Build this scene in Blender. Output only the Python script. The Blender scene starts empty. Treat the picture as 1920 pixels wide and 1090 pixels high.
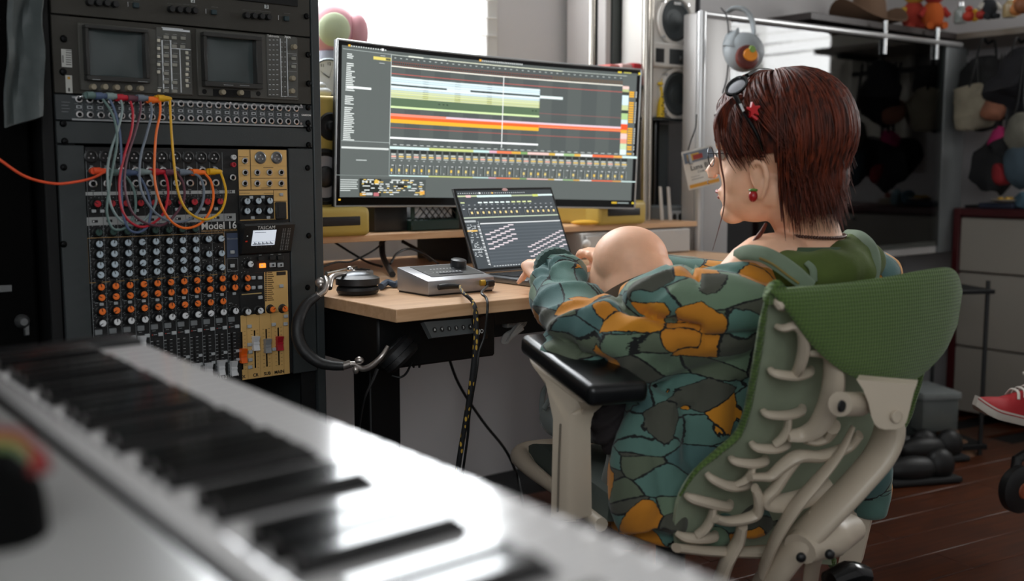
import bpy, bmesh, math, random
import numpy as np
from mathutils import Vector, Matrix, noise
random.seed(7)
S = bpy.context.scene
COL = S.collection
V3 = Vector
def R(d): return math.radians(d)
# ------------------------------------------------------------------ camera
CH = 1.0
PITCH = math.atan(225/2000)
cd = bpy.data.cameras.new('camera'); cam = bpy.data.objects.new('camera', cd); COL.objects.link(cam)
cam.location = (0, 0, CH); cam.rotation_euler = (math.pi/2-PITCH, 0, 0)
cd.sensor_width = 36; cd.lens = 37.5; cd.clip_start = 0.02
cd.dof.use_dof = True; cd.dof.focus_distance = 2.12; cd.dof.aperture_fstop = 2.9
S.camera = cam
S.view_settings.view_transform = 'Standard'; S.view_settings.look = 'None'
S.view_settings.exposure = 0.4; S.view_settings.gamma = 1; S.view_settings.use_curve_mapping = False
# world: overcast daylight seen through the windows
W = bpy.data.worlds.new('world'); S.world = W; W.use_nodes = True
W.node_tree.nodes['Background'].inputs[0].default_value = (0.93, 0.97, 1, 1)
W.node_tree.nodes['Background'].inputs[1].default_value = 3.0
# room frame: u runs along the back wall (right and away), v runs towards the back wall
TH = R(38)
U = V3((math.cos(TH), math.sin(TH), 0)); VV = V3((-math.sin(TH), math.cos(TH), 0)); Z = V3((0, 0, 1))
C0 = V3((-0.209, 1.91, 0))
def rf(u, v, z): return C0 + U*u + VV*v + Z*z
def area(name, loc, target, sx, sy, power, col):
    l = bpy.data.lights.new(name, 'AREA'); l.shape = 'RECTANGLE'; l.size = sx; l.size_y = sy
    l.energy = power; l.color = col
    o = bpy.data.objects.new(name, l); COL.objects.link(o); o.location = loc
    o.rotation_euler = (V3(target)-V3(loc)).to_track_quat('-Z', 'Y').to_euler()
    return o
WALLV = 1.15; WALLU = 3.5; CEIL = 2.5
area('window_light_back', rf(.37, WALLV-.04, 1.86), rf(.37, -2, 1.2), 1.3, 1.1, 42, (0.93, 0.97, 1))
area('window_light_right', rf(WALLU-.05, -.72, 1.82), rf(1, -1.0, 0.9), 1.05, .8, 17, (0.98, 0.98, 0.97))
area('fill_light_rear', rf(-1.7, -2.5, 1.7), rf(1.2, .3, .7), 1.5, 1.2, 18, (0.93, 0.98, 1.0))  # added soft fill behind the camera for room bounce; no window built there

# ------------------------------------------------------------------ pixel to world helpers
CP, SP = math.cos(PITCH), math.sin(PITCH)
EYE = V3((0, 0, CH))
def ray(px, py):
    a = (px-960)/2000; b = -(py-545)/2000
    return V3((a, CP+b*SP, b*CP-SP))
def at(px, py, Y): d = ray(px, py); return EYE + d*(Y/d.y)
def onz(px, py, z): d = ray(px, py); return EYE + d*((z-CH)/d.z)
class Frame:
    def __init__(s, o, x, y):
        s.o = V3(o); s.x = V3(x).normalized(); y = V3(y); s.y = (y - s.x*y.dot(s.x)).normalized(); s.z = s.x.cross(s.y)
    def __call__(s, a, b, c=0): return s.o + s.x*a + s.y*b + s.z*c
    def px(s, px, py, c=0):
        d = ray(px, py); o = s.o + s.z*c
        t = (o-EYE).dot(s.z)/d.dot(s.z); p = EYE + d*t - s.o
        return p.dot(s.x), p.dot(s.y)
    def mat(s, a, b, c=0, rot=0, sc=1):
        m = Matrix.Identity(4); x = s.x*math.cos(rot)+s.y*math.sin(rot); y = s.y*math.cos(rot)-s.x*math.sin(rot)
        for i, v in enumerate((x*sc, y*sc, s.z*sc)):
            for j in range(3): m[j][i] = v[j]
        m.translation = s(a, b, c); return m
    def off(s, a, b, c): return Frame(s(a, b, c), s.x, s.y)
ROOM = Frame(C0, U, Z)   # a=u, b=z, c=-v
# ------------------------------------------------------------------ materials
def lin(h):
    h = h.lstrip('#'); r = [int(h[i:i+2], 16)/255 for i in (0, 2, 4)]
    return tuple(((c/12.92) if c <= .04045 else ((c+.055)/1.055)**2.4) for c in r)
MC = {}
def mat(name, hexc, rough=.5, metal=0, bump=0, bscale=200, var=0, vscale=8, emit=0, alpha=1, trans=0, coat=0, sheen=0, sss=0):
    if name in MC: return MC[name]
    m = bpy.data.materials.new(name); m.use_nodes = True; nt = m.node_tree; b = nt.nodes['Principled BSDF']
    c = lin(hexc) + (1,)
    b.inputs['Base Color'].default_value = c; b.inputs['Roughness'].default_value = rough; b.inputs['Metallic'].default_value = metal
    if coat: b.inputs['Coat Weight'].default_value = coat; b.inputs['Coat Roughness'].default_value = .08
    if sheen: b.inputs['Sheen Weight'].default_value = sheen
    if sss: b.inputs['Subsurface Weight'].default_value = sss; b.inputs['Subsurface Radius'].default_value = (.02, .008, .004)
    if emit: b.inputs['Emission Color'].default_value = c; b.inputs['Emission Strength'].default_value = emit
    if trans: b.inputs['Transmission Weight'].default_value = trans
    if alpha < 1: b.inputs['Alpha'].default_value = alpha
    if bump or var:
        tc = nt.nodes.new('ShaderNodeTexCoord')
    if var:
        n = nt.nodes.new('ShaderNodeTexNoise'); n.inputs['Scale'].default_value = vscale; n.inputs['Detail'].default_value = 5
        nt.links.new(tc.outputs['Object'], n.inputs['Vector'])
        r = nt.nodes.new('ShaderNodeValToRGB'); r.color_ramp.elements[0].position = .3; r.color_ramp.elements[1].position = .7
        r.color_ramp.elements[0].color = tuple(x*(1-var) for x in c[:3])+(1,); r.color_ramp.elements[1].color = tuple(min(1, x*(1+var)) for x in c[:3])+(1,)
        nt.links.new(n.outputs[0], r.inputs[0]); nt.links.new(r.outputs[0], b.inputs['Base Color'])
    if bump:
        n = nt.nodes.new('ShaderNodeTexNoise'); n.inputs['Scale'].default_value = bscale; n.inputs['Detail'].default_value = 3
        nt.links.new(tc.outputs['Object'], n.inputs['Vector'])
        bp = nt.nodes.new('ShaderNodeBump'); bp.inputs['Strength'].default_value = bump; bp.inputs['Distance'].default_value = .002
        nt.links.new(n.outputs[0], bp.inputs['Height']); nt.links.new(bp.outputs[0], b.inputs['Normal'])
    MC[name] = m; return m
def attr_mat(name, emit=0, rough=.5):
    m = bpy.data.materials.new(name); m.use_nodes = True; nt = m.node_tree; b = nt.nodes['Principled BSDF']
    a = nt.nodes.new('ShaderNodeAttribute'); a.attribute_name = 'Col'
    b.inputs['Roughness'].default_value = rough
    if emit:
        b.inputs['Base Color'].default_value = (.005, .005, .005, 1); nt.links.new(a.outputs['Color'], b.inputs['Emission Color']); b.inputs['Emission Strength'].default_value = emit
    else: nt.links.new(a.outputs['Color'], b.inputs['Base Color'])
    return m
PRINT = attr_mat('printed_markings'); SCREENP = attr_mat('screen_picture', 1.0, .25)
BLK = mat('black_plastic', '#141516', .45, bump=.15)
BLKG = mat('black_gloss', '#0a0b0c', .15)
RUB = mat('black_rubber', '#101112', .7)
STEEL = mat('chrome', '#c8c8c8', .2, 1)
WHT = mat('white_plastic', '#dcdbd8', .4)
GRY = mat('grey_plastic', '#8a8d8f', .5)
LGRY = mat('light_grey_button', '#a9adaf', .45)
# ------------------------------------------------------------------ mesh builder
_bc = {}
def _chbox(sx, sy, sz, bev, seg):
    k = (round(sx, 5), round(sy, 5), round(sz, 5), round(bev, 5), seg)
    if k in _bc: return _bc[k]
    bm = bmesh.new(); bmesh.ops.create_cube(bm, size=1)
    for v in bm.verts: v.co = V3((v.co.x*sx, v.co.y*sy, v.co.z*sz))
    if bev > 0: bmesh.ops.bevel(bm, geom=list(bm.edges), offset=min(bev, .49*min(sx, sy, sz)), segments=seg, profile=.5, affect='EDGES')
    bm.verts.index_update()
    r = ([v.co.copy() for v in bm.verts], [[v.index for v in f.verts] for f in bm.faces]); bm.free(); _bc[k] = r; return r
def smoothpath(pts, n=6):
    pts = [V3(p) for p in pts]; out = []
    if len(pts) < 3: return pts
    P = [pts[0]*2-pts[1]] + pts + [pts[-1]*2-pts[-2]]
    for i in range(1, len(P)-2):
        a, b, c, d = P[i-1:i+3]
        for k in range(n):
            t = k/n; out.append(.5*((2*b)+(c-a)*t+(2*a-5*b+4*c-d)*t*t+(3*b-a-3*c+d)*t**3))
    out.append(pts[-1]); return out
def interp(vals, n):
    x = np.linspace(0, len(vals)-1, n); return np.interp(x, range(len(vals)), vals)
class MB:
    def __init__(s): s.v = []; s.f = []; s.mi = []; s.c = []; s.m = 0
    def face(s, f, m=None): s.f.append(f); s.mi.append(s.m if m is None else m)
    def add(s, vs, fs, m=None):
        n = len(s.v); s.v += [V3(v) for v in vs]
        for f in fs: s.face([i+n for i in f], m)
        return s
    def box(s, fr, c, size, bev=0, seg=1, m=None):
        vs, fs = _chbox(*size, bev, seg)
        return s.add([fr(v.x+c[0], v.y+c[1], v.z+c[2]) for v in vs], fs, m)
    def box2(s, fr, a0, a1, b0, b1, c0, c1, bev=0, seg=1, m=None):
        return s.box(fr, ((a0+a1)/2, (b0+b1)/2, (c0+c1)/2), (abs(a1-a0), abs(b1-b0), abs(c1-c0)), bev, seg, m)
    def rings(s, rings, cap=True, m=None, closed=True, loop=False):
        n = len(s.v); k = len(rings[0])
        for r in rings: s.v += [V3(p) for p in r]
        L = len(rings)
        for i in range(L if loop else L-1):
            for j in range(k if closed else k-1):
                i2 = (i+1) % L
                s.face([n+i*k+j, n+i*k+(j+1) % k, n+i2*k+(j+1) % k, n+i2*k+j], m)
        if cap and closed and not loop:
            s.face([n+j for j in range(k)][::-1], m); s.face([n+(L-1)*k+j for j in range(k)], m)
        return s
    def tube(s, pts, r, seg=8, n=0, m=None, flat=1.0, up=None, cap=True, spin=0):
        """tube along pts; r number or list; flat<1 squashes along 'up' axis"""
        if n: pts = smoothpath(pts, n)
        pts = [V3(p) for p in pts]; N = len(pts)
        rs = [r]*N if not isinstance(r, (list, tuple)) else interp(r, N)
        fl = [flat]*N if not isinstance(flat, (list, tuple)) else interp(flat, N)
        T = [(pts[min(i+1, N-1)]-pts[max(i-1, 0)]).normalized() for i in range(N)]
        u = V3(up) if up is not None else (V3((0, 0, 1)) if abs(T[0].z) < .9 else V3((1, 0, 0)))
        rings = []
        for i in range(N):
            if up is not None: u = V3(up)
            a = (u - T[i]*u.dot(T[i])).normalized(); b = T[i].cross(a); u = a
            rings.append([pts[i] + (a*math.cos(t+spin)*fl[i] + b*math.sin(t+spin))*rs[i] for t in [2*math.pi*j/seg for j in range(seg)]])
        return s.rings(rings, cap, m)
    def cyl(s, p0, p1, r0, r1=None, seg=16, m=None):
        return s.tube([p0, p1], [r0, r0 if r1 is None else r1], seg, m=m)
    def ell(s, c, rx, ry, rz, fr=None, seg=16, rg=10, m=None):
        c = V3(c); x, y, z = (fr.x, fr.y, fr.z) if fr else (V3((1, 0, 0)), V3((0, 1, 0)), V3((0, 0, 1)))
        rings = []
        for i in range(1, rg):
            p = math.pi*i/rg
            rings.append([c + x*rx*math.sin(p)*math.cos(t) + y*ry*math.sin(p)*math.sin(t) + z*rz*math.cos(p) for t in [2*math.pi*j/seg for j in range(seg)]])
        n = len(s.v); s.rings(rings, False, m); s.v += [c+z*rz, c-z*rz]; k = len(s.v)
        for j in range(seg):
            s.face([k-2, n+(j+1) % seg, n+j], m); o = n+(rg-2)*seg; s.face([k-1, o+j, o+(j+1) % seg], m)
        return s
    def lathe(s, fr, prof, c=(0, 0, 0), seg=20, m=None, sx=1, sy=1):
        """profile [(r, h)] spun about the frame's z axis"""
        rings = [[fr(c[0]+max(r, 1e-5)*math.cos(t)*sx, c[1]+max(r, 1e-5)*math.sin(t)*sy, c[2]+h) for t in [2*math.pi*j/seg for j in range(seg)]] for r, h in prof]
        return s.rings(rings, True, m)
    def prism(s, pts, vec, m=None):
        n = len(s.v); k = len(pts); vec = V3(vec); s.v += [V3(p) for p in pts] + [V3(p)+vec for p in pts]
        s.face([n+i for i in range(k)][::-1], m); s.face([n+k+i for i in range(k)], m)
        for i in range(k): s.face([n+i, n+(i+1) % k, n+k+(i+1) % k, n+k+i], m)
        return s
    def plate(s, rows, th, m=None):
        """thick sheet from grid of points rows[i][j]; th thickness along normal"""
        a, b = len(rows), len(rows[0]); P = [[V3(p) for p in r] for r in rows]; N = []
        for i in range(a):
            rr = []
            for j in range(b):
                du = P[min(i+1, a-1)][j]-P[max(i-1, 0)][j]; dv = P[i][min(j+1, b-1)]-P[i][max(j-1, 0)]
                nn = du.cross(dv); rr.append(nn.normalized() if nn.length > 1e-9 else V3((0, 0, 1)))
            N.append(rr)
        n = len(s.v)
        for i in range(a):
            for j in range(b): s.v.append(P[i][j])
        for i in range(a):
            for j in range(b): s.v.append(P[i][j]-N[i][j]*th)
        o = a*b; g = lambda i, j: n+i*b+j
        for i in range(a-1):
            for j in range(b-1):
                s.face([g(i, j), g(i+1, j), g(i+1, j+1), g(i, j+1)], m); s.face([o+g(i, j), o+g(i, j+1), o+g(i+1, j+1), o+g(i+1, j)], m)
        for i in range(a-1):
            s.face([g(i, 0), o+g(i, 0), o+g(i+1, 0), g(i+1, 0)], m); s.face([g(i, b-1), g(i+1, b-1), o+g(i+1, b-1), o+g(i, b-1)], m)
        for j in range(b-1):
            s.face([g(0, j), g(0, j+1), o+g(0, j+1), o+g(0, j)], m); s.face([g(a-1, j), o+g(a-1, j), o+g(a-1, j+1), g(a-1, j+1)], m)
        return s
    def mesh(s, name, mats, off=V3((0, 0, 0)), sharp=38):
        me = bpy.data.meshes.new(name)
        me.from_pydata([tuple(v-off) for v in s.v], [], s.f)
        for m in (mats if isinstance(mats, (list, tuple)) else [mats]): me.materials.append(m)
        me.polygons.foreach_set('material_index', s.mi)
        me.update()
        bm = bmesh.new(); bm.from_mesh(me); bmesh.ops.recalc_face_normals(bm, faces=bm.faces); bm.to_mesh(me); bm.free()
        me.shade_smooth()
        try: me.set_sharp_from_angle(angle=R(sharp))
        except Exception: pass
        return me
# ------------------------------------------------------------------ objects
ROOT = {}
def root(name, loc, label, cat, group=None, kind=None):
    o = bpy.data.objects.new(name, None); COL.objects.link(o); o.location = V3(loc); o.empty_display_size = .02
    ROOT[o.name] = V3(loc); tag(o, label, cat, group, kind); return o
def tag(o, label=None, cat=None, group=None, kind=None):
    for k, v in (('label', label), ('category', cat), ('group', group), ('kind', kind)):
        if v: o[k] = v
    return o
def obj(name, mb, m, parent=None, label=None, sharp=38, base=None, **kw):
    off = ROOT[parent.name] if parent else V3(base) if base is not None else sum(mb.v, V3((0, 0, 0)))/max(1, len(mb.v))
    if not parent and base is None: off.z = min(v.z for v in mb.v)
    me = mb.mesh(name, m, off, sharp); o = bpy.data.objects.new(name, me); COL.objects.link(o)
    if parent: o.parent = parent; ROOT[o.name] = off
    else: o.location = off; ROOT[o.name] = off
    tag(o, label, **kw); return o
def inst(name, me, M, parent, label=None):
    o = bpy.data.objects.new(name, me); COL.objects.link(o); o.parent = parent
    o.matrix_basis = Matrix.Translation(-ROOT[parent.name]) @ M
    if label: o['label'] = label
    return o
class Layer:
    """flat print or screen picture: coloured rectangles on a surface f(a,b,lift)"""
    def __init__(s, f): s.f = f; s.v = []; s.fc = []; s.c = []
    def poly(s, pts, col, lift=.0005):
        n = len(s.v); s.v += [s.f(p[0], p[1], lift) for p in pts]; s.fc.append(list(range(n, n+len(pts)))); s.c.append(lin(col) if isinstance(col, str) else col)
    def rect(s, a0, b0, a1, b1, col, lift=.0005, n=1):
        for i in range(n):
            x0 = a0+(a1-a0)*i/n; x1 = a0+(a1-a0)*(i+1)/n
            s.poly([(x0, b0), (x1, b0), (x1, b1), (x0, b1)], col, lift)
    def build(s, name, m, parent, label=None):
        off = ROOT[parent.name]; me = bpy.data.meshes.new(name); me.from_pydata([tuple(v-off) for v in s.v], [], s.fc); me.materials.append(m)
        ca = me.color_attributes.new('Col', 'FLOAT_COLOR', 'CORNER')
        arr = []
        for f, c in zip(s.fc, s.c): arr += list(c[:3]+(1.0,))*len(f)
        ca.data.foreach_set('color', arr)
        o = bpy.data.objects.new(name, me); COL.objects.link(o); o.parent = parent; ROOT[o.name] = off
        if label: o['label'] = label
        if name == 'markings': o['kind'] = 'stuff'
        return o
def text(name, s, fr, a, b, size, m, parent, lift=.001, align='CENTER', bold=0, rot=0, sx=1):
    cu = bpy.data.curves.new('t', 'FONT'); cu.body = s; cu.size = size; cu.align_x = align; cu.align_y = 'CENTER'; cu.extrude = .0002; cu.offset = bold; cu.resolution_u = 3
    o = bpy.data.objects.new('t', cu); COL.objects.link(o)
    me = bpy.data.meshes.new_from_object(o.evaluated_get(bpy.context.evaluated_depsgraph_get())); bpy.data.objects.remove(o)
    M = Matrix.Translation(-ROOT[parent.name]) @ fr.mat(a, b, lift, rot) @ Matrix.Diagonal((sx, 1, 1, 1)); me.transform(M); me.materials.clear(); me.materials.append(m)
    o = bpy.data.objects.new(name, me); COL.objects.link(o); o.parent = parent; ROOT[o.name] = ROOT[parent.name]; return o
def blob(mb, voxel, it=6, fac=.5):
    me = mb.mesh('b', [BLK]); o = bpy.data.objects.new('b', me); COL.objects.link(o)
    r = o.modifiers.new('r', 'REMESH'); r.mode = 'VOXEL'; r.voxel_size = voxel; r.use_smooth_shade = True
    if it: s = o.modifiers.new('s', 'SMOOTH'); s.iterations = it; s.factor = fac
    bpy.context.view_layer.update()
    m2 = bpy.data.meshes.new_from_object(o.evaluated_get(bpy.context.evaluated_depsgraph_get())); bpy.data.objects.remove(o); return m2
def meshobj(name, me, m, parent, label=None, **kw):
    """mesh in world coordinates -> child object"""
    off = ROOT[parent.name] if parent else V3(kw.pop('base')); me.transform(Matrix.Translation(-off)); me.name = name; me.materials.clear()
    for x in (m if isinstance(m, (list, tuple)) else [m]): me.materials.append(x)
    me.shade_smooth()
    o = bpy.data.objects.new(name, me); COL.objects.link(o)
    if parent: o.parent = parent
    else: o.location = off
    ROOT[o.name] = off; tag(o, label, **kw); return o
# ================================================================== room shell
PAINT = mat('wall_paint', '#d3d0d0', .8, bump=.1, bscale=80)
CEILM = mat('ceiling_paint', '#c9c7c4', .9)
TRIM = mat('white_trim', '#d8d6d2', .5)
def wood(name, c1, c2, scale=6, rough=.4, axis=(1, 14, 14), ang=0, coat=0):
    m = bpy.data.materials.new(name); m.use_nodes = True; nt = m.node_tree; b = nt.nodes['Principled BSDF']
    tc = nt.nodes.new('ShaderNodeTexCoord'); rt = nt.nodes.new('ShaderNodeVectorRotate'); rt.rotation_type = 'Z_AXIS'; rt.inputs['Angle'].default_value = -ang
    mp = nt.nodes.new('ShaderNodeMapping'); mp.inputs['Scale'].default_value = axis
    n = nt.nodes.new('ShaderNodeTexNoise'); n.inputs['Scale'].default_value = scale; n.inputs['Detail'].default_value = 6; n.inputs['Distortion'].default_value = .6
    r = nt.nodes.new('ShaderNodeValToRGB'); r.color_ramp.elements[0].color = lin(c1)+(1,); r.color_ramp.elements[1].color = lin(c2)+(1,)
    r.color_ramp.elements[0].position = .3; r.color_ramp.elements[1].position = .7
    L = nt.links.new; L(tc.outputs['Object'], rt.inputs['Vector']); L(rt.outputs[0], mp.inputs['Vector']); L(mp.outputs[0], n.inputs['Vector']); L(n.outputs[0], r.inputs[0]); L(r.outputs[0], b.inputs['Base Color'])
    b.inputs['Roughness'].default_value = rough
    if coat: b.inputs['Coat Weight'].default_value = coat
    return m
BIRCH = wood('birch_veneer', '#c79a72', '#ddb48c', 5, .42, (1, 12, 12), TH)
FLOORW = wood('dark_floorboard', '#361808', '#5a2c12', 5, .38, (1, 16, 16), R(30))
U0, V0 = -2.2, -3.4
def struct(name, mb, m, **kw):
    o = obj(name, mb, m, **kw); o['kind'] = 'structure'; return o
fl = struct('floor', MB().box2(ROOM, U0, WALLU, -.1, -.012, -WALLV, -V0), RUB, base=C0)
# floorboards, laid along a direction 30 degrees off the camera axis
ff = Frame(V3((1.0, 3.0, 0)), (math.cos(R(30)), math.sin(R(30)), 0), Z)
bd = MB().box2(ff, -.6, .6, -.012, 0, -.06, .06, .0015).mesh('board', FLOORW, V3((1.0, 3.0, 0)))
k = 0
for i in range(-10, 12):
    for j in range(-1, 3):
        a = 1.2*j + (.55 if i % 2 else 0); 
        p = ff(a*1.0, 0, -i*.122)
        q = p - C0; u = q.dot(U); v = q.dot(VV)
        if u < .2 or u > WALLU-.3 or v > WALLV-.2 or v < -2.2: continue
        inst('floorboard', bd, Matrix.Translation(p), fl)
def wallboxes(fr, a0, a1, hole, name, th=.1):
    mb = MB(); h0, h1, z0, z1 = hole
    mb.box2(fr, a0, h0, -.1, CEIL, -th, 0); mb.box2(fr, h1, a1, -.1, CEIL, -th, 0)
    mb.box2(fr, h0, h1, -.1, z0, -th, 0); mb.box2(fr, h0, h1, z1, CEIL, -th, 0)
    return struct(name, mb, PAINT, base=fr.o)
FB = Frame(C0+VV*WALLV, U, Z)
FR_ = Frame(C0+U*WALLU, -VV, Z)
W1 = (-.35, 1.10, 1.28, 2.3); W2 = (.15, 1.3, 1.4, 2.25)
wallboxes(FB, U0, WALLU, W1, 'wall_back')
wallboxes(FR_, -WALLV, -V0, W2, 'wall_right')
struct('wall_left', MB().box2(ROOM, U0-.1, U0, -.1, CEIL, -WALLV, -V0), PAINT, base=rf(U0, 0, 0))
struct('wall_front', MB().box2(ROOM, U0, WALLU, -.1, CEIL, -V0, -V0+.1), PAINT, base=rf(0, V0, 0))
struct('ceiling', MB().box2(ROOM, U0, WALLU, CEIL, CEIL+.1, -WALLV, -V0), CEILM, base=rf(0, 0, CEIL))
struct('baseboard_back', MB().box2(FB, 1.9, WALLU, 0, .06, 0, .012, .003), TRIM, base=FB.o)
GLASS = bpy.data.materials.new('window_glass'); GLASS.use_nodes = True
_n = GLASS.node_tree; _n.nodes.clear(); _o = _n.nodes.new('ShaderNodeOutputMaterial'); _t = _n.nodes.new('ShaderNodeBsdfTransparent'); _g = _n.nodes.new('ShaderNodeBsdfGlossy'); _g.inputs['Roughness'].default_value = .02
_f = _n.nodes.new('ShaderNodeFresnel'); _f.inputs[0].default_value = 1.25; _x = _n.nodes.new('ShaderNodeMixShader')
_n.links.new(_f.outputs[0], _x.inputs[0]); _n.links.new(_t.outputs[0], _x.inputs[1]); _n.links.new(_g.outputs[0], _x.inputs[2]); _n.links.new(_x.outputs[0], _o.inputs[0])
SLAT = mat('blind_slat', '#e8e6e2', .5)
def window(fr, hole, name, nsl, bl):
    h0, h1, z0, z1 = hole; b = fr(h0, z0, 0)
    f = MB(); t = .045
    f.box2(fr, h0, h1, z0, z0+t, -.07, .01, .004); f.box2(fr, h0, h1, z1-t, z1, -.07, .01, .004)
    for a in (h0, h1-t, (h0+h1)/2-t/2): f.box2(fr, a, a+t, z0, z1, -.07, .01, .004)
    w = struct(name, f, TRIM, base=b)
    for a0, a1 in ((h0+t, (h0+h1)/2-t/2), ((h0+h1)/2+t/2, h1-t)):
        obj('pane', MB().box2(fr, a0, a1, z0+t, z1-t, -.045, -.04), GLASS, w)
    obj('sill', MB().box2(fr, h0-.03, h1+.03, z0-.02, z0, -.02, .05, .004), TRIM, w)
    s = MB().box(Frame((0, 0, 0), fr.x, fr.y), (0, 0, 0), (h1-h0-.02, .002, .03)).mesh('slat', SLAT)
    for i in range(nsl):
        zz = z1-.05-i*bl
        inst('blind_slat', s, Matrix.Translation(fr((h0+h1)/2, zz, .0)) @ Matrix.Rotation(R(-8), 4, fr.x), w)
    return w
window(FB, W1, 'window_1', 16, .055)
window(FR_, W2, 'window_2', 12, .055)
CURT = mat('curtain_cloth', '#e6e2d8', .9, bump=.2, bscale=60)
for k, (a0, a1, l) in enumerate(((-.25, .2, 'pale curtain gathered at the left side of the right wall window'), (1.28, 1.55, 'pale curtain gathered at the far side of the right wall window'))):
    rows = [[FR_(a0+(a1-a0)*i/40, z_, .07+.022*math.sin(i*.95)+.006*math.sin(z_*3)) for z_ in (1.0, 1.3, 1.6, 1.9, 2.35)] for i in range(41)]
    cu0 = root('curtain', FR_((a0+a1)/2, 1.0, .07), l, 'curtain'); obj('cloth', MB().plate(rows, .004), CURT, cu0); obj('rod', MB().cyl(FR_(a0-.05, 2.36, .07), FR_(a1+.05, 2.36, .07), .012), STEEL, cu0)
# ================================================================== rack
RK = Frame(at(108, 320, 1.784)*1.0, (.755, .656, 0), Z); RK.o.z = 0
RKR = .4826
CHAR = mat('charcoal_steel', '#363b3c', .45, .1, bump=.12, bscale=400)
CHARB = mat('rack_black', '#0f1011', .6, 0, bump=.1)
PANB = mat('panel_brown_grey', '#33312b', .45, .2, bump=.1, bscale=400)
def rkz(pyl, pyr=None):
    z = RK.px(108, pyl)[1]
    return z if pyr is None else (z+RK.px(583, pyr)[1])/2
rack = root('equipment_rack', RK(.24, 0, -.25), 'tall black steel equipment rack holding the scopes, patch bay and mixer', 'rack')
ra = MB()
for a in (-.055, RKR):
    if a < 0: ra.box2(RK, -.055, 0.0, .03, 1.85, -.55, -.006, .002)
    else: ra.box2(RK, RKR, RKR+.012, .03, 1.85, -.6, .004, .002)
obj('side_panel', MB().box2(RK, -.022, -.002, .03, 1.85, -.6, 0, .002), CHARB, rack)
obj('side_panel', MB().box2(RK, RKR+.002, RKR+.02, .03, 1.85, -.6, .004, .002), CHAR, rack)
for a in (.0, RKR-.032):
    o = MB().box2(RK, a, a+.032, .03, 1.85, -.012, -.004, .001)
    r_ = obj('mounting_rail', o, CHARB, rack)
h = MB()
zb = rkz(712)-.03
for i in range(26):
    z = .05+i*.0222
    if z > zb: break
    for a in (.008, RKR-.008): h.box2(RK, a-.004, a+.004, z-.004, z+.004, -.004, -.0035)
obj('rail_hole', h, mat('hole_black', '#020202', .9), rack)['kind'] = 'stuff'
obj('top_panel', MB().box2(RK, -.022, RKR+.02, 1.85, 1.87, -.6, .004, .002), CHARB, rack)
obj('bottom_panel', MB().box2(RK, -.022, RKR+.02, 0, .03, -.6, .004, .002), CHARB, rack)
obj('rear_panel', MB().box2(RK, -.002, RKR+.002, .03, 1.85, -.6, -.59), CHARB, rack)
# rack screw (shared)
F0 = Frame((0, 0, 0), (1, 0, 0), (0, 1, 0))
scm = MB().lathe(F0, [(.006, 0), (.006, .001), (.0045, .0035), (.0015, .0042), (.0015, .003), (0, .003)], seg=12).mesh('screw', mat('dark_screw', '#1c1d1e', .25, .8))
def screws(parent, pts):
    for x, y in pts:
        a, b = RK.px(x, y); inst('screw', scm, RK.mat(a, b, .003), parent)
WH = '#c9cdd0'
# ---- unit A: picture control panel
zA = rkz(33, 66)
ua = root('video_control_panel', RK(.24, zA, 0), 'charcoal rack panel with three groups of small black knobs at the rack top', 'rack unit')
obj('faceplate', MB().box2(RK, 0, RKR, zA+.001, zA+.175, -.003, .003, .001), PANB, ua)
obj('chassis', MB().box2(RK, .035, RKR-.035, zA+.004, zA+.17, -.3, -.003), CHARB, ua)
kn = MB().lathe(F0, [(.0058, 0), (.0058, .008), (.005, .011), (0, .011)], seg=14).mesh('knob', BLK)
bt = MB().box(F0, (0, 0, .003), (.010, .009, .006), .001).mesh('button', mat('teal_black_button', '#1d3035', .4))
L = Layer(RK)
def lpx(L, fr, x0, y0, x1, y1, col, lift=.0035, n=1):
    a0, b0 = fr.px(x0, y0); a1, b1 = fr.px(x1, y1); L.rect(min(a0, a1), min(b0, b1), max(a0, a1), max(b0, b1), col, lift, n)
for gx, gy, bx, by in (((168, 184, 200, 216), (4, 5, 6, 8), 255, 10), ((321, 336, 351, 365), (17, 18, 19, 20), 401, 23), ((462, 476, 490, 503), (29, 30, 31, 32), 537, 35)):
    for x, y in zip(gx, gy):
        a, b = RK.px(x, y, .008); inst('knob', kn, RK.mat(a, b, .003), ua)
        lpx(L, RK, x-9, y-10.5, x+3, y-9.3, WH)
    a, b = RK.px(bx, by, .006); inst('push_button', bt, RK.mat(a, b, .003), ua)
    lpx(L, RK, bx-6, by-10, bx+6, by-8.6, WH); lpx(L, RK, bx-17, by-6, bx-16, by+3, WH); lpx(L, RK, bx-17, by-6.5, bx-8, by-5.5, WH)
for s_, x, y in (('2', 360, 2), ('3', 498, 13)):
    lpx(L, RK, x-4, y-4, x+4, y+4, '#bfc3c2'); a, b = RK.px(x, y); text('number', s_, RK, a, b, .008, BLK, ua, .0045, bold=.0002)
L.build('markings', PRINT, ua)
a, b = RK.px(500, -6); o = MB().box2(RK, RK.px(438, 0)[0], RK.px(556, 8)[0], RK.px(500, 7)[1], zA+.17, .003, .006, .001)
obj('display_frame', o, CHARB, ua); screws(ua, [(573, 31)])
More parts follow.
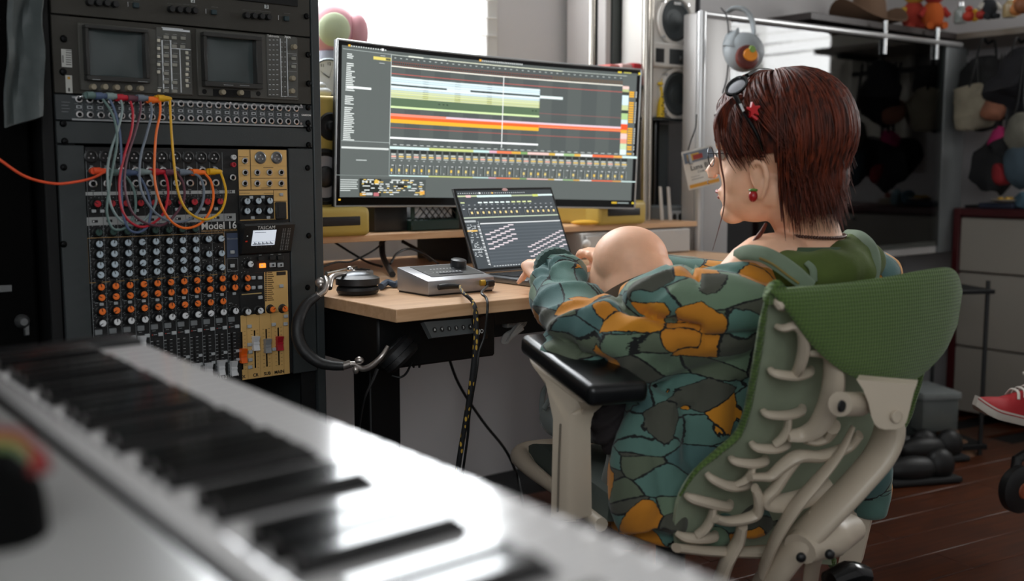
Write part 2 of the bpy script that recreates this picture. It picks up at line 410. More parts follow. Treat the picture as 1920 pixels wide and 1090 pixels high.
# ---- unit B: two waveform scopes
zB = rkz(176, 197)
ub = root('scope_rack_tray', RK(.24, zB, 0), 'dark rack tray faceplate that holds two video scopes side by side', 'rack unit')
obj('faceplate', MB().box2(RK, 0, RKR, zB+.001, zA-.001, -.003, .002, .001), PANB, ub)
obj('chassis', MB().box2(RK, .035, RKR-.035, zB+.004, zA-.004, -.3, -.003), CHARB, ub)
screws(ub, [(118, 73), (117, 135), (576, 103), (577, 157)])
L = Layer(RK)
lpx(L, RK, 113, 92, 134, 127, '#b9b9b4'); lpx(L, RK, 121, 141, 135, 175, '#b4b4ae'); lpx(L, RK, 125, 144, 130, 149, '#b98a2a', .004)
for i in range(7): lpx(L, RK, 122, 94+i*4.4, 132, 96+i*4.4, '#3a3a3a', .004)
lpx(L, RK, 115, 104, 118, 118, '#5a5a58', .004); lpx(L, RK, 126, 165, 130, 172, '#4a4a48', .004)
L.build('asset_labels', PRINT, ub)
SCOPEG = mat('dark_crt_glass', '#3c4545', .18, coat=.5)
dg = MB()
knb = MB().lathe(F0, [(.0052, 0), (.0052, .010), (.0044, .012), (0, .012)], seg=16).mesh('knob', mat('tan_knob', '#8f8672', .4))
dot = MB().box(F0, (0, 0, .0015), (.0055, .0055, .003), .0006).mesh('button', mat('ivory_button', '#c2beb0', .45))
wb = MB().box(F0, (0, 0, .0015), (.0095, .006, .003), .0006).mesh('button', mat('warmgrey_button', '#86857c', .45))
def corners(fr, pts, c=0): return [fr.px(x, y, c) for x, y in pts]
def scope(name, label, outer, bez, scr, knobs, panel, parts):
    (x0, y0, x1, y1) = outer; a0, b1 = RK.px(x0, y0); a1, b0 = RK.px(x1, y1)
    t = root(name, RK((a0+a1)/2, b0, 0), label, 'video scope')
    obj('housing', MB().box2(RK, a0, a1, b0, b1, -.28, .005, .0015), mat('scope_housing', '#45443f', .5, bump=.1, bscale=400), t)
    (x0, y0, x1, y1) = bez; c0, d1 = RK.px(x0, y0, .01); c1, d0 = RK.px(x1, y1, .01)
    (x0, y0, x1, y1) = scr; e0, f1 = RK.px(x0, y0, .005); e1, f0 = RK.px(x1, y1, .005)
    m = MB(); w = .004
    for (p, q, r, s) in ((c0, c1, f1, d1), (c0, c1, d0, f0), (c0, e0, f0, f1), (e1, c1, f0, f1)): m.box2(RK, p, q, r, s, .005, .02, .001)
    obj('bezel', m, mat('scope_bezel', '#2b2b29', .4), t)
    # domed glass
    rows = [[RK(e0+(e1-e0)*i/10, f0+(f1-f0)*j/10, .0055+.004*(1-((i-5)/5)**2)*(1-((j-5)/5)**2)) for j in range(11)] for i in range(11)]
    obj('screen', MB().plate(rows, .001), SCOPEG, t)
    for x, y in knobs:
        a, b = RK.px(x, y, .012); inst('knob', knb, RK.mat(a, b, .004), t)
    (x0, y0, x1, y1) = panel; g0, h1 = RK.px(x0, y0); g1, h0 = RK.px(x1, y1)
    obj('control_panel', MB().box2(RK, g0, g1, h0, h1, .004, .0062, .0006), mat('scope_controls', '#4a4a46', .5), t)
    L = Layer(RK)
    for kind, me, pts in parts:
        for x, y in pts:
            a, b = RK.px(x, y, .007); inst(kind, me, RK.mat(a, b, .006), t)
            lpx(L, RK, x-5, y-6, x+3, y-5, WH, .0066)
    return t, L
ys = [70, 89, 105, 121, 138, 154, 170]
t, L = scope('waveform_monitor', 'left video scope with an olive screen and five tan knobs below it', (143, 42, 361, 180), (155, 46, 278, 157), (160, 54, 268, 148),
      [(175, 163), (197, 163), (219, 164), (242, 165), (264, 166)], (290, 51, 358, 178),
      [('push_button', wb, [(311, 70), (326, 71), (343, 72), (311, 89), (326, 87), (342, 88), (311, 105), (327, 106), (311, 121), (327, 122), (311, 138), (311, 154), (327, 155), (311, 170), (327, 171)]),
       ('small_button', dot, [(297, 76), (297, 91), (297, 106), (297, 121), (297, 135), (298, 170), (350, 99), (351, 109), (351, 120), (351, 130), (350, 140), (350, 151), (351, 161)])])
for x0, y0, x1, y1 in ((302, 57, 353, 58), (302, 76, 303, 174), (318, 76, 319, 174), (335, 93, 336, 174), (302, 76, 319, 77), (318, 92, 355, 93), (318, 138, 336, 139), (336, 165, 356, 166), (165, 150, 180, 151.5), (250, 154, 268, 155.5), (300, 53, 340, 55)):
    lpx(L, RK, x0, y0, x1, y1, WH, .0068 if x0 > 280 else .0205)
L.build('markings', PRINT, t)
t, L = scope('audio_scope', 'right video scope with a deep dark bezel and a level ladder at its right', (365, 54, 558, 189), (377, 60, 489, 168), (381, 69, 475, 158),
      [(418, 173), (452, 174), (552, 88), (549, 147), (548, 171)], (496, 65, 556, 184),
      [('push_button', wb, [(550, 110), (550, 125)])])
for i in range(12):
    y = 75+i*9.3
    for x in (501, 508, 515): lpx(L, RK, x, y, x+3.4, y+1.2, WH, .0068)
    for x in (524, 530): lpx(L, RK, x, y+4, x+2.4, y+5, WH, .0068)
for x0, y0, x1, y1 in ((523, 73, 524, 180), (535, 73, 536, 180), (535, 101, 553, 102), (535, 134, 553, 135), (535, 163, 553, 164), (523, 181, 553, 182), (410, 160, 428, 161.5), (440, 161, 458, 162.5)):
    lpx(L, RK, x0, y0, x1, y1, WH, .0068 if x0 > 480 else .0205)
L.build('markings', PRINT, t)
a, b = RK.px(509, 68.5); text('lettering', 'Tektronix', RK, a, b, .0062, WHT, t, .0066)
a, b = RK.px(536, 70.5); text('lettering', '760A', RK, a, b, .0062, WHT, t, .0066, bold=.0001)
kk = MB().box2(RK, RK.px(397, 168)[0], RK.px(467, 180)[0], RK.px(430, 182)[1], RK.px(430, 169)[1], .005, .0058); obj('knob_recess', kk, CHARB, t)
fh = MB().lathe(F0, [(.0045, 0), (.0045, .0006), (0, .0006)], seg=14).mesh('hole', mat('hole_black', '#020202'))
for x, y in ((381, 172), (482, 176)): a, b = RK.px(x, y); inst('screw_hole', fh, RK.mat(a, b, .005), t)
# ---- unit C: patch bay
zC = rkz(227, 239)
uc = root('patch_bay', RK(.24, zC, 0), 'one-unit patch bay with two rows of jacks across the rack', 'patch bay')
obj('faceplate', MB().box2(RK, 0, RKR, zC+.001, zB-.001, -.003, .003, .001), mat('patchbay_face', '#363b3d', .45), uc)
obj('chassis', MB().box2(RK, .035, RKR-.035, zC+.003, zB-.003, -.2, -.003), CHARB, uc)
SILV = mat('silver_trim', '#a0a3a5', .35, .6)
for y0, y1 in ((180.5, 184.5), (222, 226)):
    aa = RK.px(133, y0)[0]; bb = RK.px(566, 205)[0]; b1 = RK.px(133, y0)[1]; b0 = RK.px(133, y1)[1]
    obj('trim_strip', MB().box2(RK, aa, bb, b0, b1, .003, .0045, .0004), SILV, uc)
jk = MB().lathe(F0, [(.0062, 0), (.0062, .003), (.0042, .0035), (.0036, .0035), (.0036, .0005), (0, .0005)], seg=16)
for i, f in enumerate(jk.f):
    if all(jk.v[q].xy.length < .0040 for q in f): jk.mi[i] = 1
jk = jk.mesh('jack', [STEEL, mat('hole_black', '#020202')])
a0, bt_ = RK.px(146, 188); a1, _ = RK.px(552.5, 202.5); bb_ = RK.px(146, 215.5)[1]
bt2 = (bt_+RK.px(552.5, 202.5)[1])/2; bb2 = (bb_+RK.px(552.5, 228)[1])/2
COLA = [a0+(a1-a0)*i/23 for i in range(24)]
L = Layer(RK)
for a in COLA:
    inst('jack_socket', jk, RK.mat(a, bt2, .003), uc); inst('jack_socket', jk, RK.mat(a, bb2, .003), uc)
    m_ = (bt2+bb2)/2
    L.rect(a-.0045, m_-.0025, a+.0045, m_+.0025, '#a9adb0', .0035); L.rect(a-.0025, m_-.0012, a+.0025, m_+.0012, '#1a1a1a', .004)
    L.rect(a+.0052, m_-.006, a+.0058, m_+.006, '#8b8f92', .0035); L.rect(a-.007, m_+.0048, a-.001, m_+.0053, '#8b8f92', .0035); L.rect(a-.007, m_-.0053, a-.001, m_-.0048, '#8b8f92', .0035)
for i in range(4): lpx(L, RK, 114, 191+i*6, 130-3*(i % 2), 192.5+i*6, '#7f8386')
L.build('markings', PRINT, uc)
a, b = RK.px(572.5, 216.5); text('lettering', 'SAMSON', RK, a, b, .0052, WHT, uc, .0035, bold=.0001)
screws(uc, [(576, 202), (576, 231)]); wsc = MB().lathe(F0, [(.003, 0), (.0022, .0015), (0, .0015)], seg=10).mesh('screw', STEEL)
for x, y in ((429.5, 193.5), (430, 229), (562, 198.5), (562, 232)): a, b = RK.px(x, y); inst('silver_screw', wsc, RK.mat(a, b, .0045), uc)
# ---- unit D: blank panel
zD = rkz(270, 277)
ud = root('blank_panel', RK(.24, zD, 0), 'plain charcoal blank rack panel between patch bay and mixer', 'rack unit')
obj('faceplate', MB().box2(RK, 0, RKR, zD+.001, zC-.001, -.003, .003, .001), CHAR, ud)
screws(ud, [(117, 232), (120, 265), (577, 242), (577, 272)])
# ---- unit E: mixer
aL = RK.px(163, 400)[0]; aR = RK.px(541, 400)[0]
zM = rkz(735, 716); 
mx = root('mixing_console', RK((aL+aR)/2, zM, 0), 'rack-mounted black and gold mixing console with rows of orange and white knobs', 'mixer')
MXB = mat('mixer_black', '#1b1c1d', .45, .2, bump=.08, bscale=500)
GOLD = mat('gold_panel', '#d3aa69', .45, .05, bump=.05, bscale=500)
obj('faceplate', MB().box2(RK, aL, aR, zM, zD-.004, -.1, .003, .0015), MXB, mx)
for (x0, x1) in ((0, aL-.001), (aR+.001, RKR)):
    obj('rack_ear', MB().box2(RK, x0, x1, zM-.002, zD-.002, -.004, .004, .0015), CHAR, mx)
screws(mx, [(118, 314), (118, 458), (575, 315), (577, 442), (575, 539)])
def pp(x, y, c=0): return RK.px(100+x/3.406, 400+y/3.406, c)       # lower zoom coordinates
def pq(x, y, c=0): return RK.px(100+x/3.824, 160+y/3.824, c)       # upper zoom coordinates
# gold sections
g0 = pq(1316, 460); g1 = pq(1664, 470)
gz1 = g0[1]; gz0 = pq(1316, 972)[1]; GA0 = g0[0]; GA1 = g1[0]
obj('output_panel', MB().box2(RK, GA0, GA1, gz0, gz1, .003, .0045, .0008), GOLD, mx, label='gold output section')
gA0 = pp(1190, 700)[0]; gA1 = pp(1497, 700)[0]; gm = pp(1340, 372)[0]
zt = pp(1480, 366)[1]; zbm = (pp(1195, 1062)[1]+pp(1500, 1028)[1])/2; zmid = pp(1200, 652)[1]
obj('master_panel', MB().box2(RK, gA0, gA1, zbm, zmid, .003, .0045, .0008), GOLD, mx, label='gold master fader section')
obj('effects_panel', MB().box2(RK, gm, gA1, zmid+.0005, zt, .003, .0045, .0008), GOLD, mx, label='gold effects list section')
obj('aux_panel', MB().box2(RK, gA0, gm-.001, zmid+.0005, zt, .003, .0042, .0008), MXB, mx)
# knobs
def knobmesh(cap, r=.0062):
    k = MB(); k.lathe(F0, [(r*1.45, 0), (r*1.45, .002), (r*1.1, .004), (r, .012), (0, .012)], seg=16, m=0)
    k.lathe(F0, [(r*.92, .012), (r*.92, .0135), (r*.8, .0142), (0, .0142)], seg=16, m=1)
    k.box(F0, (0, r*.5, .0145), (.0012, r*.9, .0006), m=2); 
    return k.mesh('knob', [BLK, cap, BLK])
KORA = knobmesh(mat('orange_cap', '#f07426', .4)); KBLU = knobmesh(mat('pale_blue_cap', '#b4c2cc', .4)); KWHT = knobmesh(mat('white_cap', '#dadcde', .4))
KRED = knobmesh(mat('red_cap', '#b3242f', .4)); KGRN = knobmesh(mat('dark_green_cap', '#2c4740', .4))
H = .014
c1 = pp(302, 400, H)[0]; c10 = pp(1078, 400, H)[0]
CA = [c1+(c10-c1)*i/9 for i in range(10)]; CA.append(c10 + (c10-c1)/9)
L = Layer(RK)
def ring(a, b, r=.0115):
    for k in range(9):
        t = R(-130+260*k/8+90); L.poly([(a+math.cos(t+d)*rr, b+math.sin(t+d)*rr) for d, rr in ((-.03, r), (.03, r), (.03, r+.0012), (-.03, r+.0012))], '#b8bcbe', .0036)
def row(me, name, y1, y2, cols, f=pp, x1=302, x2=1078, lab=True):
    b1 = f(x1, y1, H)[1]; b2 = f(x2, y2, H)[1]; b = (b1+b2)/2
    for i in cols:
        inst(name, me, RK.mat(CA[i], b, .003, R(random.choice((0, 0, 0, -10, 15, 60, -70, 120)))), mx); ring(CA[i], b)
        L.rect(CA[i]-.008, b+.0138, CA[i]-.002, b+.0146, '#9fa3a5', .0036)
    return b
bg = row(KRED, 'gain_knob', 848, 835, range(10), pq, 332, 1207)
row(KGRN, 'compressor_knob', 112, 103, range(8))
row(KBLU, 'equaliser_knob', 190, 167, range(10)); row(KBLU, 'equaliser_knob', 257, 230, range(8)); row(KBLU, 'equaliser_knob', 325, 295, range(8)); b4 = row(KBLU, 'equaliser_knob', 390, 350, range(10))
for i in (8, 9): b = pp(1035, 258, H)[1]; inst('equaliser_knob', KBLU, RK.mat(CA[i], b, .003), mx); ring(CA[i], b)
row(KORA, 'aux_knob', 467, 423, range(11)); row(KORA, 'aux_knob', 535, 485, range(11)); row(KORA, 'aux_knob', 622, 570, range(10)); bpan = row(KWHT, 'pan_knob', 697, 640, range(11))
for me, nm, pts in ((KORA, 'aux_knob', [(1240, 415), (1240, 476), (1400, 615), (1478, 612)]), (KWHT, 'phones_knob', [(1243, 630), (1322, 623), (1258, 325)])):
    for x, y in pts: a, b = pp(x, y, H); inst(nm, me, RK.mat(a, b, .003, R(random.choice((0, 40, -60)))), mx); ring(a, b)
for x, y in ((1387, 832), (1468, 829), (1549, 828), (1387, 902), (1468, 902), (1549, 900)): a, b = pq(x, y, H); inst('master_knob', KBLU, RK.mat(a, b, .004), mx)
# dark box behind six small knobs
q0 = pq(1325, 965); q1 = pq(1568, 785); obj('master_knob_panel', MB().box2(RK, q0[0], q1[0], q0[1], q1[1], .0045, .0055, .0005), MXB, mx)
q0 = pq(1580, 962); q1 = pq(1658, 835); obj('card_slot', MB().box2(RK, q0[0], q1[0], q0[1], q1[1], .0045, .008, .002).box2(RK, q0[0]+.006, q1[0]-.006, q0[1]+.006, q1[1]-.006, .008, .0085), BLK, mx)
# buttons
B1 = MB().box(F0, (0, 0, .002), (.0125, .0095, .004), .0008).mesh('button', mat('mute_button', '#74787a', .45)); B2 = MB().box(F0, (0, 0, .002), (.0085, .0065, .004), .0008).mesh('button', LGRY)
ym = (pp(292, 750)[1]+pp(1063, 690)[1])/2; ys_ = (pp(325, 798)[1]+pp(1090, 738)[1])/2
for i in range(11):
    inst('mute_button', B1, RK.mat(CA[i]-.0045, ym, .003), mx); inst('solo_button', B2, RK.mat(CA[i]+.0065, ys_, .003), mx)
    L.rect(CA[i]-.009, ys_-.0007, CA[i]-.007, ys_+.0007, '#c23a28', .0037); L.rect(CA[i]-.006, ys_-.0006, CA[i]+.0005, ys_+.0006, '#8f9294', .0037); L.rect(CA[i]-.008, ym-.008, CA[i]-.002, ym-.0072, '#8f9294', .0037)
ya = pp(315, 573)[1]*.5+pp(1083, 523)[1]*.5
for i in range(11): inst('aux_button', B2, RK.mat(CA[i]+.003, ya, .003, 0, .8), mx)
for x, y in ((1272, 412), (1315, 412), (1272, 475), (1315, 472), (1317, 537), (1248, 722), (1403, 710), (1480, 657), (1478, 706), (1248, 838), (1253, 885), (1253, 935), (1252, 982), (1405, 868), (1451, 464), (1139, 248), (1139, 335)):
    a, b = pp(x, y, .003); inst('push_button', B2, RK.mat(a, b, .004), mx)
for x, y in ((285, 902), (345, 902), (592, 898), (880, 890), (975, 888), (1068, 888), (1160, 886), (1412, 805), (1495, 802), (1423, 950), (1535, 948), (1628, 783)):
    a, b = pq(x, y, .003); inst('push_button', B2, RK.mat(a, b, .005, 0, .85), mx)
BO = MB().box(F0, (0, 0, .002), (.0125, .0085, .004), .0008)
a, b = pp(1333, 334, .004); inst('record_button', BO.mesh('button', mat('orange_lit', '#ff7a2a', .4, emit=1.4)), RK.mat(a, b, .004), mx, 'glowing orange record button')
gm_ = BO.mesh('button', LGRY)
for x in (1397, 1447): a, b = pp(x, 330, .004); inst('transport_button', gm_, RK.mat(a, b, .004), mx); L.rect(a-.002, b-.002, a+.002, b+.002, '#26282a', .009)
a, b = pp(1333, 334, .009); L.rect(a-.0016, b-.0016, a+.0016, b+.0016, '#ffffff', .009)
bm_ = BO.mesh('button', BLK)
for x, y in ((1323, 290), (1397, 286), (1447, 284)): a, b = pp(x, y, .004); inst('menu_button', bm_, RK.mat(a, b, .004), mx); L.rect(a-.003, b+.006, a+.003, b+.0072, '#a0a3a5', .0036)
# faders
def fadermesh(m):
    k = MB(); prof = [(-.0135, 0), (-.0135, .010), (-.002, .007), (-.002, .0085), (.002, .0085), (.002, .007), (.0135, .012), (.0135, 0)]
    k.prism([V3((-.006, y, z)) for y, z in prof], (.012, 0, 0)); return k.mesh('fader', m)
FW = fadermesh(mat('fader_white', '#d5d6d8', .35)); FO = fadermesh(mat('fader_orange', '#e8641c', .35)); FG = fadermesh(mat('fader_grey', '#8e8f90', .35)); FRd = fadermesh(mat('fader_red', '#ab1c2b', .35))
sT = pp(1132, 765)[1]; sB = pp(1140, 1020)[1]
for i in range(11):
    a = CA[i]-.004
    obj('fader_slot', MB().box2(RK, a-.0016, a+.0016, sB, sT, .003, .0034), BLKG, mx)
    for k in range(13):
        z = sB+(sT-sB)*k/12
        for s_ in (-1, 1): L.rect(a+s_*.0055-.0022, z-.0004, a+s_*.0055+.0022, z+.0004, '#8e9294' if k % 3 else '#c8cacb', .0036)
    b = {3: pp(550, 835, .01)[1], 4: pp(640, 1080)[1], 7: pp(897, 1005)[1], 8: pp(978, 1000)[1], 9: pp(1063, 982)[1], 10: pp(1143, 987)[1]}.get(i, pp(800, 1070)[1])
    inst('fader_cap', FW, RK.mat(a, b, .003), mx)
    inst('fader_button', B2, RK.mat(CA[i]+.0065, pp(1096, 900)[1]+.004, .003, 0, .8), mx); inst('fader_button', B2, RK.mat(CA[i]+.0065, pp(1096, 955)[1]+.004, .003, 0, .8), mx)
for me, x, xs, y, lab, nm in ((FO, 1218, 1212, 912, 'orange', 'FX'), (FW, 1298, 1290, 832, 'white', 'CR'), (FG, 1373, 1367, 848, 'grey', 'SUB'), (FRd, 1450, 1443, 832, 'red', 'MAIN')):
    a, b = pp(x, y, .012); inst('fader_cap', me, RK.mat(a, b, .0045), mx, lab+' fader cap')
    s1 = pp(xs, 755-.12*(xs-1212))[1]; s0 = pp(xs, 995-.12*(xs-1212))[1]
    obj('fader_slot', MB().box2(RK, a-.0014, a+.0014, s0, s1, .0045, .0049), BLKG, mx)
    for k in range(11):
        z = s0+(s1-s0)*k/10
        for s_ in (-1, 1): L.rect(a+s_*.006-.0018, z-.0003, a+s_*.006+.0018, z+.0003, '#4e3c22', .0049)
    text('lettering', nm, RK, a, zbm+.0065, .0085, BLK, mx, .0049, bold=.0002)
    L.rect(a+.0105, zbm, a+.0109, zmid, '#6d532c', .0049)
text('lettering', '13/14', RK, CA[10]-.001, sB-.004, .0085, WHT, mx, .0034, bold=.0001); text('lettering', '11/12', RK, CA[9]-.001, sB-.006, .0085, WHT, mx, .0034, bold=.0001)
# lines between channels
zt2 = pq(300, 470)[1]; 
for i in range(11):
    a = CA[i]-.0125; L.rect(a-.0004, sB-.01, a+.0004, zt2, '#7c8082', .0035)
z0 = pp(240, 155)[1]*.5+pp(1095, 130)[1]*.5; z1 = b4-.014; aa = CA[0]-.0165; ab = CA[9]+.0105
for r in ((aa, z0, ab, z0+.001), (aa, z1, ab, z1+.001), (aa, z1, aa+.001, z0), (ab, z1, ab+.001, z0)): L.rect(*r, '#b08a55', .0038)
# number strip and switch strip
n0 = pq(262, 790)[1]; n1 = pq(262, 765)[1]; L.rect(CA[0]-.0165, n0, CA[10]+.011, n1, '#a9abaa', .0036)
s0_ = pq(262, 1000)[1]*.4+pq(1310, 975)[1]*.6; s1_ = pq(262, 942)[1]*.4+pq(1310, 920)[1]*.6; L.rect(CA[0]-.0165, s0_, CA[10]+.011, s1_, '#9a9c9b', .0036)
for i, s_ in enumerate(('1', '2', '3', '4', '5', '6', '7', '8', '10', '11/12', '13/14')):
    if i < 10 or True: text('channel_number', s_, RK, CA[i]-.003, (n0+n1)/2, .0068, BLK, mx, .0042, bold=.00015)
    L.rect(CA[i]-.007, (s0_+s1_)/2-.0022, CA[i]+.003, (s0_+s1_)/2+.0022, '#141414', .004); L.rect(CA[i]-.0055, (s0_+s1_)/2-.0012, CA[i]-.003, (s0_+s1_)/2+.0012, '#d0d0d0', .0043)
    L.rect(CA[i]-.0128, s0_, CA[i]-.0122, n1, '#1b1c1d', .0041); L.rect(CA[i]-.009, s1_-.003, CA[i]-.001, s1_-.0022, '#444', .004) if False else None
a, b = pq(1182, 1008); text('lettering', 'Model 16', RK, a, b, .0185, WHT, mx, .0036, bold=.0002)
a, b = pq(1185, 1042); text('lettering', 'MIXER/INTERFACE/RECORDER', RK, a, b, .0052, mat('gold_ink', '#b08a55'), mx, .0036)
# xlr inputs
xl = MB(); xl.lathe(F0, [(.0118, 0), (.0118, .0015), (.0095, .003), (.0085, .003), (.0085, .0006), (0, .0006)], seg=20)
for t in (90, 210, 330): xl.lathe(F0, [(.0016, .0006), (.0016, .0018), (0, .0018)], (math.cos(R(t))*.0045, math.sin(R(t))*.0045, 0), seg=8, m=1)
XLM = xl.mesh('xlr', [BLK, STEEL]); XLR2 = xl.mesh('xlr', [mat('nickel', '#77797a', .3, .8), STEEL])
bx = (pq(308, 512)[1]+pq(1182, 518)[1])/2
for i in range(10): inst('microphone_socket', XLM, RK.mat(CA[i]-.004, bx, .003), mx); L.rect(CA[i]-.0065, bx-.0165, CA[i]-.0015, bx-.0155, '#9b9ea0', .0036)
for x in (1475, 1592): a, b = pq(x, 520); inst('output_socket', XLR2, RK.mat(a, b, .0045), mx)
JB = jk
bj = (pq(310, 615)[1]+pq(1185, 612)[1])/2; bj2 = (pq(315, 706)[1]+pq(1185, 700)[1])/2
for i in range(10):
    inst('jack_socket', JB, RK.mat(CA[i]-.003, bj, .003, 0, 1.15), mx); inst('jack_socket', JB, RK.mat(CA[i]-.003, bj2, .003, 0, 1.15), mx)
    L.rect(CA[i]-.006, bj2-.012, CA[i], bj2-.0112, '#9b9ea0', .0036)
for x, y in ((1362, 542), (1364, 626), (1450, 626), (1538, 625), (1622, 626), (1362, 704), (1450, 704), (1538, 704), (1622, 704), (1275, 662)):
    a, b = pq(x, y); inst('jack_socket', JB, RK.mat(a, b, .0045, 0, 1.0), mx)
rc = {}
for x, y, c in ((1282, 516, '#d8d8d8'), (1280, 570, '#b52a36')):
    m_ = MB().lathe(F0, [(.0045, 0), (.0045, .006), (.0028, .006), (.0028, .002), (0, .002)], seg=12).mesh('phono', mat('phono_'+c[1:], c, .4)); a, b = pq(x, y); inst('phono_socket', m_, RK.mat(a, b, .003), mx)
for x0, y0, x1, y1 in ((1316, 577, 1664, 579), (1316, 749, 1664, 751), (1404, 665, 1664, 667), (1404, 462, 1406, 750), (1325, 773, 1400, 775), (1500, 773, 1568, 775), (1571, 752, 1573, 960), (1573, 830, 1664, 832), (1480, 736, 1550, 738), (1320, 510, 1390, 514), (1496, 588, 1568, 592)):
    a0, b1 = pq(x0, y0); a1, b0 = pq(x1, y1); L.rect(a0, b0, a1, b1, '#5d4526', .0049)
# effects list print
for i in range(15):
    y = 380+i*12.6; a, b = pp(1350, y); L.rect(a-.0016, b-.0014, a+.0016, b+.0014, '#2a1e10', .0049); L.rect(a+.003, b-.0009, a+.003+.010+.004*((i*7) % 3)/2, b+.0009, '#6d5027', .0049)
a, b = pp(1447, 383); L.rect(a-.010, b-.0035, a+.010, b+.0035, '#241a10', .0049)
q0 = pp(1195, 522); q1 = pp(1322, 505); L.rect(q0[0], q0[1], q1[0], q1[1], '#b39a63', .0049)
# bluetooth strip
q0 = pp(1104, 283); q1 = pp(1170, 125); L.rect(q0[0], q0[1], q1[0], q1[1], '#414c63', .0037)
a, b = pp(1138, 162); text('lettering', 'Bluetooth', RK, a, b, .0052, GRY, mx, .004)
q0 = pp(1104, 372); q1 = pp(1170, 288)
for r in ((q0[0], q0[1], q1[0], q0[1]+.0006), (q0[0], q1[1], q1[0], q1[1]+.0006), (q0[0], q0[1], q0[0]+.0006, q1[1]), (q1[0], q0[1], q1[0]+.0006, q1[1])): L.rect(*r, '#9a9da0', .004)
L.build('markings', PRINT, mx)
# display hood
q0 = pp(1182, 270); q1 = pp(1500, 80, .0); d0, d1 = q0[1], pp(1182, 65)[1]
hd = MB(); hd.prism([RK(q0[0], d0, .003), RK(q0[0], d0+.004, .012), RK(q0[0], d1-.004, .030), RK(q0[0], d1, .026), RK(q0[0], d1, .003)], RK.x*(q1[0]-q0[0]-.002))
obj('display_hood', hd, BLK, mx)
dz = Frame(RK(q0[0], d0+.004, .0123), RK.x, (RK(0, d1-.004, .030)-RK(0, d0+.004, .012)))
wd = q1[0]-q0[0]-.002; hh = (RK(0, d1-.004, .030)-RK(0, d0+.004, .012)).length
obj('lcd_screen', MB().box2(dz, wd*.17, wd*.63, hh*.28, hh*.83, 0, .0012), mat('lcd', '#c9d0da', .4, emit=.55), mx)
D = Layer(dz)
for i in range(16):
    D.rect(wd*(.19+.026*i), hh*.31, wd*(.19+.026*i+.018), hh*(.35+.06*((i*5) % 3)/2), '#4b5560', .0016)
D.rect(wd*.2, hh*.75, wd*.42, hh*.77, '#7b8590', .0016); D.rect(wd*.18, hh*.43, wd*.62, hh*.435, '#4b5560', .0016)
for i in range(15):
    for k, x in enumerate((.76, .80, .86, .90)): D.rect(wd*x, hh*(.06+.055*i), wd*(x+.022), hh*(.085+.055*i), '#8a8d8f', .0005)
D.rect(wd*.055, hh*.62, wd*.08, hh*.66, '#e8f0f0', .0006); D.rect(wd*.04, hh*.42, wd*.085, hh*.47, '#c8321e', .0006)
for i in range(4): D.rect(wd*(.27+.1*i), hh*.19, wd*(.29+.1*i), hh*.25, '#777', .0006) if False else D.rect(wd*(.27+.1*i), hh*.19, wd*(.275+.1*i), hh*.25, '#777777', .0006)
D.build('display_markings', PRINT, mx); text('lettering', 'TASCAM', dz, wd*.42, hh*.92, .0095, WHT, mx, .0006, bold=0)
# ---- patch cables: plugs and leads
CR_ = .0034
def cable(colname, hexc, label, zpts, cat='cable', grp='coloured patch cables', r=.0022, free=None):
    m = mat('cable_'+colname, hexc, .45, var=.06, vscale=60)
    n = len(zpts); P = []
    for i, (x, y) in enumerate(zpts):
        t = i/(n-1); off = .028+.035*math.sin(math.pi*t)
        if free and t == 0: P.append(free); continue
        a, b = pq(x, y, off); P.append(RK(a, b, off))
    c = root('patch_cable', P[-1], label, cat, grp)
    obj('lead', MB().tube(P, r, 8, 6), m, c)
    ends = [(zpts[-1], P[-1])] + ([] if free else [(zpts[0], P[0])])
    for k, ((x, y), p) in enumerate(ends):
        # right-angle plug: barrel along -x then into the panel
        ax = -RK.x; q = p + ax*.020; tp = MB()
        tp.tube([p+RK.x*.003, p, p+ax*.005, p+ax*.010, p+ax*.0105, p+ax*.022], [.0026, .0040, .0048, .0050, .0062, .0062], 12, m=0)
        tip = q - RK.z*((p-RK.o).dot(RK.z)-.004)
        tp.cyl(q, q-RK.z*.010, .0062, .006, 12, m=0); tp.cyl(q-RK.z*.01, tip, .0040, None, 12, m=1)
        obj('plug', tp, [m, STEEL], c)
cable('sea_green', '#5f7672', 'sea-green patch cable, the leftmost in the top row of plugs', [(335, 75), (410, 180), (450, 300), (455, 430), (425, 600), (395, 780), (385, 920), (430, 1030), (520, 1020), (580, 930), (590, 820), (565, 720), (500, 625)])
cable('slate_blue', '#4a5a78', 'slate-blue patch cable beside the sea-green one', [(395, 80), (440, 180), (475, 330), (488, 520), (488, 750), (500, 920), (540, 1030), (610, 1055), (675, 1010), (700, 900), (680, 780), (640, 690), (595, 628)])
cable('pale_grey', '#7f908f', 'pale grey patch cable crossing over the green and blue ones', [(475, 82), (495, 170), (465, 310), (410, 480), (388, 620), (400, 800), (430, 900), (490, 975), (570, 1005), (660, 960), (730, 860), (735, 740), (692, 622)])
cable('red', '#b3182c', 'bright red patch cable', [(545, 92), (570, 190), (560, 330), (510, 500), (475, 680), (482, 850), (530, 960), (620, 1015), (705, 995), (790, 920), (822, 800), (818, 700), (795, 622)])
cable('maroon', '#5c3440', 'thin maroon patch cable', [(622, 98), (625, 190), (580, 360), (530, 520), (510, 680), (530, 820), (580, 930), (680, 995), (790, 1000), (880, 920), (938, 810), (930, 700), (885, 625)])
cable('blue_grey', '#6a7480', 'blue-grey patch cable next to the orange one', [(692, 95), (705, 200), (670, 350), (625, 520), (620, 700), (660, 820), (750, 930), (870, 980), (980, 960), (1060, 870), (1080, 750), (1050, 660), (985, 625)])
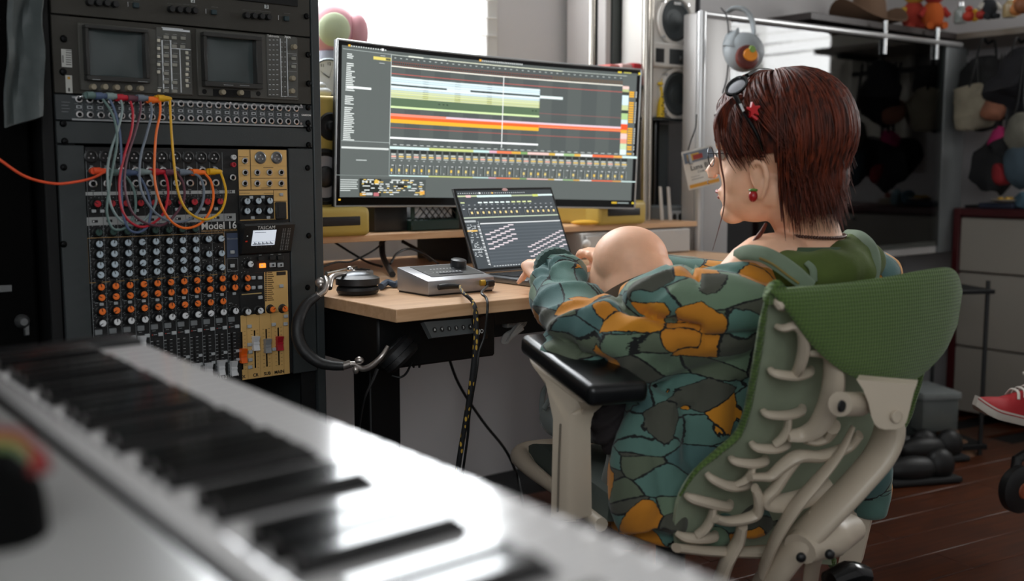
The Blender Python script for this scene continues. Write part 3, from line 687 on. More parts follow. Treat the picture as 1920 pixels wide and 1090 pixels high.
cable('orange', '#ee6d1c', 'orange patch cable hanging in a loop to the lower jacks', [(765, 108), (765, 210), (737, 350), (725, 550), (730, 700), (770, 850), (840, 970), (940, 1025), (1050, 995), (1120, 910), (1148, 800), (1130, 690), (1080, 625)])
cable('yellow', '#d9a416', 'yellow patch cable, the rightmost of the plugged ones', [(835, 97), (840, 210), (850, 380), (870, 600), (900, 780), (960, 900), (1060, 960), (1140, 950), (1210, 890), (1238, 780), (1222, 690), (1197, 620)])
cable('vermilion', '#e2512a', 'long orange-red cable entering from the left edge of the picture', [(-900, 200), (-500, 450), (-383, 535), (-200, 655), (0, 705), (150, 695), (280, 665), (380, 615)], free=at(-130, 220, 1.35))
# ---- dark cloth-covered cabinet and hanging tape strip at far left
LC = Frame(RK(-.815, 0, -.02), RK.x, Z)
mat('matt_black', '#030303', .9).node_tree.nodes['Principled BSDF'].inputs['Specular IOR Level'].default_value = .1
CHARB.node_tree.nodes['Principled BSDF'].inputs['Specular IOR Level'].default_value = .3
cb = root('black_flight_case', LC(.4, 0, -.2), 'tall matt black cabinet left of the equipment rack', 'cabinet')
obj('body', MB().box2(LC, 0, .78, 0, 1.8, -.5, 0, .006), mat('matt_black', '#030303', .9), cb)
a, b = LC.px(42, 603, .004); obj('latch', MB().lathe(LC, [(.012, 0), (.012, .006), (.006, .014), (0, .014)], (a, b, 0), 14).box(LC, (a+.006, b-.01, .004), (.01, .03, .006), .002), mat('nickel', '#77797a'), cb)
a, b = LC.px(5, 542, .004); obj('label_plate', MB().box(LC, (a, b, .002), (.03, .012, .003), .001), mat('nickel', '#77797a'), cb)
pts = [(12, -30), (80, -30), (72, 60), (78, 120), (76, 218), (15, 240), (10, 100)]
G = RK.off(0, 0, .04); rows = []
for j in range(14):
    t = j/13; r_ = []
    for i in range(8):
        s_ = i/7; x = 12+ (66+6*math.sin(t*9+1)*.4)*s_ - 3*t*(1-s_); y = -60+ t*(300-22*s_)
        a, b = G.px(x, y); r_.append(G(a, b, .012*math.sin(s_*6+t*3)+.006*math.sin(t*14)))
    rows.append(r_)
obj('hanging_cloth', MB().plate(rows, .003), mat('dark_tape_cloth', '#454c4c', .55, bump=.3, bscale=60), None, 'strip of dark grey cloth hanging at top left over black', cat='cloth')
# ================================================================== desk
DZ = .75
dk = root('standing_desk', rf(.75, .3, 0), 'height-adjustable desk with a pale birch top and black frame below', 'desk')
dtop = MB().box2(ROOM, 0, 1.5, DZ-.024, DZ, -.66, 0, .0015)
obj('desktop', dtop, BIRCH, dk, base=C0)
BM = mat('black_metal', '#0c0d0e', .5, .3)
fm = MB()
fm.box2(ROOM, .06, 1.5, DZ-.07, DZ-.0245, -.5, -.42).box2(ROOM, .06, 1.5, DZ-.07, DZ-.0245, -.2, -.12)
obj('crossbar', fm, BM, dk)
obj('drive_box', MB().box2(ROOM, .02, .30, DZ-.13, DZ-.025, -.56, -.1, .004), BM, dk)
for u in (.15, 1.36):
    obj('leg', MB().box2(ROOM, u-.038, u+.038, .03, DZ-.1, -.36, -.29, .003), BM, dk)
    obj('foot', MB().box2(ROOM, u-.04, u+.04, 0, .03, -.6, -.05, .004), BM, dk)
# cable tray across the front, under the top
obj('cable_tray', MB().box2(ROOM, .25, 1.3, DZ-.115, DZ-.03, -.3, -.22, .003).box2(ROOM, .25, 1.3, DZ-.115, DZ-.108, -.45, -.22), BM, dk)
# hand controller: tilted panel
cf = Frame(at(795, 604, 1.955), at(886, 597, 2.03)-at(795, 604, 1.955), Z*.95+VV*.30)
w_ = (at(888, 598, 2.03)-at(795, 604, 1.955)).length
ct = obj('height_controller', MB().prism([cf(0, 0, 0), cf(w_, 0, 0), cf(w_, -.029, 0), cf(.012, -.031, 0)], -cf.z*.012), mat('controller_grey', '#4a4d4e', .4), dk)
L = Layer(cf)
for i in range(6):
    a = .020+i*.0145*w_/.1+.001; b = -.0165
    r = []; 
    L.poly([(a+.0052*math.cos(t), b+.0052*math.sin(t)) for t in [2*math.pi*j/12 for j in range(12)]], '#151617', .0006)
    text('symbol', '^v1234'[i] if i > 1 else ('A' if i == 0 else 'V'), cf, a, b, .0062, WHT, ct, .0012, bold=.0001)
L.build('markings', PRINT, ct)
b2 = Frame(at(893, 606, 2.02), at(915, 604, 2.04)-at(893, 606, 2.02), Z)
obj('brand_plate', MB().prism([b2(-.004, .008, 0), b2(.022, .012, 0), b2(.030, -.032, 0), b2(.0, -.034, 0)], -b2.z*.01), BLKG, dk); text('lettering', 'JO', b2, .012, -.017, .011, WHT, dk, .001, bold=.0002)
# raised rear shelf
SZ = .843
sh = root('monitor_shelf', rf(.6, .8, DZ), 'raised birch shelf along the rear of the desk under the speakers', 'shelf')
obj('board', MB().box2(ROOM, -.1, 1.5, SZ-.016, SZ, -.98, -.64, .001), BIRCH, sh)
for u in (.02, .66, 1.46): obj('support', MB().box2(ROOM, u, u+.03, DZ, SZ-.017, -.95, -.70, .002), GRY if u > 1 else BM, sh)
# rear desk extension so the shelf stands on something
obj('rear_desktop', MB().box2(ROOM, 0, 1.5, DZ-.024, DZ, -1.02, -.665, .0015), BIRCH, dk)
# ================================================================== ultrawide monitor
pBL = at(628, 387, 2.56); pBR = at(1190, 391, 3.07); pTL = at(640, 75, 2.56); pTR = at(1202, 130, 3.07)
MF = Frame(pBL, pBR-pBL, (pTL-pBL)+(pTR-pBR)); MW = (pBR-pBL).length; MH = ((pTL-pBL).dot(MF.y)+(pTR-pBR).dot(MF.y))/2
RAD = 2.0
def curve(a, b, lift=0): 
    u = a-MW/2; sag = math.sqrt(RAD**2-u*u)-math.sqrt(RAD**2-(MW/2)**2)
    return MF(a, b, -sag+lift)
mn = root('ultrawide_monitor', curve(MW/2, -.08, -.1), 'large curved ultrawide monitor showing a music arrangement', 'monitor')
def sheet(f, a0, a1, b0, b1, c, th, n=24):
    return MB().plate([[f(a0+(a1-a0)*i/n, b, c) for b in (b0, b1)] for i in range(n+1)], th)
hb = MB().plate([[curve(MW*i/24, b, -.002) for b in (0, .01, MH-.01, MH)] for i in range(25)], .012)
obj('housing', hb, mat('monitor_shell', '#1a1c1d', .4), mn)
rim = MB()
for f in (lambda t: curve(MW*t, 0, -.001), lambda t: curve(MW*t, MH, -.001)): rim.tube([f(i/24) for i in range(25)], .0028, 6)
for a in (0, MW): rim.tube([curve(a, 0, -.001), curve(a, MH, -.001)], .0028, 6)
obj('rim', rim, mat('silver_rim', '#b8bbbc', .3, .7), mn)
obj('bezel', sheet(curve, .002, MW-.002, .002, MH-.002, 0, .003), BLKG, mn)
L = Layer(curve)
def XM(px):
    c = 0
    for _ in range(3):
        a = MF.px(px, 250, c)[0]; u = a-MW/2; c = -(math.sqrt(RAD**2-u*u)-math.sqrt(RAD**2-(MW/2)**2))
    return a
def SR(x0, y0, x1, y1, c, k=1, n=0):
    """x in photo pixels converted to metres along the panel, y as a fraction of the height measured down"""
    a0, a1 = XM(x0), XM(x1); n = n or max(1, int((a1-a0)/.05))
    L.rect(a0, MH*(1-y0), a1, MH*(1-y1), c, .0012+.00022*k, n)
L.rect(.013, .022, MW-.013, MH-.012, '#5a605e', .0008, 24)
XL, XE = 731, 1163
SR(640, .035, 1196, .045, '#525957', 0); 
SR(XL, .045, XE, .61, '#4f5554', 0)
for i in range(8): SR(XL+55*i, .125, XL+55*i+26, .60, '#565c5a', 1)
SR(XL-1.2, .05, XL, .61, '#b5beba', 2); SR(640, .05, XL, .053, '#a5aeaa', 2); SR(640, .598, XL, .602, '#9aa3a0', 2)
random.seed(3); y = .075
for i in range(46):
    if i not in (3, 4, 20, 21, 27): SR(648-i*.12, y, 650+5+9*random.random(), y+.0065, '#d2d8d5', 2)
    y += .0114 if i not in (19,) else .014
SR(648, .268, 694, .282, '#e4eae8', 3); SR(697, .075, XL-1, .094, '#dccd6c', 3); SR(720, .078, XL-2, .092, '#5e5c3a', 4); SR(710, .064, 719, .068, '#b0b6b4', 3); SR(708, .110, 718, .114, '#b0b6b4', 3)
for i in range(15): SR(655+i*4.5, .026, 657.6+i*4.5, .033, '#c8cecb', 2)
SR(650, .022, 654, .034, '#e8b23a', 2); SR(712, .022, 716, .036, '#eef0ef', 3)
for i in range(22): SR(899+i*3.5, .026, 901+i*3.5, .035, '#cfd4d2', 2)
SR(894, .022, 898, .036, '#e6a63a', 2); SR(1153, .024, 1160, .036, '#d9c23a', 2); SR(1164, .026, 1178, .034, '#b8b45a', 2); SR(1191, .022, 1195, .038, '#d9c23a', 2)
SR(XL, .050, 1170, .055, '#aab2aa', 2); SR(762, .048, 790, .056, '#e4e8da', 3); SR(802, .049, 834, .056, '#e4e8da', 3); SR(836, .050, 1050, .0555, '#dcdfc8', 3)
for i in range(40): SR(XL+5+i*10.8, .068, XL+8.5+i*10.8, .073, '#b2bab7', 2)
for i in range(108):
    for j in range(3): SR(XL+1+i*4, .091+j*.0085, XL+3.2+i*4, .0965+j*.0085, ('#8d4b3d', '#3c2420', '#7c4534')[j] if i < 75 else '#75573a', 2)
SR(XL, .119, XE, .126, '#f0ecdf', 2); SR(XL, .166, XE, .170, '#c0625a', 2)
G1 = 1009
for y0, y1, c in ((.189, .200, '#d9ecf2'), (.203, .214, '#cde2ea'), (.217, .229, '#d9ecf2'), (.244, .256, '#e0eef3'), (.259, .267, '#c8dde4'), (.270, .280, '#cdd6a8'), (.283, .293, '#d3da9f'), (.296, .305, '#c3cb88'), (.308, .316, '#cdd49a')): SR(XL, y0, G1, y1, c, 2)
SR(XL, .187, G1, .317, '#aebcbc', 1); SR(XL, .231, G1, .243, '#dcebf0', 2); SR(XL, .232, 835, .242, '#3d4846', 3); SR(879, .230, G1, .242, '#3d4846', 3)
SR(G1, .231, 1052, .249, '#e2f2f0', 4)
SR(XL, .317, G1, .368, '#586d54', 2); SR(XL, .368, G1, .381, '#cfe6aa', 3)
for x in (820, 828, 835, 995, 1001): SR(x, .335, x+3, .341, '#26302a', 5)
SR(G1, .350, XE, .353, '#96605c', 2)
SR(835, .415, XE, .427, '#dfc6d2', 4); SR(XL, .415, XE, .432, '#ee8d78', 3); SR(XL, .432, XE, .450, '#f6642c', 3); SR(XL, .450, G1, .474, '#e6b034', 4); SR(G1, .441, XE, .445, '#f8a480', 4)
SR(XL, .502, XE, .506, '#ac5a52', 2); SR(XL, .562, G1, .574, '#f4f6f7', 3); SR(939.5, .12, 941, .60, '#e4e8e6', 6)
for i in range(35): SR(737+i*12.6, .607, 744+i*12.6, .612, '#b8bfbc', 2)
# coloured headers at the right of the lanes
y = .125
for h_, c in ((.022, '#ecc9c0'), (.018, '#b3bf86'), (.022, '#3c403a'), (.07, '#cfe6ec'), (.035, '#c3cf9a'), (.02, '#35403a'), (.045, '#a9c98a'), (.03, '#cfe2ec'), (.04, '#f5562a'), (.025, '#dca83a'), (.04, '#efc6c0'), (.03, '#e89a80'), (.04, '#c2d8b0'), (.04, '#d6e8e4')):
    SR(XE, y, XE+12, y+h_, c, 3); y += h_+.001
for y in [.16, .175, .19] + [.235+i*.017 for i in range(9)] + [.42+i*.017 for i in range(7)] + [.55, .567, .60]: SR(1176, y, 1185, y+.012, '#e2a82e', 3); SR(1188, y, 1189.5, y+.012, '#c8ccca', 3)
# mixer
for a, b, c in ((XL, 805, '#cfe8e4'), (805, 888, '#c6cf84'), (888, 918, '#c2e0dc'), (918, 932, '#dcaabb'), (932, 960, '#ee7a50'), (960, 977, '#dba844'), (977, 990, '#7fa466'), (990, 1030, '#ecc3bc'), (1030, 1042, '#d6b04c'), (1042, 1058, '#e8ebe8'), (1058, 1078, '#9bbd86'), (1078, 1090, '#e0b04a'), (1090, 1112, '#e8ebe8'), (1112, 1152, '#ee6a40'), (1152, 1168, '#e2a44e'), (1168, 1196, '#cfe8e4')):
    SR(a, .622, b, .638, c, 2); SR(a, .803, b, .810, c, 2)
for i in range(33):
    x = 733+i*(14.2-.02*i)
    if x > 1185: break
    SR(x, .642, x+11, .662, '#2a2e2c', 2); SR(x+1, .666, x+9, .676, '#b9bfb8', 3); SR(x+1, .680, x+10, .689, '#e0c070' if i % 3 else '#e8b0a0', 3); SR(x+1, .694, x+10, .698, '#ccd2ce', 3)
    SR(x+4.5, .708, x+8, .712, '#b9bfbc', 3); SR(x+2, .738, x+5.5, .742, '#e6e9e8', 3); SR(x+7.2, .736, x+8.2, .796, '#262a29', 3)
    for k in range(6): SR(x+9.4, .738+k*.0098, x+10.4, .743+k*.0098, '#aab1ae', 3)
    if i not in (7, 12, 15, 17, 22, 24, 26): SR(x+.4, .762, x+3.6, .780, '#dfc878' if i % 4 else '#e8c050', 3)
    SR(x+1.4, .785, x+2.4, .795, '#c9cecb', 3)
SR(XL-1, .61, XL, .81, '#8b9491', 2)
SR(640, .635, XL-2, .647, '#cfd5d2', 2); SR(668, .712, 688, .718, '#b3bab7', 2); SR(630, .808, XL, .811, '#7b8481', 2)
for i in range(6): SR(639, .835+i*.013, 672-(14 if i == 5 else 2*(i % 2)), .841+i*.013, '#bdc4c1', 2)
SR(675, .828, 716, .940, '#272b28', 2); SR(716, .828, 800, .940, '#4a504e', 2); SR(738, .862, 764, .886, '#1f2322', 3); SR(765, .868, 780, .884, '#9fc0bc', 3); SR(688, .915, 700, .932, '#b8bdbc', 4); SR(702, .915, 712, .937, '#b46a70', 4); SR(676, .918, 687, .936, '#b98a36', 4); SR(789, .90, 798, .925, '#dda24a', 4); SR(703, .838, 712, .86, '#d8b04a', 4)
for i in range(90): x = random.uniform(677, 792); y = .832+.013*random.randrange(8); SR(x, y, x+4+(i % 3)*1.5, y+.006, '#d5dad7' if i % 4 else '#d8b860', 5)
for x in (680, 687, 694, 735, 745, 755, 770): SR(x, .84, x+3, .855, '#c8ceca', 5)
SR(636, .955, 640, .965, '#e8b23a', 2); SR(1152, .955, 1162, .968, '#c9a62e', 3); SR(1163, .958, 1184, .966, '#8f9a98', 3); SR(1190, .955, 1194, .968, '#d9c23a', 3); SR(985, .885, 1001, .891, '#a9b0ad', 2)
L.build('screen', SCREENP, mn, label='lit screen with coloured audio tracks')
obj('stand', MB().box2(MF, MW*.36, MW*.46, -.09, MH*.4, -.13, -.10, .006).box(ROOM, ((curve(MW*.41, 0, -.12)-C0).dot(U), SZ+.006, -(curve(MW*.41, 0, -.12)-C0).dot(VV)-.05), (.22, .012, .16), .004), BLKG, mn)
# ================================================================== laptop
LH = V3((-.081, 2.43, DZ+.014)); lu = V3((math.cos(R(40)), math.sin(R(40)), 0)); lv = V3((-lu.y, lu.x, 0))
SIL = mat('space_grey_metal', '#7c7e80', .35, .85, bump=.03)
LW, LD = .3126, .221
lp = root('laptop', LH-V3((0, 0, .014)), 'open grey laptop on the desk showing a note grid', 'laptop')
B = Frame(LH, lu, -lv)   # a right, b towards user, c = down?
bs = Frame(LH-V3((0, 0, .014)), lu, lv)
obj('base', MB().box2(bs, 0, LW, -LD, .005, 0.001, .014, .003, 2), SIL, lp)
obj('keyboard_well', MB().box2(bs, .02, LW-.02, -.125, -.015, .0135, .0143), BLK, lp)
km = MB().box(F0, (0, 0, .0008), (.0165, .0155, .0016), .0004).mesh('key', BLK)
for r_ in range(5):
    for c_ in range(14): inst('key', km, bs.mat(.032+c_*.0191, -.026-r_*.0188, .0143), lp)
obj('trackpad', MB().box2(bs, .09, LW-.09, -.215, -.135, .0135, .0144, .0003), mat('trackpad', '#6a6c6e', .3, .6), lp)
ld = (Z*math.cos(R(25))+lv*math.sin(R(25)))
LF = Frame(LH, lu, ld)
obj('lid', MB().box2(LF, 0, LW, .003, .216, -.006, -.0005, .0025, 2), SIL, lp)
obj('screen_bezel', MB().box2(LF, .002, LW-.002, .006, .214, -.001, .0004, .0003), BLKG, lp)
L = Layer(LF)
def LR(x0, y0, x1, y1, c, k=1): L.rect(.008+(LW-.016)*x0, .012+.196*(1-y0), .008+(LW-.016)*x1, .012+.196*(1-y1), c, .0006+.00015*k)
LR(0, 0, 1, 1, '#3d4347', 0); LR(0, 0, 1, .05, '#33383b', 1)
LR(0, .062, .4, .082, '#b9c49c', 2); LR(.08, .06, .13, .09, '#e6bcbc', 3); LR(.19, .062, .55, .09, '#cfe8e2', 3); LR(.55, .065, .78, .085, '#a9b590', 2); LR(.78, .062, .84, .092, '#c8d26e', 3); LR(.84, .062, 1, .085, '#d8ecea', 3)
for i in range(32): LR(.01+i*.022, .03, .02+i*.022, .04, '#c5cacc', 2)
LR(.35, .025, .365, .045, '#e8b23a', 3); LR(.22, .024, .235, .046, '#eef0ef', 3)
for i in range(17):
    x = .01+i*.058
    if 3 <= i <= 12: LR(x, .15, x+.04, .168, '#e3f1ee' if i < 9 else '#d3dc9e', 3)
    elif i == 0: LR(x, .15, x+.04, .165, '#c6d09a', 3)
    LR(x+.012, .185, x+.03, .192, '#a8aeb0', 2); LR(x+.005, .235, x+.025, .243, '#dfe3e4', 2); LR(x+.047, .22, x+.052, .33, '#17191a', 2)
    if i not in (0, 10): LR(x+.018, .275, x+.037, .305, '#e6cf8c', 3)
    LR(x+.054, .24, x+.0555, .33, '#9aa0a2', 2)
LR(0, .345, 1, .360, '#b6c2ac', 2); LR(0, .385, .11, .41, '#a9aeb0', 2); LR(.145, .425, 1, .440, '#d2d5d6', 2); LR(.13, .40, .133, .97, '#c9ced0', 2)
LR(.145, .445, 1, .97, '#454c52', 1)
for i in range(12): LR(.145, .46+i*.042, 1, .476+i*.042, '#4d555b', 2)
for i in range(24): LR(.112, .44+i*.022, .132, .452+i*.022, '#e8eaec' if i % 2 else '#8f9496', 3)
for i in range(70): x = random.uniform(.004, .092); y = .44+.016*random.randrange(26); LR(x, y, x+.012, y+.008, '#c3c8ca', 3)
LR(0, .51, .10, .53, '#dfb45c', 3); LR(0, .75, .11, .765, '#aeb3b5', 3)
for k in range(4):
    for i in range(6): LR(.165+i*.052, .565-.022*i+k*.062, .222+i*.052, .580-.022*i+k*.062, '#dccfd4', 4)
    for i in range(10): x = .565+i*.043; LR(x, .755-.021*i+k*.062, x+.045, .769-.021*i+k*.062, '#dccfd4', 4)
for i in range(12): LR(.16+i*.028, .975, .178+i*.028, .983, '#cfd4d6', 3)
L.build('screen', SCREENP, lp, label='lit screen with stepped rows of pale notes')
obj('camera_cover', MB().ell(LF(LW*.5, .209, .0012), .009, .004, .0012, LF, 14, 6), mat('pink_sticker', '#e8b8b4', .5), lp)
# ================================================================== audio interface
P0 = onz(803, 557, DZ); PR = onz(927, 546, DZ); PL = onz(735, 551, DZ)
ix = (PR-P0); iy = (PL-P0); iy.z = 0; iy = (iy - ix.normalized()*iy.dot(ix.normalized())); IW = ix.length; IDp = iy.length*1.25
IF = Frame(P0, ix, Z)  # z toward viewer
it = root('audio_interface', IF(IW/2, 0, -.06), 'silver wedge-shaped audio interface box with one large dark knob', 'audio interface')
SILG = mat('silver_paint', '#a3a3a6', .38, .6, bump=.03, bscale=500)
hF, hB = .031, .052
back = -IDp
obj('underside', MB().box2(IF, .003, IW-.003, .0, .004, back+.003, -.003), BLK, it)
bd_ = MB(); sec = [V3((0, .003, 0)), V3((0, hF, 0)), V3((0, hB, back)), V3((0, .003, back))]
bm_ = bmesh.new(); vs = [bm_.verts.new(V3((a, p.y, p.z))) for a in (0, IW) for p in sec]
for f in ((0, 1, 2, 3), (7, 6, 5, 4), (0, 4, 5, 1), (1, 5, 6, 2), (2, 6, 7, 3), (3, 7, 4, 0)): bm_.faces.new([vs[i] for i in f])
bmesh.ops.bevel(bm_, geom=list(bm_.edges), offset=.003, segments=2, profile=.5, affect='EDGES'); bm_.verts.index_update()
bd_.add([IF(v.co.x, v.co.y, v.co.z) for v in bm_.verts], [[v.index for v in f.verts] for f in bm_.faces]); bm_.free()
obj('body', bd_, SILG, it)
tp = Frame(IF(0, hF, 0), IF.x, (IF(0, hB, back)-IF(0, hF, 0)))  # top surface: a right, b back, c up
dl = (IF(0, hB, back)-IF(0, hF, 0)).length
tz = 1
obj('control_plate', MB().prism([tp(IW*.16, dl*.22, .0002), tp(IW*.95, dl*.22, .0002), tp(IW*.95, dl*.92, .0002), tp(IW*.16, dl*.92, .0002)], tp.z*.0008), mat('plate_dark', '#3b3c3e', .35), it)
obj('volume_knob', MB().lathe(tp, [(.0165, .001), (.0175, .004), (.0165, .016), (.014, .0175), (0, .0175)], (IW*.80, dl*.72, 0), 28), mat('knob_dark', '#2d2e30', .35), it)
L = Layer(tp)
for i in range(8):
    for j in range(2): L.rect(IW*(.34+.05*i), dl*(.45+.2*j), IW*(.34+.05*i+.025), dl*(.48+.2*j), '#d6d8da', .0012)
for k in range(20):
    t = 2*math.pi*k/20; L.rect(IW*.25+.009*math.cos(t)-.0006, dl*.5+.009*math.sin(t)-.0006, IW*.25+.009*math.cos(t)+.0006, dl*.5+.009*math.sin(t)+.0006, '#c8cacc', .0012)
L.build('markings', PRINT, it)
sb = MB().box(F0, (0, 0, .001), (.008, .004, .002), .0005).mesh('button', mat('interface_button', '#55575a', .4))
for i in range(6): inst('push_button', sb, tp.mat(IW*(.36+.06*i), dl*.36, .0008), it)
# plugs and leads on the interface
pA = IF(IW*.30, .018, 0); cu = root('jack_cable', pA, 'black and yellow flecked braided cable running from interface to floor', 'cable')
obj('plug', MB().tube([IF(-.0+IW*.10, .019, .012), IF(IW*.22, .020, .014), IF(IW*.40, .018, .016)], [.0055, .006, .0045], 12, 4), BLK, cu)
PY = [IF(IW*.40, .018, .016), at(868, 549, 2.02), at(886, 566, 1.99), at(892, 590, 1.97), at(892, 640, 1.96), at(884, 720, 1.96), at(873, 790, 1.97), at(860, 870, 1.98), at(850, 960, 2.0), V3((-.10, 2.05, .01)), V3((-.25, 2.2, .01))]
BR = bpy.data.materials.new('flecked_braid'); BR.use_nodes = True; nt = BR.node_tree; b_ = nt.nodes['Principled BSDF']; tc = nt.nodes.new('ShaderNodeTexCoord'); mp = nt.nodes.new('ShaderNodeMapping'); mp.inputs['Scale'].default_value = (130, 130, 60)
vo = nt.nodes.new('ShaderNodeTexVoronoi'); vo.inputs['Scale'].default_value = 1.0; vo.inputs['Randomness'].default_value = .45; r_ = nt.nodes.new('ShaderNodeValToRGB'); r_.color_ramp.interpolation = 'CONSTANT'
r_.color_ramp.elements[0].color = lin('#caa23c')+(1,); r_.color_ramp.elements[1].position = .30; r_.color_ramp.elements[1].color = lin('#16171a')+(1,)
nt.links.new(tc.outputs['Object'], mp.inputs[0]); nt.links.new(mp.outputs[0], vo.inputs[0]); nt.links.new(vo.outputs[0], r_.inputs[0]); nt.links.new(r_.outputs[0], b_.inputs['Base Color']); b_.inputs['Roughness'].default_value = .7
obj('lead', MB().tube(PY, [.0035]*3+[.0052]*8, 10, 8), BR, cu)
cu2 = root('usb_cable', IF(IW*.9, .015, 0), 'thin black lead with a small yellow-ringed plug at the right of the interface', 'cable')
obj('plug', MB().box(Frame(IF(IW*.88, .018, .006), IF.x, Z), (0, 0, .004), (.022, .014, .012), .003), BLK, cu2)
obj('plug_ring', MB().tube([IF(IW*.76, .02, .004), IF(IW*.82, .02, .006)], [.006, .0065], 12), mat('brass_yellow', '#c9a13a', .3, .5), cu2)
obj('lead', MB().tube([IF(IW*.86, .014, .01), at(903, 549, 2.04), at(912, 560, 2.01), at(914, 580, 1.99), at(908, 630, 1.99), at(898, 660, 1.985), at(893, 700, 1.98), at(880, 780, 1.985), at(870, 870, 2.0), V3((-.16, 2.08, .01))], .0026, 8, 6), BLK, cu2)
# ================================================================== headphones on the desk edge
hp = root('studio_headphones', onz(671, 550, DZ), 'black studio headphones with silver arms, one cup on desk, band hanging over the edge', 'headphones')
c1_ = onz(671, 552, DZ)
hf = Frame(c1_, U, VV)
obj('ear_pad', MB().lathe(hf, [(.030, .001), (.041, .003), (.044, .010), (.042, .016), (.036, .019), (0, .019)], seg=32, sx=1, sy=.95), mat('leather_black', '#161617', .5, bump=.5, bscale=90), hp)
obj('ear_cup', MB().lathe(hf, [(.038, .019), (.0445, .021), (.0445, .034), (.040, .036), (.022, .044), (0, .045)], seg=32), mat('cup_black', '#1e1f21', .4), hp)
obj('cup_disc', MB().lathe(hf, [(.034, .0372), (.030, .041), (.018, .047), (0, .048)], seg=28), mat('cup_grey_metal', '#55575a', .3, .8), hp)
CHR = mat('satin_steel', '#b9b2ac', .28, .9)
obj('yoke', MB().tube([at(672, 513, 2.18), at(640, 514, 2.13), at(622, 521, 2.09), at(616, 540, 2.07)], [.004, .005, .006, .0075], 10, 6, flat=1.0).ell(at(602, 535, 2.05), .007, .007, .008), CHR, hp)
obj('hinge', MB().tube([at(609, 522, 2.06), at(612, 533, 2.04), at(608, 546, 2.03), at(596, 556, 2.02)], [.006, .0065, .006, .006], 10, 5).ell(at(600, 530, 2.05), .010, .006, .010), CHR, hp)
bandp = [at(594, 556, 2.02), at(574, 572, 2.0), at(560, 600, 1.98), at(559, 632, 1.97), at(572, 660, 1.96), at(598, 680, 1.955), at(622, 686, 1.95), at(645, 687, 1.95)]
obj('headband', MB().tube(bandp, [.008, .010, .0115, .012, .0115, .0105, .009, .008], 14, 6), mat('leather_black', '#161617', .5), hp)
obj('clasp', MB().tube([at(643, 687, 1.95), at(658, 682, 1.95)], .0075, 10), CHR, hp)
obj('clasp', MB().tube([at(590, 560, 2.02), at(598, 552, 2.02)], .0075, 10), CHR, hp)
obj('adjuster_arm', MB().tube([at(656, 683, 1.95), at(668, 684, 1.95), at(680, 692, 1.945), at(697, 686, 1.94), at(716, 668, 1.94), at(727, 650, 1.95)], [.005, .006, .006, .006, .005, .004], 10, 6), CHR, hp)
obj('hinge', MB().ell(at(674, 676, 1.945), .009, .007, .007).ell(at(667, 694, 1.945), .006, .006, .008), CHR, hp)
ca = (at(775, 615, 2.06)-at(715, 680, 1.95)).normalized(); cz = V3((.45, -.45, -.75)).normalized()
c2 = at(748, 664, 2.0)
cf2 = Frame(c2, ca, V3((-.5, .6, -.45)))
hz = 1 if cf2.z.dot(V3((-.5, -.7, 0))) > 0 else -1
obj('ear_cup', MB().lathe(cf2, [(.044, 0), (.045, hz*.012), (.036, hz*.018), (.02, hz*.020), (0, hz*.020)], seg=28, sy=.8), mat('cup_black', '#1e1f21', .4), hp)
obj('ear_pad', MB().lathe(cf2, [(0, hz*-.018), (.036, hz*-.018), (.043, hz*-.012), (.043, -hz*.001), (0, 0)], seg=28, sy=.8), mat('leather_black', '#161617', .5), hp)
obj('cup_disc', MB().lathe(cf2, [(.030, hz*.0185), (.028, hz*.021), (.012, hz*.022), (0, hz*.022)], seg=24, sy=.8), mat('cup_grey_metal', '#55575a', .3, .8), hp)
obj('lead', MB().tube([at(708, 692, 1.96), at(700, 712, 1.955), at(685, 745, 1.95), at(676, 790, 1.96), at(668, 860, 1.98)], [.004, .003, .0018, .0015, .0015], 8, 6), BLK, hp)
# small controller and remote behind the headphones
rc_ = root('small_keypad', onz(668, 527, DZ), 'small grey keypad remote lying behind the headphones', 'remote')
kf = Frame(onz(655, 521, DZ), U, VV)
obj('body', MB().box2(kf, -.05, .055, -.02, .03, .0005, .016, .003, 2), GRY, rc_)
kb = MB().box(F0, (0, 0, .001), (.007, .007, .003), .0008).mesh('button', BLK)
for i in range(8):
    for j in range(4): inst('button', kb, kf.mat(-.035+i*.0115, -.013+j*.0115, .016), rc_)
tr = root('chrome_stick', onz(630, 532, DZ), 'chrome metal fitting with ball knobs lying beside the keypad', 'fitting')
obj('rod', MB().tube([onz(612, 540, DZ)+V3((0, 0, .03)), onz(650, 530, DZ)+V3((0, 0, .03)), onz(668, 523, DZ)+V3((0, 0, .028))], .004, 10), STEEL, tr)
obj('ball_knob', MB().ell(at(656, 505, 2.25), .007, .007, .007).ell(at(664, 511, 2.25), .006, .006, .006), STEEL, tr)
# blue cable bundle
obj('blue_strap', MB().tube([onz(714, 545, DZ)+V3((0, 0, .008)), onz(727, 538, DZ)+V3((0, 0, .010)), onz(740, 541, DZ)+V3((0, 0, .008)), onz(750, 536, DZ)+V3((0, 0, .008))], .007, 8, 4), mat('denim_blue', '#3a4658', .7), None, 'small dark blue fabric strap between headphones and audio interface', cat='strap')
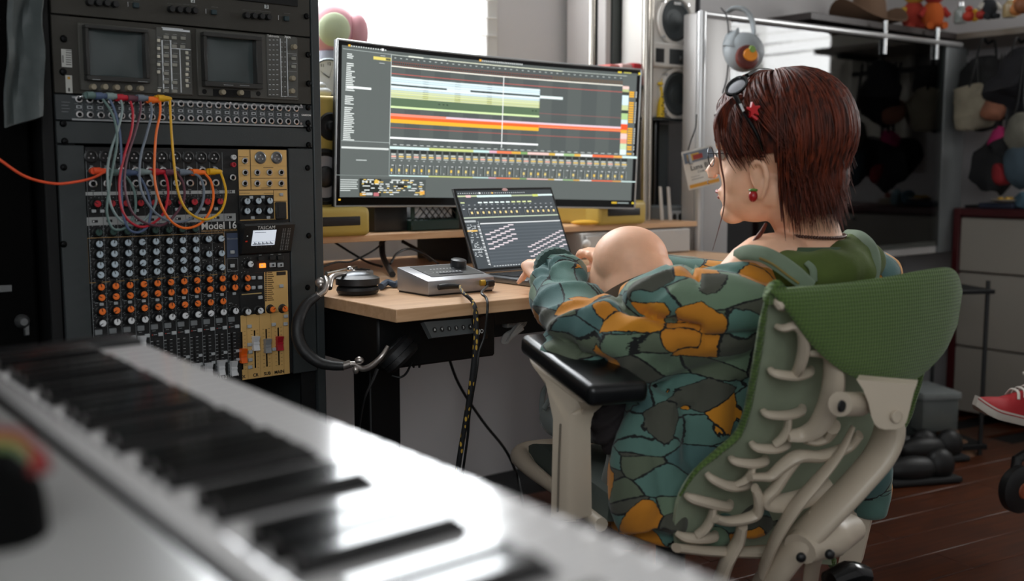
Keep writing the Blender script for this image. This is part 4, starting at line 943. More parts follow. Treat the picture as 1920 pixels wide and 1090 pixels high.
# ---- cables behind the desk
def wire(label, pts, r=.003, m=BLK, grp=None, name='power_cable'):
    o = obj(name, MB().tube(pts, r, 8, 6), m, None, label, cat='cable'); 
    if grp: o['group'] = grp
    return o
wire('thin black wire arching over the desk behind the headphones', [at(596, 504, 2.5), at(630, 492, 2.55), at(660, 490, 2.6), at(700, 470, 2.65), at(722, 452, 2.72)], .0025)
wire('black cable sloping down from the shelf to the rear desk', [at(628, 455, 2.75), at(660, 475, 2.72), at(690, 492, 2.7), at(716, 500, 2.65)], .003)
wire('thick black monitor cable dropping behind the interface', [at(716, 455, 2.72), at(718, 480, 2.68), at(727, 500, 2.6), at(736, 515, 2.5)], .0075)
wire('black cable looping right towards the laptop behind the interface', [at(732, 495, 2.6), at(745, 475, 2.66), at(770, 467, 2.7), at(800, 480, 2.68), at(822, 495, 2.6)], .003)
wire('black cable sloping down behind the interface knob', [at(755, 453, 2.8), at(785, 470, 2.75), at(808, 488, 2.66)], .005)
wire('black cable hanging in a diagonal curve against the wall below desk', [at(835, 650, 2.5), at(860, 720, 2.55), at(905, 790, 2.6), at(945, 840, 2.6), at(965, 880, 2.55), at(975, 915, 2.5), V3((.06, 2.45, .01))], .0035)
wire('small coiled black cable under the left end of the desk', [at(640, 655, 2.3), at(618, 650, 2.3), at(613, 636, 2.3), at(622, 626, 2.3), at(636, 630, 2.3), at(636, 645, 2.3), at(622, 648, 2.3), at(618, 660, 2.32)], .0028)
wire('black wire along the underside of the left desk edge', [at(598, 578, 2.12), at(615, 586, 2.15), at(632, 590, 2.2)], .0025)
wh = root('white_cable_bundle', at(965, 625, 2.3), 'bundle of white folded cable and plug hanging under the desk by the chair', 'cable')
WR = mat('white_cable', '#b9bab8', .5)
for k in range(4):
    obj('cable_loop', MB().tube([at(988, 596, 2.28), at(972+3*k, 606+2*k, 2.28+.01*k), at(956-2*k, 625, 2.27), at(947-2*k, 640, 2.27), at(952-k, 643, 2.27), at(960+2*k, 628, 2.26), at(975+2*k, 608+3*k, 2.27)], .0028, 8, 5), WR, wh)
obj('plug', MB().box(Frame(at(957, 608, 2.3), U, Z), (0, 0, 0), (.035, .014, .02), .004, 2), WR, wh)
obj('power_adapter', MB().box(Frame(at(955, 590, 2.36), U, Z), (0, .004, 0), (.05, .05, .03), .006, 2), WR, None, 'pale power adapter block tucked under the desktop', cat='adapter')
obj('cord_tail', MB().tube([at(778, 630, 2.1), at(775, 650, 2.1), at(772, 670, 2.1), at(776, 690, 2.1)], [.004, .008, .007, .002], 8, 4).tube([at(787, 630, 2.1), at(789, 655, 2.1), at(786, 690, 2.1)], [.004, .008, .002], 8, 4), BLK, None, 'black strap ends hanging beneath the desk controller', cat='strap')
obj('signal_wire', MB().tube([at(735, 705, 2.02), at(750, 708, 2.02), at(762, 700, 2.03), at(772, 680, 2.05)], .0022, 8, 5), BLK, None, 'short black wire looping right of the hanging ear cup', cat='cable')
# ================================================================== speakers
YEL = mat('speaker_yellow', '#b59c4c', .45, bump=.08, bscale=500); CONE = mat('cone_grey', '#9a989a', .6)
def krk(u, v, rot, label, z0=SZ, w=.19, h=.335, d=.26):
    f = Frame(rf(u, v, z0), U*math.cos(R(rot))+VV*math.sin(R(rot)), Z)
    t = root('studio_monitor_speaker', f(w/2, 0, -d/2), label, 'speaker', 'yellow studio speakers')
    obj('cabinet', MB().box2(f, 0, w, .001, h, -d, 0, .012, 3), YEL, t)
    m = MB().box2(f, 0, w, .0, .070, -.02, .052, .014, 4); obj('port_lip', m, YEL, t)
    obj('bass_port', MB().box2(f, .03, w-.03, .026, .048, .050, .0535, .010, 3), BLK, t)
    fr = Frame(f(w/2, .142, 0), f.x, f.y)
    obj('woofer', MB().lathe(fr, [(.068, 0), (.066, .006), (.059, .008), (.050, .002), (.049, -.0)], seg=36).lathe(fr, [(.0505, .0015), (.050, .002), (.026, .0012), (.024, .004), (.012, .007), (0, .008)], seg=36, m=1), [BLK, CONE], t)
    obj('dust_cap', MB().lathe(fr, [(.026, .004), (.022, .010), (.012, .014), (0, .015)], seg=28), BLK, t)
    fr2 = Frame(f(w/2+.018, .262, 0), f.x, f.y)
    obj('tweeter', MB().lathe(fr2, [(.034, 0), (.030, .004), (.018, .001), (.014, .002), (.010, .008), (0, .010)], seg=28), BLK, t)
    obj('badge', MB().box2(f, .052, .080, .214, .232, 0, .002, .001), BLK, t)
    text('lettering', 'KRK', f, .066, .223, .013, WHT, t, .0024, bold=.0006)
    return t, f
# place so that the right edge of the left speaker is seen at photo x = 697
def solve_u(px, v):
    lo, hi = -1, 4
    for _ in range(40):
        m = (lo+hi)/2; p = rf(m, v, 1)
        if 960+2000*p.x/p.y < px: lo = m
        else: hi = m
    return lo
krk(solve_u(676, .67)-.19, .67, 0, 'yellow studio speaker behind the left end of the ultrawide monitor')
krk(solve_u(1190, .67)-.19, .67, 0, 'yellow studio speaker behind the right end of the ultrawide monitor')
# toy and alarm clock on the left speaker
ul = solve_u(676, .67)
PINK = mat('toy_pink', '#d89aa2', .5); PGRN = mat('toy_pale_green', '#c4cda8', .5)
tR = .075; tc_ = at(622, 58, 2.86); 
pk = root('pink_toy', V3((tc_.x, tc_.y, SZ+.335)), 'round pink plastic toy with a pale green face disc', 'toy')
pf = Frame(tc_, V3((.97, .2, 0)), Z)
obj('shell', MB().ell(tc_, .066, .06, .072, None, 28, 18), PINK, pk)
obj('face_disc', MB().lathe(pf, [(.042, .026), (.042, .048), (.037, .054), (.02, .060), (0, .062)], (.004, -.002, 0), seg=32, sy=1.05), PGRN, pk)
obj('side_pod', MB().ell(tc_+V3((.068, .0, -.005)), .028, .028, .05, None, 18, 12), PINK, pk)
obj('body', MB().tube([tc_-V3((0, 0, .055)), V3((tc_.x, tc_.y, SZ+.347))], [.045, .055], 20), mat('toy_lilac', '#aeb2c4', .5), pk)
ck = at(617, 146, 2.72); kf2 = Frame(ck, V3((.93, .36, 0)), Z)
cl = root('alarm_clock', V3((ck.x, ck.y, SZ+.335)), 'small grey alarm clock with a white dial beside the monitor edge', 'clock')
obj('case', MB().lathe(kf2, [(.044, -.03), (.050, -.02), (.050, .0), (.046, .006), (.043, .006), (.042, .0), (.01, -.001)], seg=36), mat('clock_grey', '#5f6668', .35, .5), cl)
obj('dial', MB().lathe(kf2, [(.0425, .0), (.0425, .003), (0, .003)], seg=36), mat('dial_white', '#e4e6e8', .4), cl)
for k in range(12):
    t = R(90-30*(k+1)); text('numeral', str(k+1), kf2, .034*math.cos(t), .034*math.sin(t), .010, BLK, cl, .0035, bold=.0002)
for nm, ang, ln, w in (('hour_hand', 150, .022, .0013), ('minute_hand', 145, .032, .001), ('second_hand', 75, .034, .0005)):
    t = R(ang); d = V3((math.cos(t), math.sin(t), 0)); n_ = V3((-d.y, d.x, 0))
    obj(nm, MB().prism([kf2(*(n_*w+V3((0, 0, .0042)))), kf2(*(d*ln+V3((0, 0, .0042)))), kf2(*(-n_*w+V3((0, 0, .0042))))], kf2.z*.0006), BLK, cl)
for s_ in (-1, 1): obj('foot', MB().tube([kf2(s_*.025, -.04, -.01), kf2(s_*.035, -.056, -.01)], [.006, .005], 10), mat('clock_grey', '#5f6668'), cl)
wt = root('white_figurine', rf(ul-.14, .69, SZ+.335), 'small white rounded figurine below the alarm clock', 'figurine')
pz = SZ+.335
q = at(603, 190, 2.68); obj('body', MB().ell(V3((q.x, q.y, pz+.014)), .026, .02, .014).ell(V3((q.x, q.y, pz+.028)), .012, .012, .012), mat('figurine_white', '#c9cccd', .4), wt)
# ---- things between the speakers on the shelf
u1 = solve_u(702, .72)
obj('black_drive_box', MB().box2(ROOM, u1, solve_u(765, .72), SZ+.001, SZ+.075, -.86, -.72, .005, 2), mat('satin_black', '#1d2022', .4), None, 'black box on the shelf beside the left yellow speaker', cat='box')
u2, u3 = solve_u(772, .70), solve_u(862, .70)
cr = root('green_crate', rf((u2+u3)/2, .78, SZ), 'dark green lattice crate holding something white, behind the laptop lid', 'crate')
GRN = mat('crate_green', '#16302a', .45)
m = MB(); m.box2(ROOM, u2, u3, SZ+.001, SZ+.03, -.86, -.70, .003)
m.box2(ROOM, u2, u3, SZ+.075, SZ+.085, -.705, -.70, .001); m.box2(ROOM, u2, u2+.01, SZ+.03, SZ+.08, -.705, -.70).box2(ROOM, u3-.01, u3, SZ+.03, SZ+.08, -.705, -.70).box2(ROOM, u2, u3, SZ+.03, SZ+.085, -.86, -.85)
obj('frame', m, GRN, cr); g = MB()
for i in range(-3, 9):
    a = u2+(u3-u2)*i/8
    for s_ in (1, -1):
        p0 = (a, SZ+.03); p1 = (a+s_*.045, SZ+.078)
        if min(p0[0], p1[0]) < u2 or max(p0[0], p1[0]) > u3: continue
        g.tube([ROOM(p0[0], p0[1], -.702), ROOM(p1[0], p1[1], -.702)], .0016, 6)
obj('lattice', g, BLK, cr, kind='stuff')
obj('white_block', MB().box2(ROOM, u2+.015, u3-.015, SZ+.032, SZ+.072, -.84, -.71, .008, 2), mat('foam_white', '#c3c6ca', .7), None, 'white block inside the green lattice crate', cat='block')
# right part of the shelf: drawers/white unit and yellow cloth
u4, u5 = solve_u(1092, .62), solve_u(1205, .62)
wu = root('white_drawer_unit', rf((u4+u5)/2, .75, DZ), 'low white drawer unit under the right end of the shelf', 'drawer unit')
obj('body', MB().box2(ROOM, u4+.0, 1.45, DZ+.002, SZ-.02, -.9, -.62, .004), mat('offwhite', '#b9b6b2', .5), wu)
f = obj('drawer', MB().box2(ROOM, u4+.01, u5, DZ+.012, SZ-.028, -.62, -.612, .002), mat('offwhite', '#b9b6b2', .5), wu)
obj('knob', MB().ell(rf(solve_u(1100, .6), .60, DZ+.045), .012, .012, .012), WHT, f)
obj('yellow_cloth', MB().ell(rf(solve_u(1090, .66), .645, SZ+.009), .04, .02, .008, None, 14, 8), mat('cloth_yellow', '#d6a22c', .8), None, 'crumpled yellow cloth on the shelf right of the laptop', cat='cloth')
# ================================================================== big glass-fronted television
TVF = Frame(at(1310, 300, 3.4), at(1806, 300, 4.36)-at(1310, 300, 3.4), Z); TVF.o.z = 0
TW = TVF.px(1806, 300)[0]
tz1 = TVF.px(1310, 15)[1]*.5+TVF.px(1800, 88)[1]*.5; tz0 = TVF.px(1310, 516)[1]*.5+TVF.px(1796, 474)[1]*.5
TVS = mat('tv_silver', '#b9b6b4', .45, .2, bump=.03, bscale=500)
tv = root('rear_projection_television', TVF(TW/2, tz0, -.15), 'huge silver-framed television with a dark glass front reflecting the room', 'television')
colw = TVF.px(1368, 300)[0]; colr = TVF.px(1767, 300)[0]
obj('side_column', MB().box2(TVF, 0, colw, tz0, tz1, -.07, .0, .008, 2), TVS, tv)
obj('side_column', MB().box2(TVF, colr, TW, tz0, tz1-.012, -.36, .0, .008, 2), mat('tv_grey', '#75797a', .45, .3), tv)
obj('rounded_edge', MB().tube([TVF(.006, tz0, .004), TVF(.006, tz1, .004)], .016, 12), mat('tv_bright_edge', '#c4c4c4', .3, .5), tv)
obj('cabinet', MB().box2(TVF, colw, colr, tz0+.02, tz1-.03, -.10, -.06, .004).box2(TVF, .42, colr-.02, tz0+.06, tz1-.16, -.36, -.10, .03, 2), BLK, tv)
obj('top_rail', MB().tube([TVF(0, tz1-.005, .004), TVF(TW-.06, tz1-.005, .004)], .010, 10), mat('tv_bright_edge', '#c4c4c4', .3, .5), tv)
obj('bottom_rail', MB().box2(TVF, colw, colr, tz0, tz0+.05, -.1, -.01, .004), TVS, tv)
fz0 = TVF.px(1600, 462)[1]
TG = mat('tv_dark_screen', '#2b302c', .3)
obj('projection_screen', MB().box2(TVF, colw+.07, colr-.09, tz0+.10, tz1-.11, -.06, -.052, .002), TG, tv)
obj('inner_frame', MB().box2(TVF, colw, colw+.07, tz0+.05, tz1-.03, -.055, -.03).box2(TVF, colr-.09, colr, tz0+.05, tz1-.03, -.055, -.03).box2(TVF, colw+.07, colr-.09, tz1-.11, tz1-.03, -.055, -.03).box2(TVF, colw+.07, colr-.09, tz0+.05, tz0+.10, -.055, -.03), mat('tv_inner', '#14161a', .35), tv)
TGL = bpy.data.materials.new('television_glass'); TGL.use_nodes = True
_n = TGL.node_tree; _n.nodes.clear(); _o = _n.nodes.new('ShaderNodeOutputMaterial'); _t = _n.nodes.new('ShaderNodeBsdfTransparent'); _g = _n.nodes.new('ShaderNodeBsdfGlossy'); _g.inputs['Roughness'].default_value = .03; _t.inputs[0].default_value = (.75, .8, .78, 1)
_x = _n.nodes.new('ShaderNodeMixShader'); _f = _n.nodes.new('ShaderNodeFresnel'); _f.inputs[0].default_value = 1.7
_n.links.new(_f.outputs[0], _x.inputs[0]); _n.links.new(_t.outputs[0], _x.inputs[1]); _n.links.new(_g.outputs[0], _x.inputs[2]); _n.links.new(_x.outputs[0], _o.inputs[0])
obj('front_glass', MB().box2(TVF, colw+.002, colr+.004, tz0+.03, tz1-.012, -.012, -.006, .001), TGL, tv)
for x in (1658, 1756):
    a = TVF.px(x, 80)[0]; obj('glass_post', MB().tube([TVF(a, tz1-.07, .002), TVF(a, tz1+.05, .002)], .009, 10), STEEL, tv)
# black low stand below
obj('tv_stand', MB().box2(TVF, .06, TW*.60, 0.02, tz0-.002, -.34, -.02, .006).box2(TVF, .04, TW*.61, 0, .02, -.36, 0, .004), mat('stand_black', '#121313', .4), None, 'low black stand under the big television', cat='stand')
# headphones hanging on the corner of the television: grey with an orange round badge
q = lambda x, y, d=3.33: at(x, y, d)
hh_ = root('hanging_headphones', q(1392, 100), 'grey headphones with a round orange badge hanging from the television corner', 'headphones')
HG = mat('headphone_grey', '#84898c', .5)
obj('headband', MB().tube([q(1365, 22, 3.36), q(1378, 15, 3.34), q(1398, 20), q(1410, 38), q(1413, 58), q(1411, 75)], [.011, .014, .016, .016, .014, .010], 12, 6, flat=.5), HG, hh_)
obj('ear_cup', MB().ell(q(1395, 98, 3.3), .062, .035, .060, None, 24, 16), HG, hh_)
obj('ear_cup', MB().ell(q(1372, 88, 3.36), .028, .035, .050, None, 20, 14), HG, hh_)
obj('ear_point', MB().tube([q(1372, 90, 3.3), q(1378, 70, 3.3), q(1384, 52, 3.3)], [.03, .018, .002], 10).tube([q(1418, 98, 3.3), q(1428, 85, 3.3)], [.02, .004], 10), HG, hh_)
bf = Frame(at(1402, 107, 3.255), V3((.96, .28, 0)), V3((0, .1, 1)))
bd2 = obj('badge', MB().lathe(bf, [(.036, -.01), (.036, .003), (.031, .006), (0, .006)], seg=28), mat('badge_maroon', '#5a2018', .4), hh_, 'round maroon and orange badge')
obj('badge_patch', MB().lathe(bf, [(.022, .006), (.02, .009), (0, .009)], (.006, .006, 0), 16, sx=1.1, sy=.9), mat('badge_orange', '#e08a1e', .4), bd2)
obj('badge_leaf', MB().lathe(bf, [(.012, .006), (.01, .01), (0, .01)], (.012, .022, 0), 12), mat('badge_green', '#7a9a4a', .4), bd2)
obj('neck_strap', MB().tube([q(1352, 15, 3.36), q(1362, 30, 3.35), q(1366, 60, 3.35), q(1366, 110, 3.35), q(1362, 150, 3.35), q(1355, 175, 3.34)], .006, 6, 5, flat=.3), BLK, None, 'thin black lanyard strap hanging beside the grey headphones', cat='strap')
# name badge hanging below on a lanyard
nb = root('name_badge', at(1312, 350, 3.1), 'white paper conference badge clipped to a dark lanyard', 'badge')
NF = Frame(at(1292, 357, 3.1), V3((1, .25, .24)), V3((-.14, 0, 1)))
wN = .098; hN = .112
obj('card', MB().plate([[NF(wN*i/6, hN*j/3, .004*math.sin(i)) for j in range(4)] for i in range(7)], .0012), mat('badge_paper', '#d9d5cc', .6), nb)
L = Layer(lambda a, b, l: NF(a, b, l+.0052))
L.rect(.002, hN*.68, wN-.002, hN*.95, '#6b7684'); L.rect(.012, hN*.73, .05, hN*.9, '#c9a04a', .001); L.rect(.03, hN*.74, .06, hN*.86, '#9a3a34', .0014); L.rect(.002, .004, wN-.002, .014, '#d59a3a'); L.rect(.012, .026, .05, .029, '#a9a6a0'); L.rect(.012, .034, .04, .036, '#a9a6a0')
L.build('print', PRINT, nb)
text('lettering', 'Luna Bl', NF, .045, .060, .020, mat('ink', '#3a3a3a'), nb, .0068, bold=.0002); text('lettering', 'Code Lab', NF, .055, .046, .010, mat('ink', '#3a3a3a'), nb, .0068)
obj('clip', MB().tube([at(1291, 290, 3.1), at(1296, 308, 3.09)], .006, 8), STEEL, nb)
obj('lanyard', MB().tube([at(1306, 215, 3.12), at(1304, 240, 3.11), at(1296, 262, 3.1), at(1290, 282, 3.1)], .005, 6, 4, flat=.4), BLK, nb)
# ================================================================== hi-fi rack between desk and television
hf_ = Frame(rf(0, .78, 0), U, Z)
ua_ = hf_.px(1208, 200)[0]; ub_ = hf_.px(1306, 200)[0]; uc_ = hf_.px(1105, 60)[0]
fr_ = root('hifi_stand', hf_((ua_+ub_)/2, 0, -.2), 'chrome tube stand with dark glass shelves holding the silver speakers', 'stand')
CT = mat('brushed_tube', '#b9b2a8', .25, .9)
for px_, w in ((1211, .013), (1221, .007)):
    a = hf_.px(px_, 100)[0]; obj('post', MB().cyl(hf_(a, 0, 0), hf_(a, 1.85, 0), w, seg=14), CT, fr_)
a = hf_.px(1340, 10)[0]
obj('post', MB().cyl(hf_(ub_+.02, 1.4, -.02), hf_(ub_+.02, 1.9, -.02), .008, seg=10), BLK, fr_)
zS = [hf_.px(1255, y)[1] for y in (222, 385, 478)]
zS2 = hf_.px(1255, 84)[1]
def hshelf(z): obj('shelf', MB().box2(hf_, ua_-.01, ub_+.03, z-.008, z, -.145, .0, .002), mat('smoke_glass', '#2a2f30', .15), fr_)
hshelf(zS[0]); 
obj('centre_pole', MB().cyl(hf_(hf_.px(1270, 300)[0], .1, -.1), hf_(hf_.px(1270, 300)[0], zS[0]-.009, -.1), .012, seg=12), BLKG, fr_)
obj('back_panel', MB().box2(hf_, ua_, ub_+.02, .3, zS[0]-.01, -.149, -.142), mat('panel_midgrey', '#6f7577', .5), fr_)
# silver speaker (one tall unit with three chambers)
SM = mat('speaker_silver', '#d8d4ce', .45, .1); CG = mat('cone_dark', '#3c4244', .6)
sp = root('silver_loudspeaker', hf_((ua_+ub_)/2, zS[0], -.12), 'tall silver loudspeaker with two round dark woofers beside the television', 'loudspeaker')
pA_ = hf_.px(1223, 130)[0]; pB_ = hf_.px(1307, 130)[0]+.015
zt_ = hf_.px(1260, -18)[1]
obj('cabinet', MB().box2(hf_, pA_, pB_, zS[0]+.001, zt_, -.145, -.02, .010, 2), SM, sp)
for (cx, cy, rr, nm) in ((1271, 38, .066, 'SONY'), (1275, 176, .070, '')):
    ca_, cb_ = hf_.px(cx, cy); ff_ = Frame(hf_(ca_, cb_, -.019), hf_.x, Z)
    obj('woofer_ring', MB().lathe(ff_, [(rr*1.22, 0), (rr*1.2, .012), (rr*1.05, .016), (rr, .010), (rr, 0)], seg=36), SM, sp)
    obj('woofer', MB().lathe(ff_, [(rr, .004), (rr*.98, .010), (rr*.86, .013), (rr*.74, .008), (rr*.4, .001), (rr*.36, .006), (0, .009)], seg=36), CG, sp)
    for t in (135, 225, 45, 315): obj('bolt', MB().lathe(ff_, [(.006, .0), (.006, .014), (0, .015)], (math.cos(R(t))*rr*1.16, math.sin(R(t))*rr*1.16, 0), 10), STEEL, sp)
    if nm: text('lettering', nm, ff_, .004, rr*.80, .012, WHT, sp, .0135, bold=.0004)
ma, mb_ = hf_.px(1229, 124), hf_.px(1244, 88)
obj('port_block', MB().box2(hf_, pA_+.004, pB_-.004, hf_.px(1260, 127)[1], hf_.px(1260, 82)[1], -.02, .004, .004), SM, sp)
obj('reflex_port', MB().box2(hf_, ma[0]-.004, mb_[0], ma[1]+.012, mb_[1]-.006, .003, .0055, .004), BLK, sp)
obj('tweeter_horn', MB().box2(hf_, hf_.px(1255, 0)[0], pB_-.01, ma[1]+.010, mb_[1]-.004, .003, .0055, .006).ell(hf_(hf_.px(1274, 110)[0], (ma[1]+mb_[1])/2, .006), .009, .006, .009), [mat('horn_dark', '#3a3e40', .5)], sp)
# small yellow giraffe ruler / figure
gx, gy = hf_.px(1243, 220); YG = mat('giraffe_yellow', '#dcb81e', .5)
gr_ = root('giraffe_figure', hf_(gx, zS[0], .02), 'small yellow giraffe figure with dark spots standing by the lower woofer', 'figurine')
obj('body', MB().tube([hf_(gx-.003, zS[0]+.003, -.008), hf_(gx-.002, zS[0]+.04, -.008), hf_(gx, zS[0]+.07, -.008), hf_(gx-.003, zS[0]+.10, -.008)], [.013, .011, .006, .005], 12, 4).ell(hf_(gx-.006, zS[0]+.108, -.008), .010, .006, .006).cyl(hf_(gx+.0, zS[0]+.11, -.008), hf_(gx+.001, zS[0]+.122, -.008), .0015, seg=6), YG, gr_)
gs = MB()
for i in range(9): gs.ell(hf_(gx-.008+.006*(i % 3), zS[0]+.012+.009*i, .004), .0028, .0028, .0028, None, 6, 4)
obj('spot', gs, BLK, gr_, kind='stuff')
# game console box on lower shelf + thin white panels
gz = Frame(hf_(hf_.px(1240, 440)[0], DZ+.01, .02), U, Z)
gw = hf_.px(1306, 440)[0]-hf_.px(1240, 440)[0]+.02
gc = root('grey_console', gz(gw/2, -.008, -.1), 'grey box console with four round ports beneath the glass shelf', 'game console')
gz1_ = hf_.px(1270, 386)[1]-DZ-.01
obj('body', MB().box2(gz, 0, gw, -.009, gz1_, -.11, 0, .006), mat('console_grey', '#6b7073', .45), gc)
obj('front_plate', MB().box2(gz, .012, gw-.008, gz1_*.47, gz1_*.88, 0, .008, .004), mat('console_light', '#a2a6a8', .45), gc)
for i in range(4): obj('controller_port', MB().lathe(Frame(gz(.03+i*.027, gz1_*.72, .008), gz.x, Z), [(.009, 0), (.009, .001), (0, .001)], seg=16, sy=1.3), BLK, gc)
obj('handle', MB().ell(gz(.055, gz1_*.57, .01), .028, .006, .008, None, 14, 8), mat('console_pale', '#c9cccd', .4), gc)
obj('disc_slot', MB().box2(gz, .015, gw-.01, .012, .045, 0, .004, .002).box2(gz, .03, gw-.03, .025, .033, .004, .005), mat('console_dark', '#33373a', .4), gc)
for k, x in enumerate((1222, 1232)):
    p0, p1 = hf_.px(x, 350), hf_.px(x+8, 455)
    obj('white_board', MB().prism([hf_(p0[0], p0[1], .03+k*.012), hf_(p0[0]+.010, p0[1], .03+k*.012), hf_(p1[0]+.012, DZ+.002, .03+k*.012), hf_(p1[0]-.004, DZ+.002, .03+k*.012)], hf_.z*.004), WHT, None, ('thin white board leaning left of the grey console', 'second thin white board leaning against the grey console')[k], cat='board')
obj('white_plate', MB().lathe(Frame(at(1268, 484, 2.98)*1.0, U, VV), [(.055, -.006), (.06, 0), (.058, .002), (0, .0)], seg=24), WHT, None, 'flat white dish at the right end of the desk', cat='dish')
# grey wardrobe and tall tubes behind the monitor's right corner
gw0 = solve_u(1108, .98); gw1 = solve_u(1206, .98)
cbn = root('tall_cabinet', rf((gw0+gw1)/2, 1.0, 0), 'tall white and dark grey cabinet behind the right corner of the monitor', 'cabinet')
um = solve_u(1156, .9)
obj('door', MB().box2(ROOM, gw0+.01, um-.005, .02, 1.95, -1.12, -.93, .003), mat('cab_white', '#b3adaa', .5), cbn)
obj('door', MB().box2(ROOM, um, gw1+.02, .02, 1.95, -1.12, -.93, .003), mat('cab_dark', '#3c4240', .5), cbn, 'dark grey door')
for x in (1107, 1112):
    obj('pole', MB().cyl(rf(solve_u(x, .88), .88, 0), rf(solve_u(x, .88), .88, 2.2), .010, seg=12), CT if x < 1110 else BLK, cbn)
for i, (x0, x1, c, l) in enumerate(((1140, 1160, '#c9655e', 'small red and white striped packet on top behind the monitor'), (1162, 1183, '#d8b0aa', 'pale pink packet behind the right corner of the monitor'), (1184, 1200, '#b8202c', 'bright red small box behind the right corner of the monitor'))):
    a0_, a1_ = solve_u(x0, .80), solve_u(x1, .80)
    zz = ROOM.px(1170, 140, -.80)[1]; b = root('snack_packet', rf((a0_+a1_)/2, .82, zz), l, 'box')
    obj('carton', MB().box2(ROOM, a0_, a1_, zz-.03, ROOM.px(1170, 116+3*(2-i), -.8)[1], -.86, -.80, .004), mat('packet_%d' % i, c, .5), b)
    obj('label_band', MB().box2(ROOM, a0_+.004, a1_-.004, zz+.0, zz+.012, -.80, -.798), WHT, b)
zz = ROOM.px(1170, 140, -.80)[1]-.03
obj('packet_shelf', MB().box2(ROOM, solve_u(1125, .80), solve_u(1206, .8), zz-.014, zz, -.92, -.78, .002), mat('smoke_glass', '#2a2f30', .15), cbn)
# ================================================================== long wall shelf with hat and toys
SHZ = 1.55
ws = root('wall_shelf', rf(2.9, 1.0, SHZ), 'dark wall shelf above the television carrying a felt hat and toys', 'shelf')
obj('board', MB().box2(ROOM, 2.15, 3.14, SHZ-.025, SHZ, -1.149, -.72, .002), mat('shelf_dark', '#3a3230', .5), ws)
obj('return_board', MB().box2(ROOM, 3.1, 3.498, SHZ-.026, SHZ-.001, -1.14, .05, .002), mat('shelf_pale', '#8c8378', .5), ws)
for v in (.9, .05): obj('bracket', MB().box2(ROOM, 3.15, 3.498, SHZ-.05, SHZ-.027, -v-.01, -v+.01), BLK, ws)
hc = at(1628, 40, 4.2); hc.z = SHZ
FELT = mat('felt_brown', '#6e5440', .85, bump=.3, bscale=120)
ht = root('cowboy_hat', hc, 'brown felt cowboy hat with upturned brim on the wall shelf', 'hat')
rows = []
for i in range(33):
    t = 2*math.pi*i/32; r_ = []
    for j in range(7):
        s_ = j/6; rx = .075+.115*s_; ry = .06+.06*s_; up = .075*(abs(math.cos(t))**3)*s_*s_
        r_.append(hc+U*rx*math.cos(t)+VV*ry*math.sin(t)+Z*(.012+up))
    rows.append(r_)
obj('brim', MB().plate(rows, .004), FELT, ht)
rows = []
for h_, sx in ((0.01, 1), (.05, .97), (.09, .9), (.118, .78), (.122, .55), (.105, .25), (.102, .05)):
    rows.append([hc+U*.082*sx*math.cos(t)+VV*.064*sx*math.sin(t)+Z*h_ for t in [2*math.pi*i/28 for i in range(28)]])
obj('crown', MB().rings(rows), FELT, ht); obj('hat_band', MB().rings([[hc+U*.085*math.cos(t)+VV*.067*math.sin(t)+Z*h_ for t in [2*math.pi*i/28 for i in range(28)]] for h_ in (.012, .028)]), mat('band_dark', '#3a2a1e', .7), ht)
def plush(px, py, Y, body, belly, label, s=.06, name='stuffed_toy', limbs=None, zb=SHZ):
    p = at(px, py, Y); p.z = zb; t = root(name, p, label, 'soft toy'); m_ = mat('plush_'+body[1:], body, .95, bump=.5, bscale=150); m2 = mat('plush_'+belly[1:], belly, .95, bump=.5, bscale=150)
    obj('body', MB().ell(p+Z*s*1.0, s*.75, s*.65, s*1.0, None, 18, 12), m_, t); obj('head', MB().ell(p+Z*s*2.35-V3((0, s*.1, 0)), s*.72, s*.62, s*.62, None, 18, 12), m2, t)
    for sx in (-1, 1):
        obj('arm', MB().tube([p+V3((sx*s*.6, -s*.1, s*1.4)), p+V3((sx*s*1.0, -s*.3, s*.9))], [s*.25, s*.2], 10), m2, t)
        obj('leg', MB().tube([p+V3((sx*s*.35, -s*.2, s*.3)), p+V3((sx*s*.5, -s*.95, s*.22))], [s*.28, s*.24], 10), m_, t)
    return t, p
plush(1712, 48, 4.35, '#a8382a', '#c9a03a', 'red and yellow soft toy bird sitting right of the hat', .062)
plush(1748, 48, 4.3, '#b8561e', '#9c2a22', 'rust-red soft toy standing beside the red and yellow one', .058)
plush(1852, 46, 4.0, '#26282c', '#b9b4aa', 'small soft toy with a pale round head and dark body', .040)
for x, y, Y, c, l in ((1800, 52, 4.1, '#8d9490', 'small glass dome jar on the shelf'), (1892, 45, 3.95, '#a8926a', 'little amber perfume bottle near the right end of the shelf')):
    p = at(x, y, Y); p.z = SHZ; b = root('glass_jar', p, l, 'jar'); obj('body', MB().lathe(Frame(p, (1, 0, 0), (0, 1, 0)), [(.022, .001), (.025, .01), (.025, .045), (.012, .06), (.009, .063)], seg=18), mat('jar_'+c[1:], c, .15, coat=.5), b); obj('lid', MB().lathe(Frame(p, (1, 0, 0), (0, 1, 0)), [(.011, .063), (.011, .078), (0, .079)], seg=14), STEEL, b)
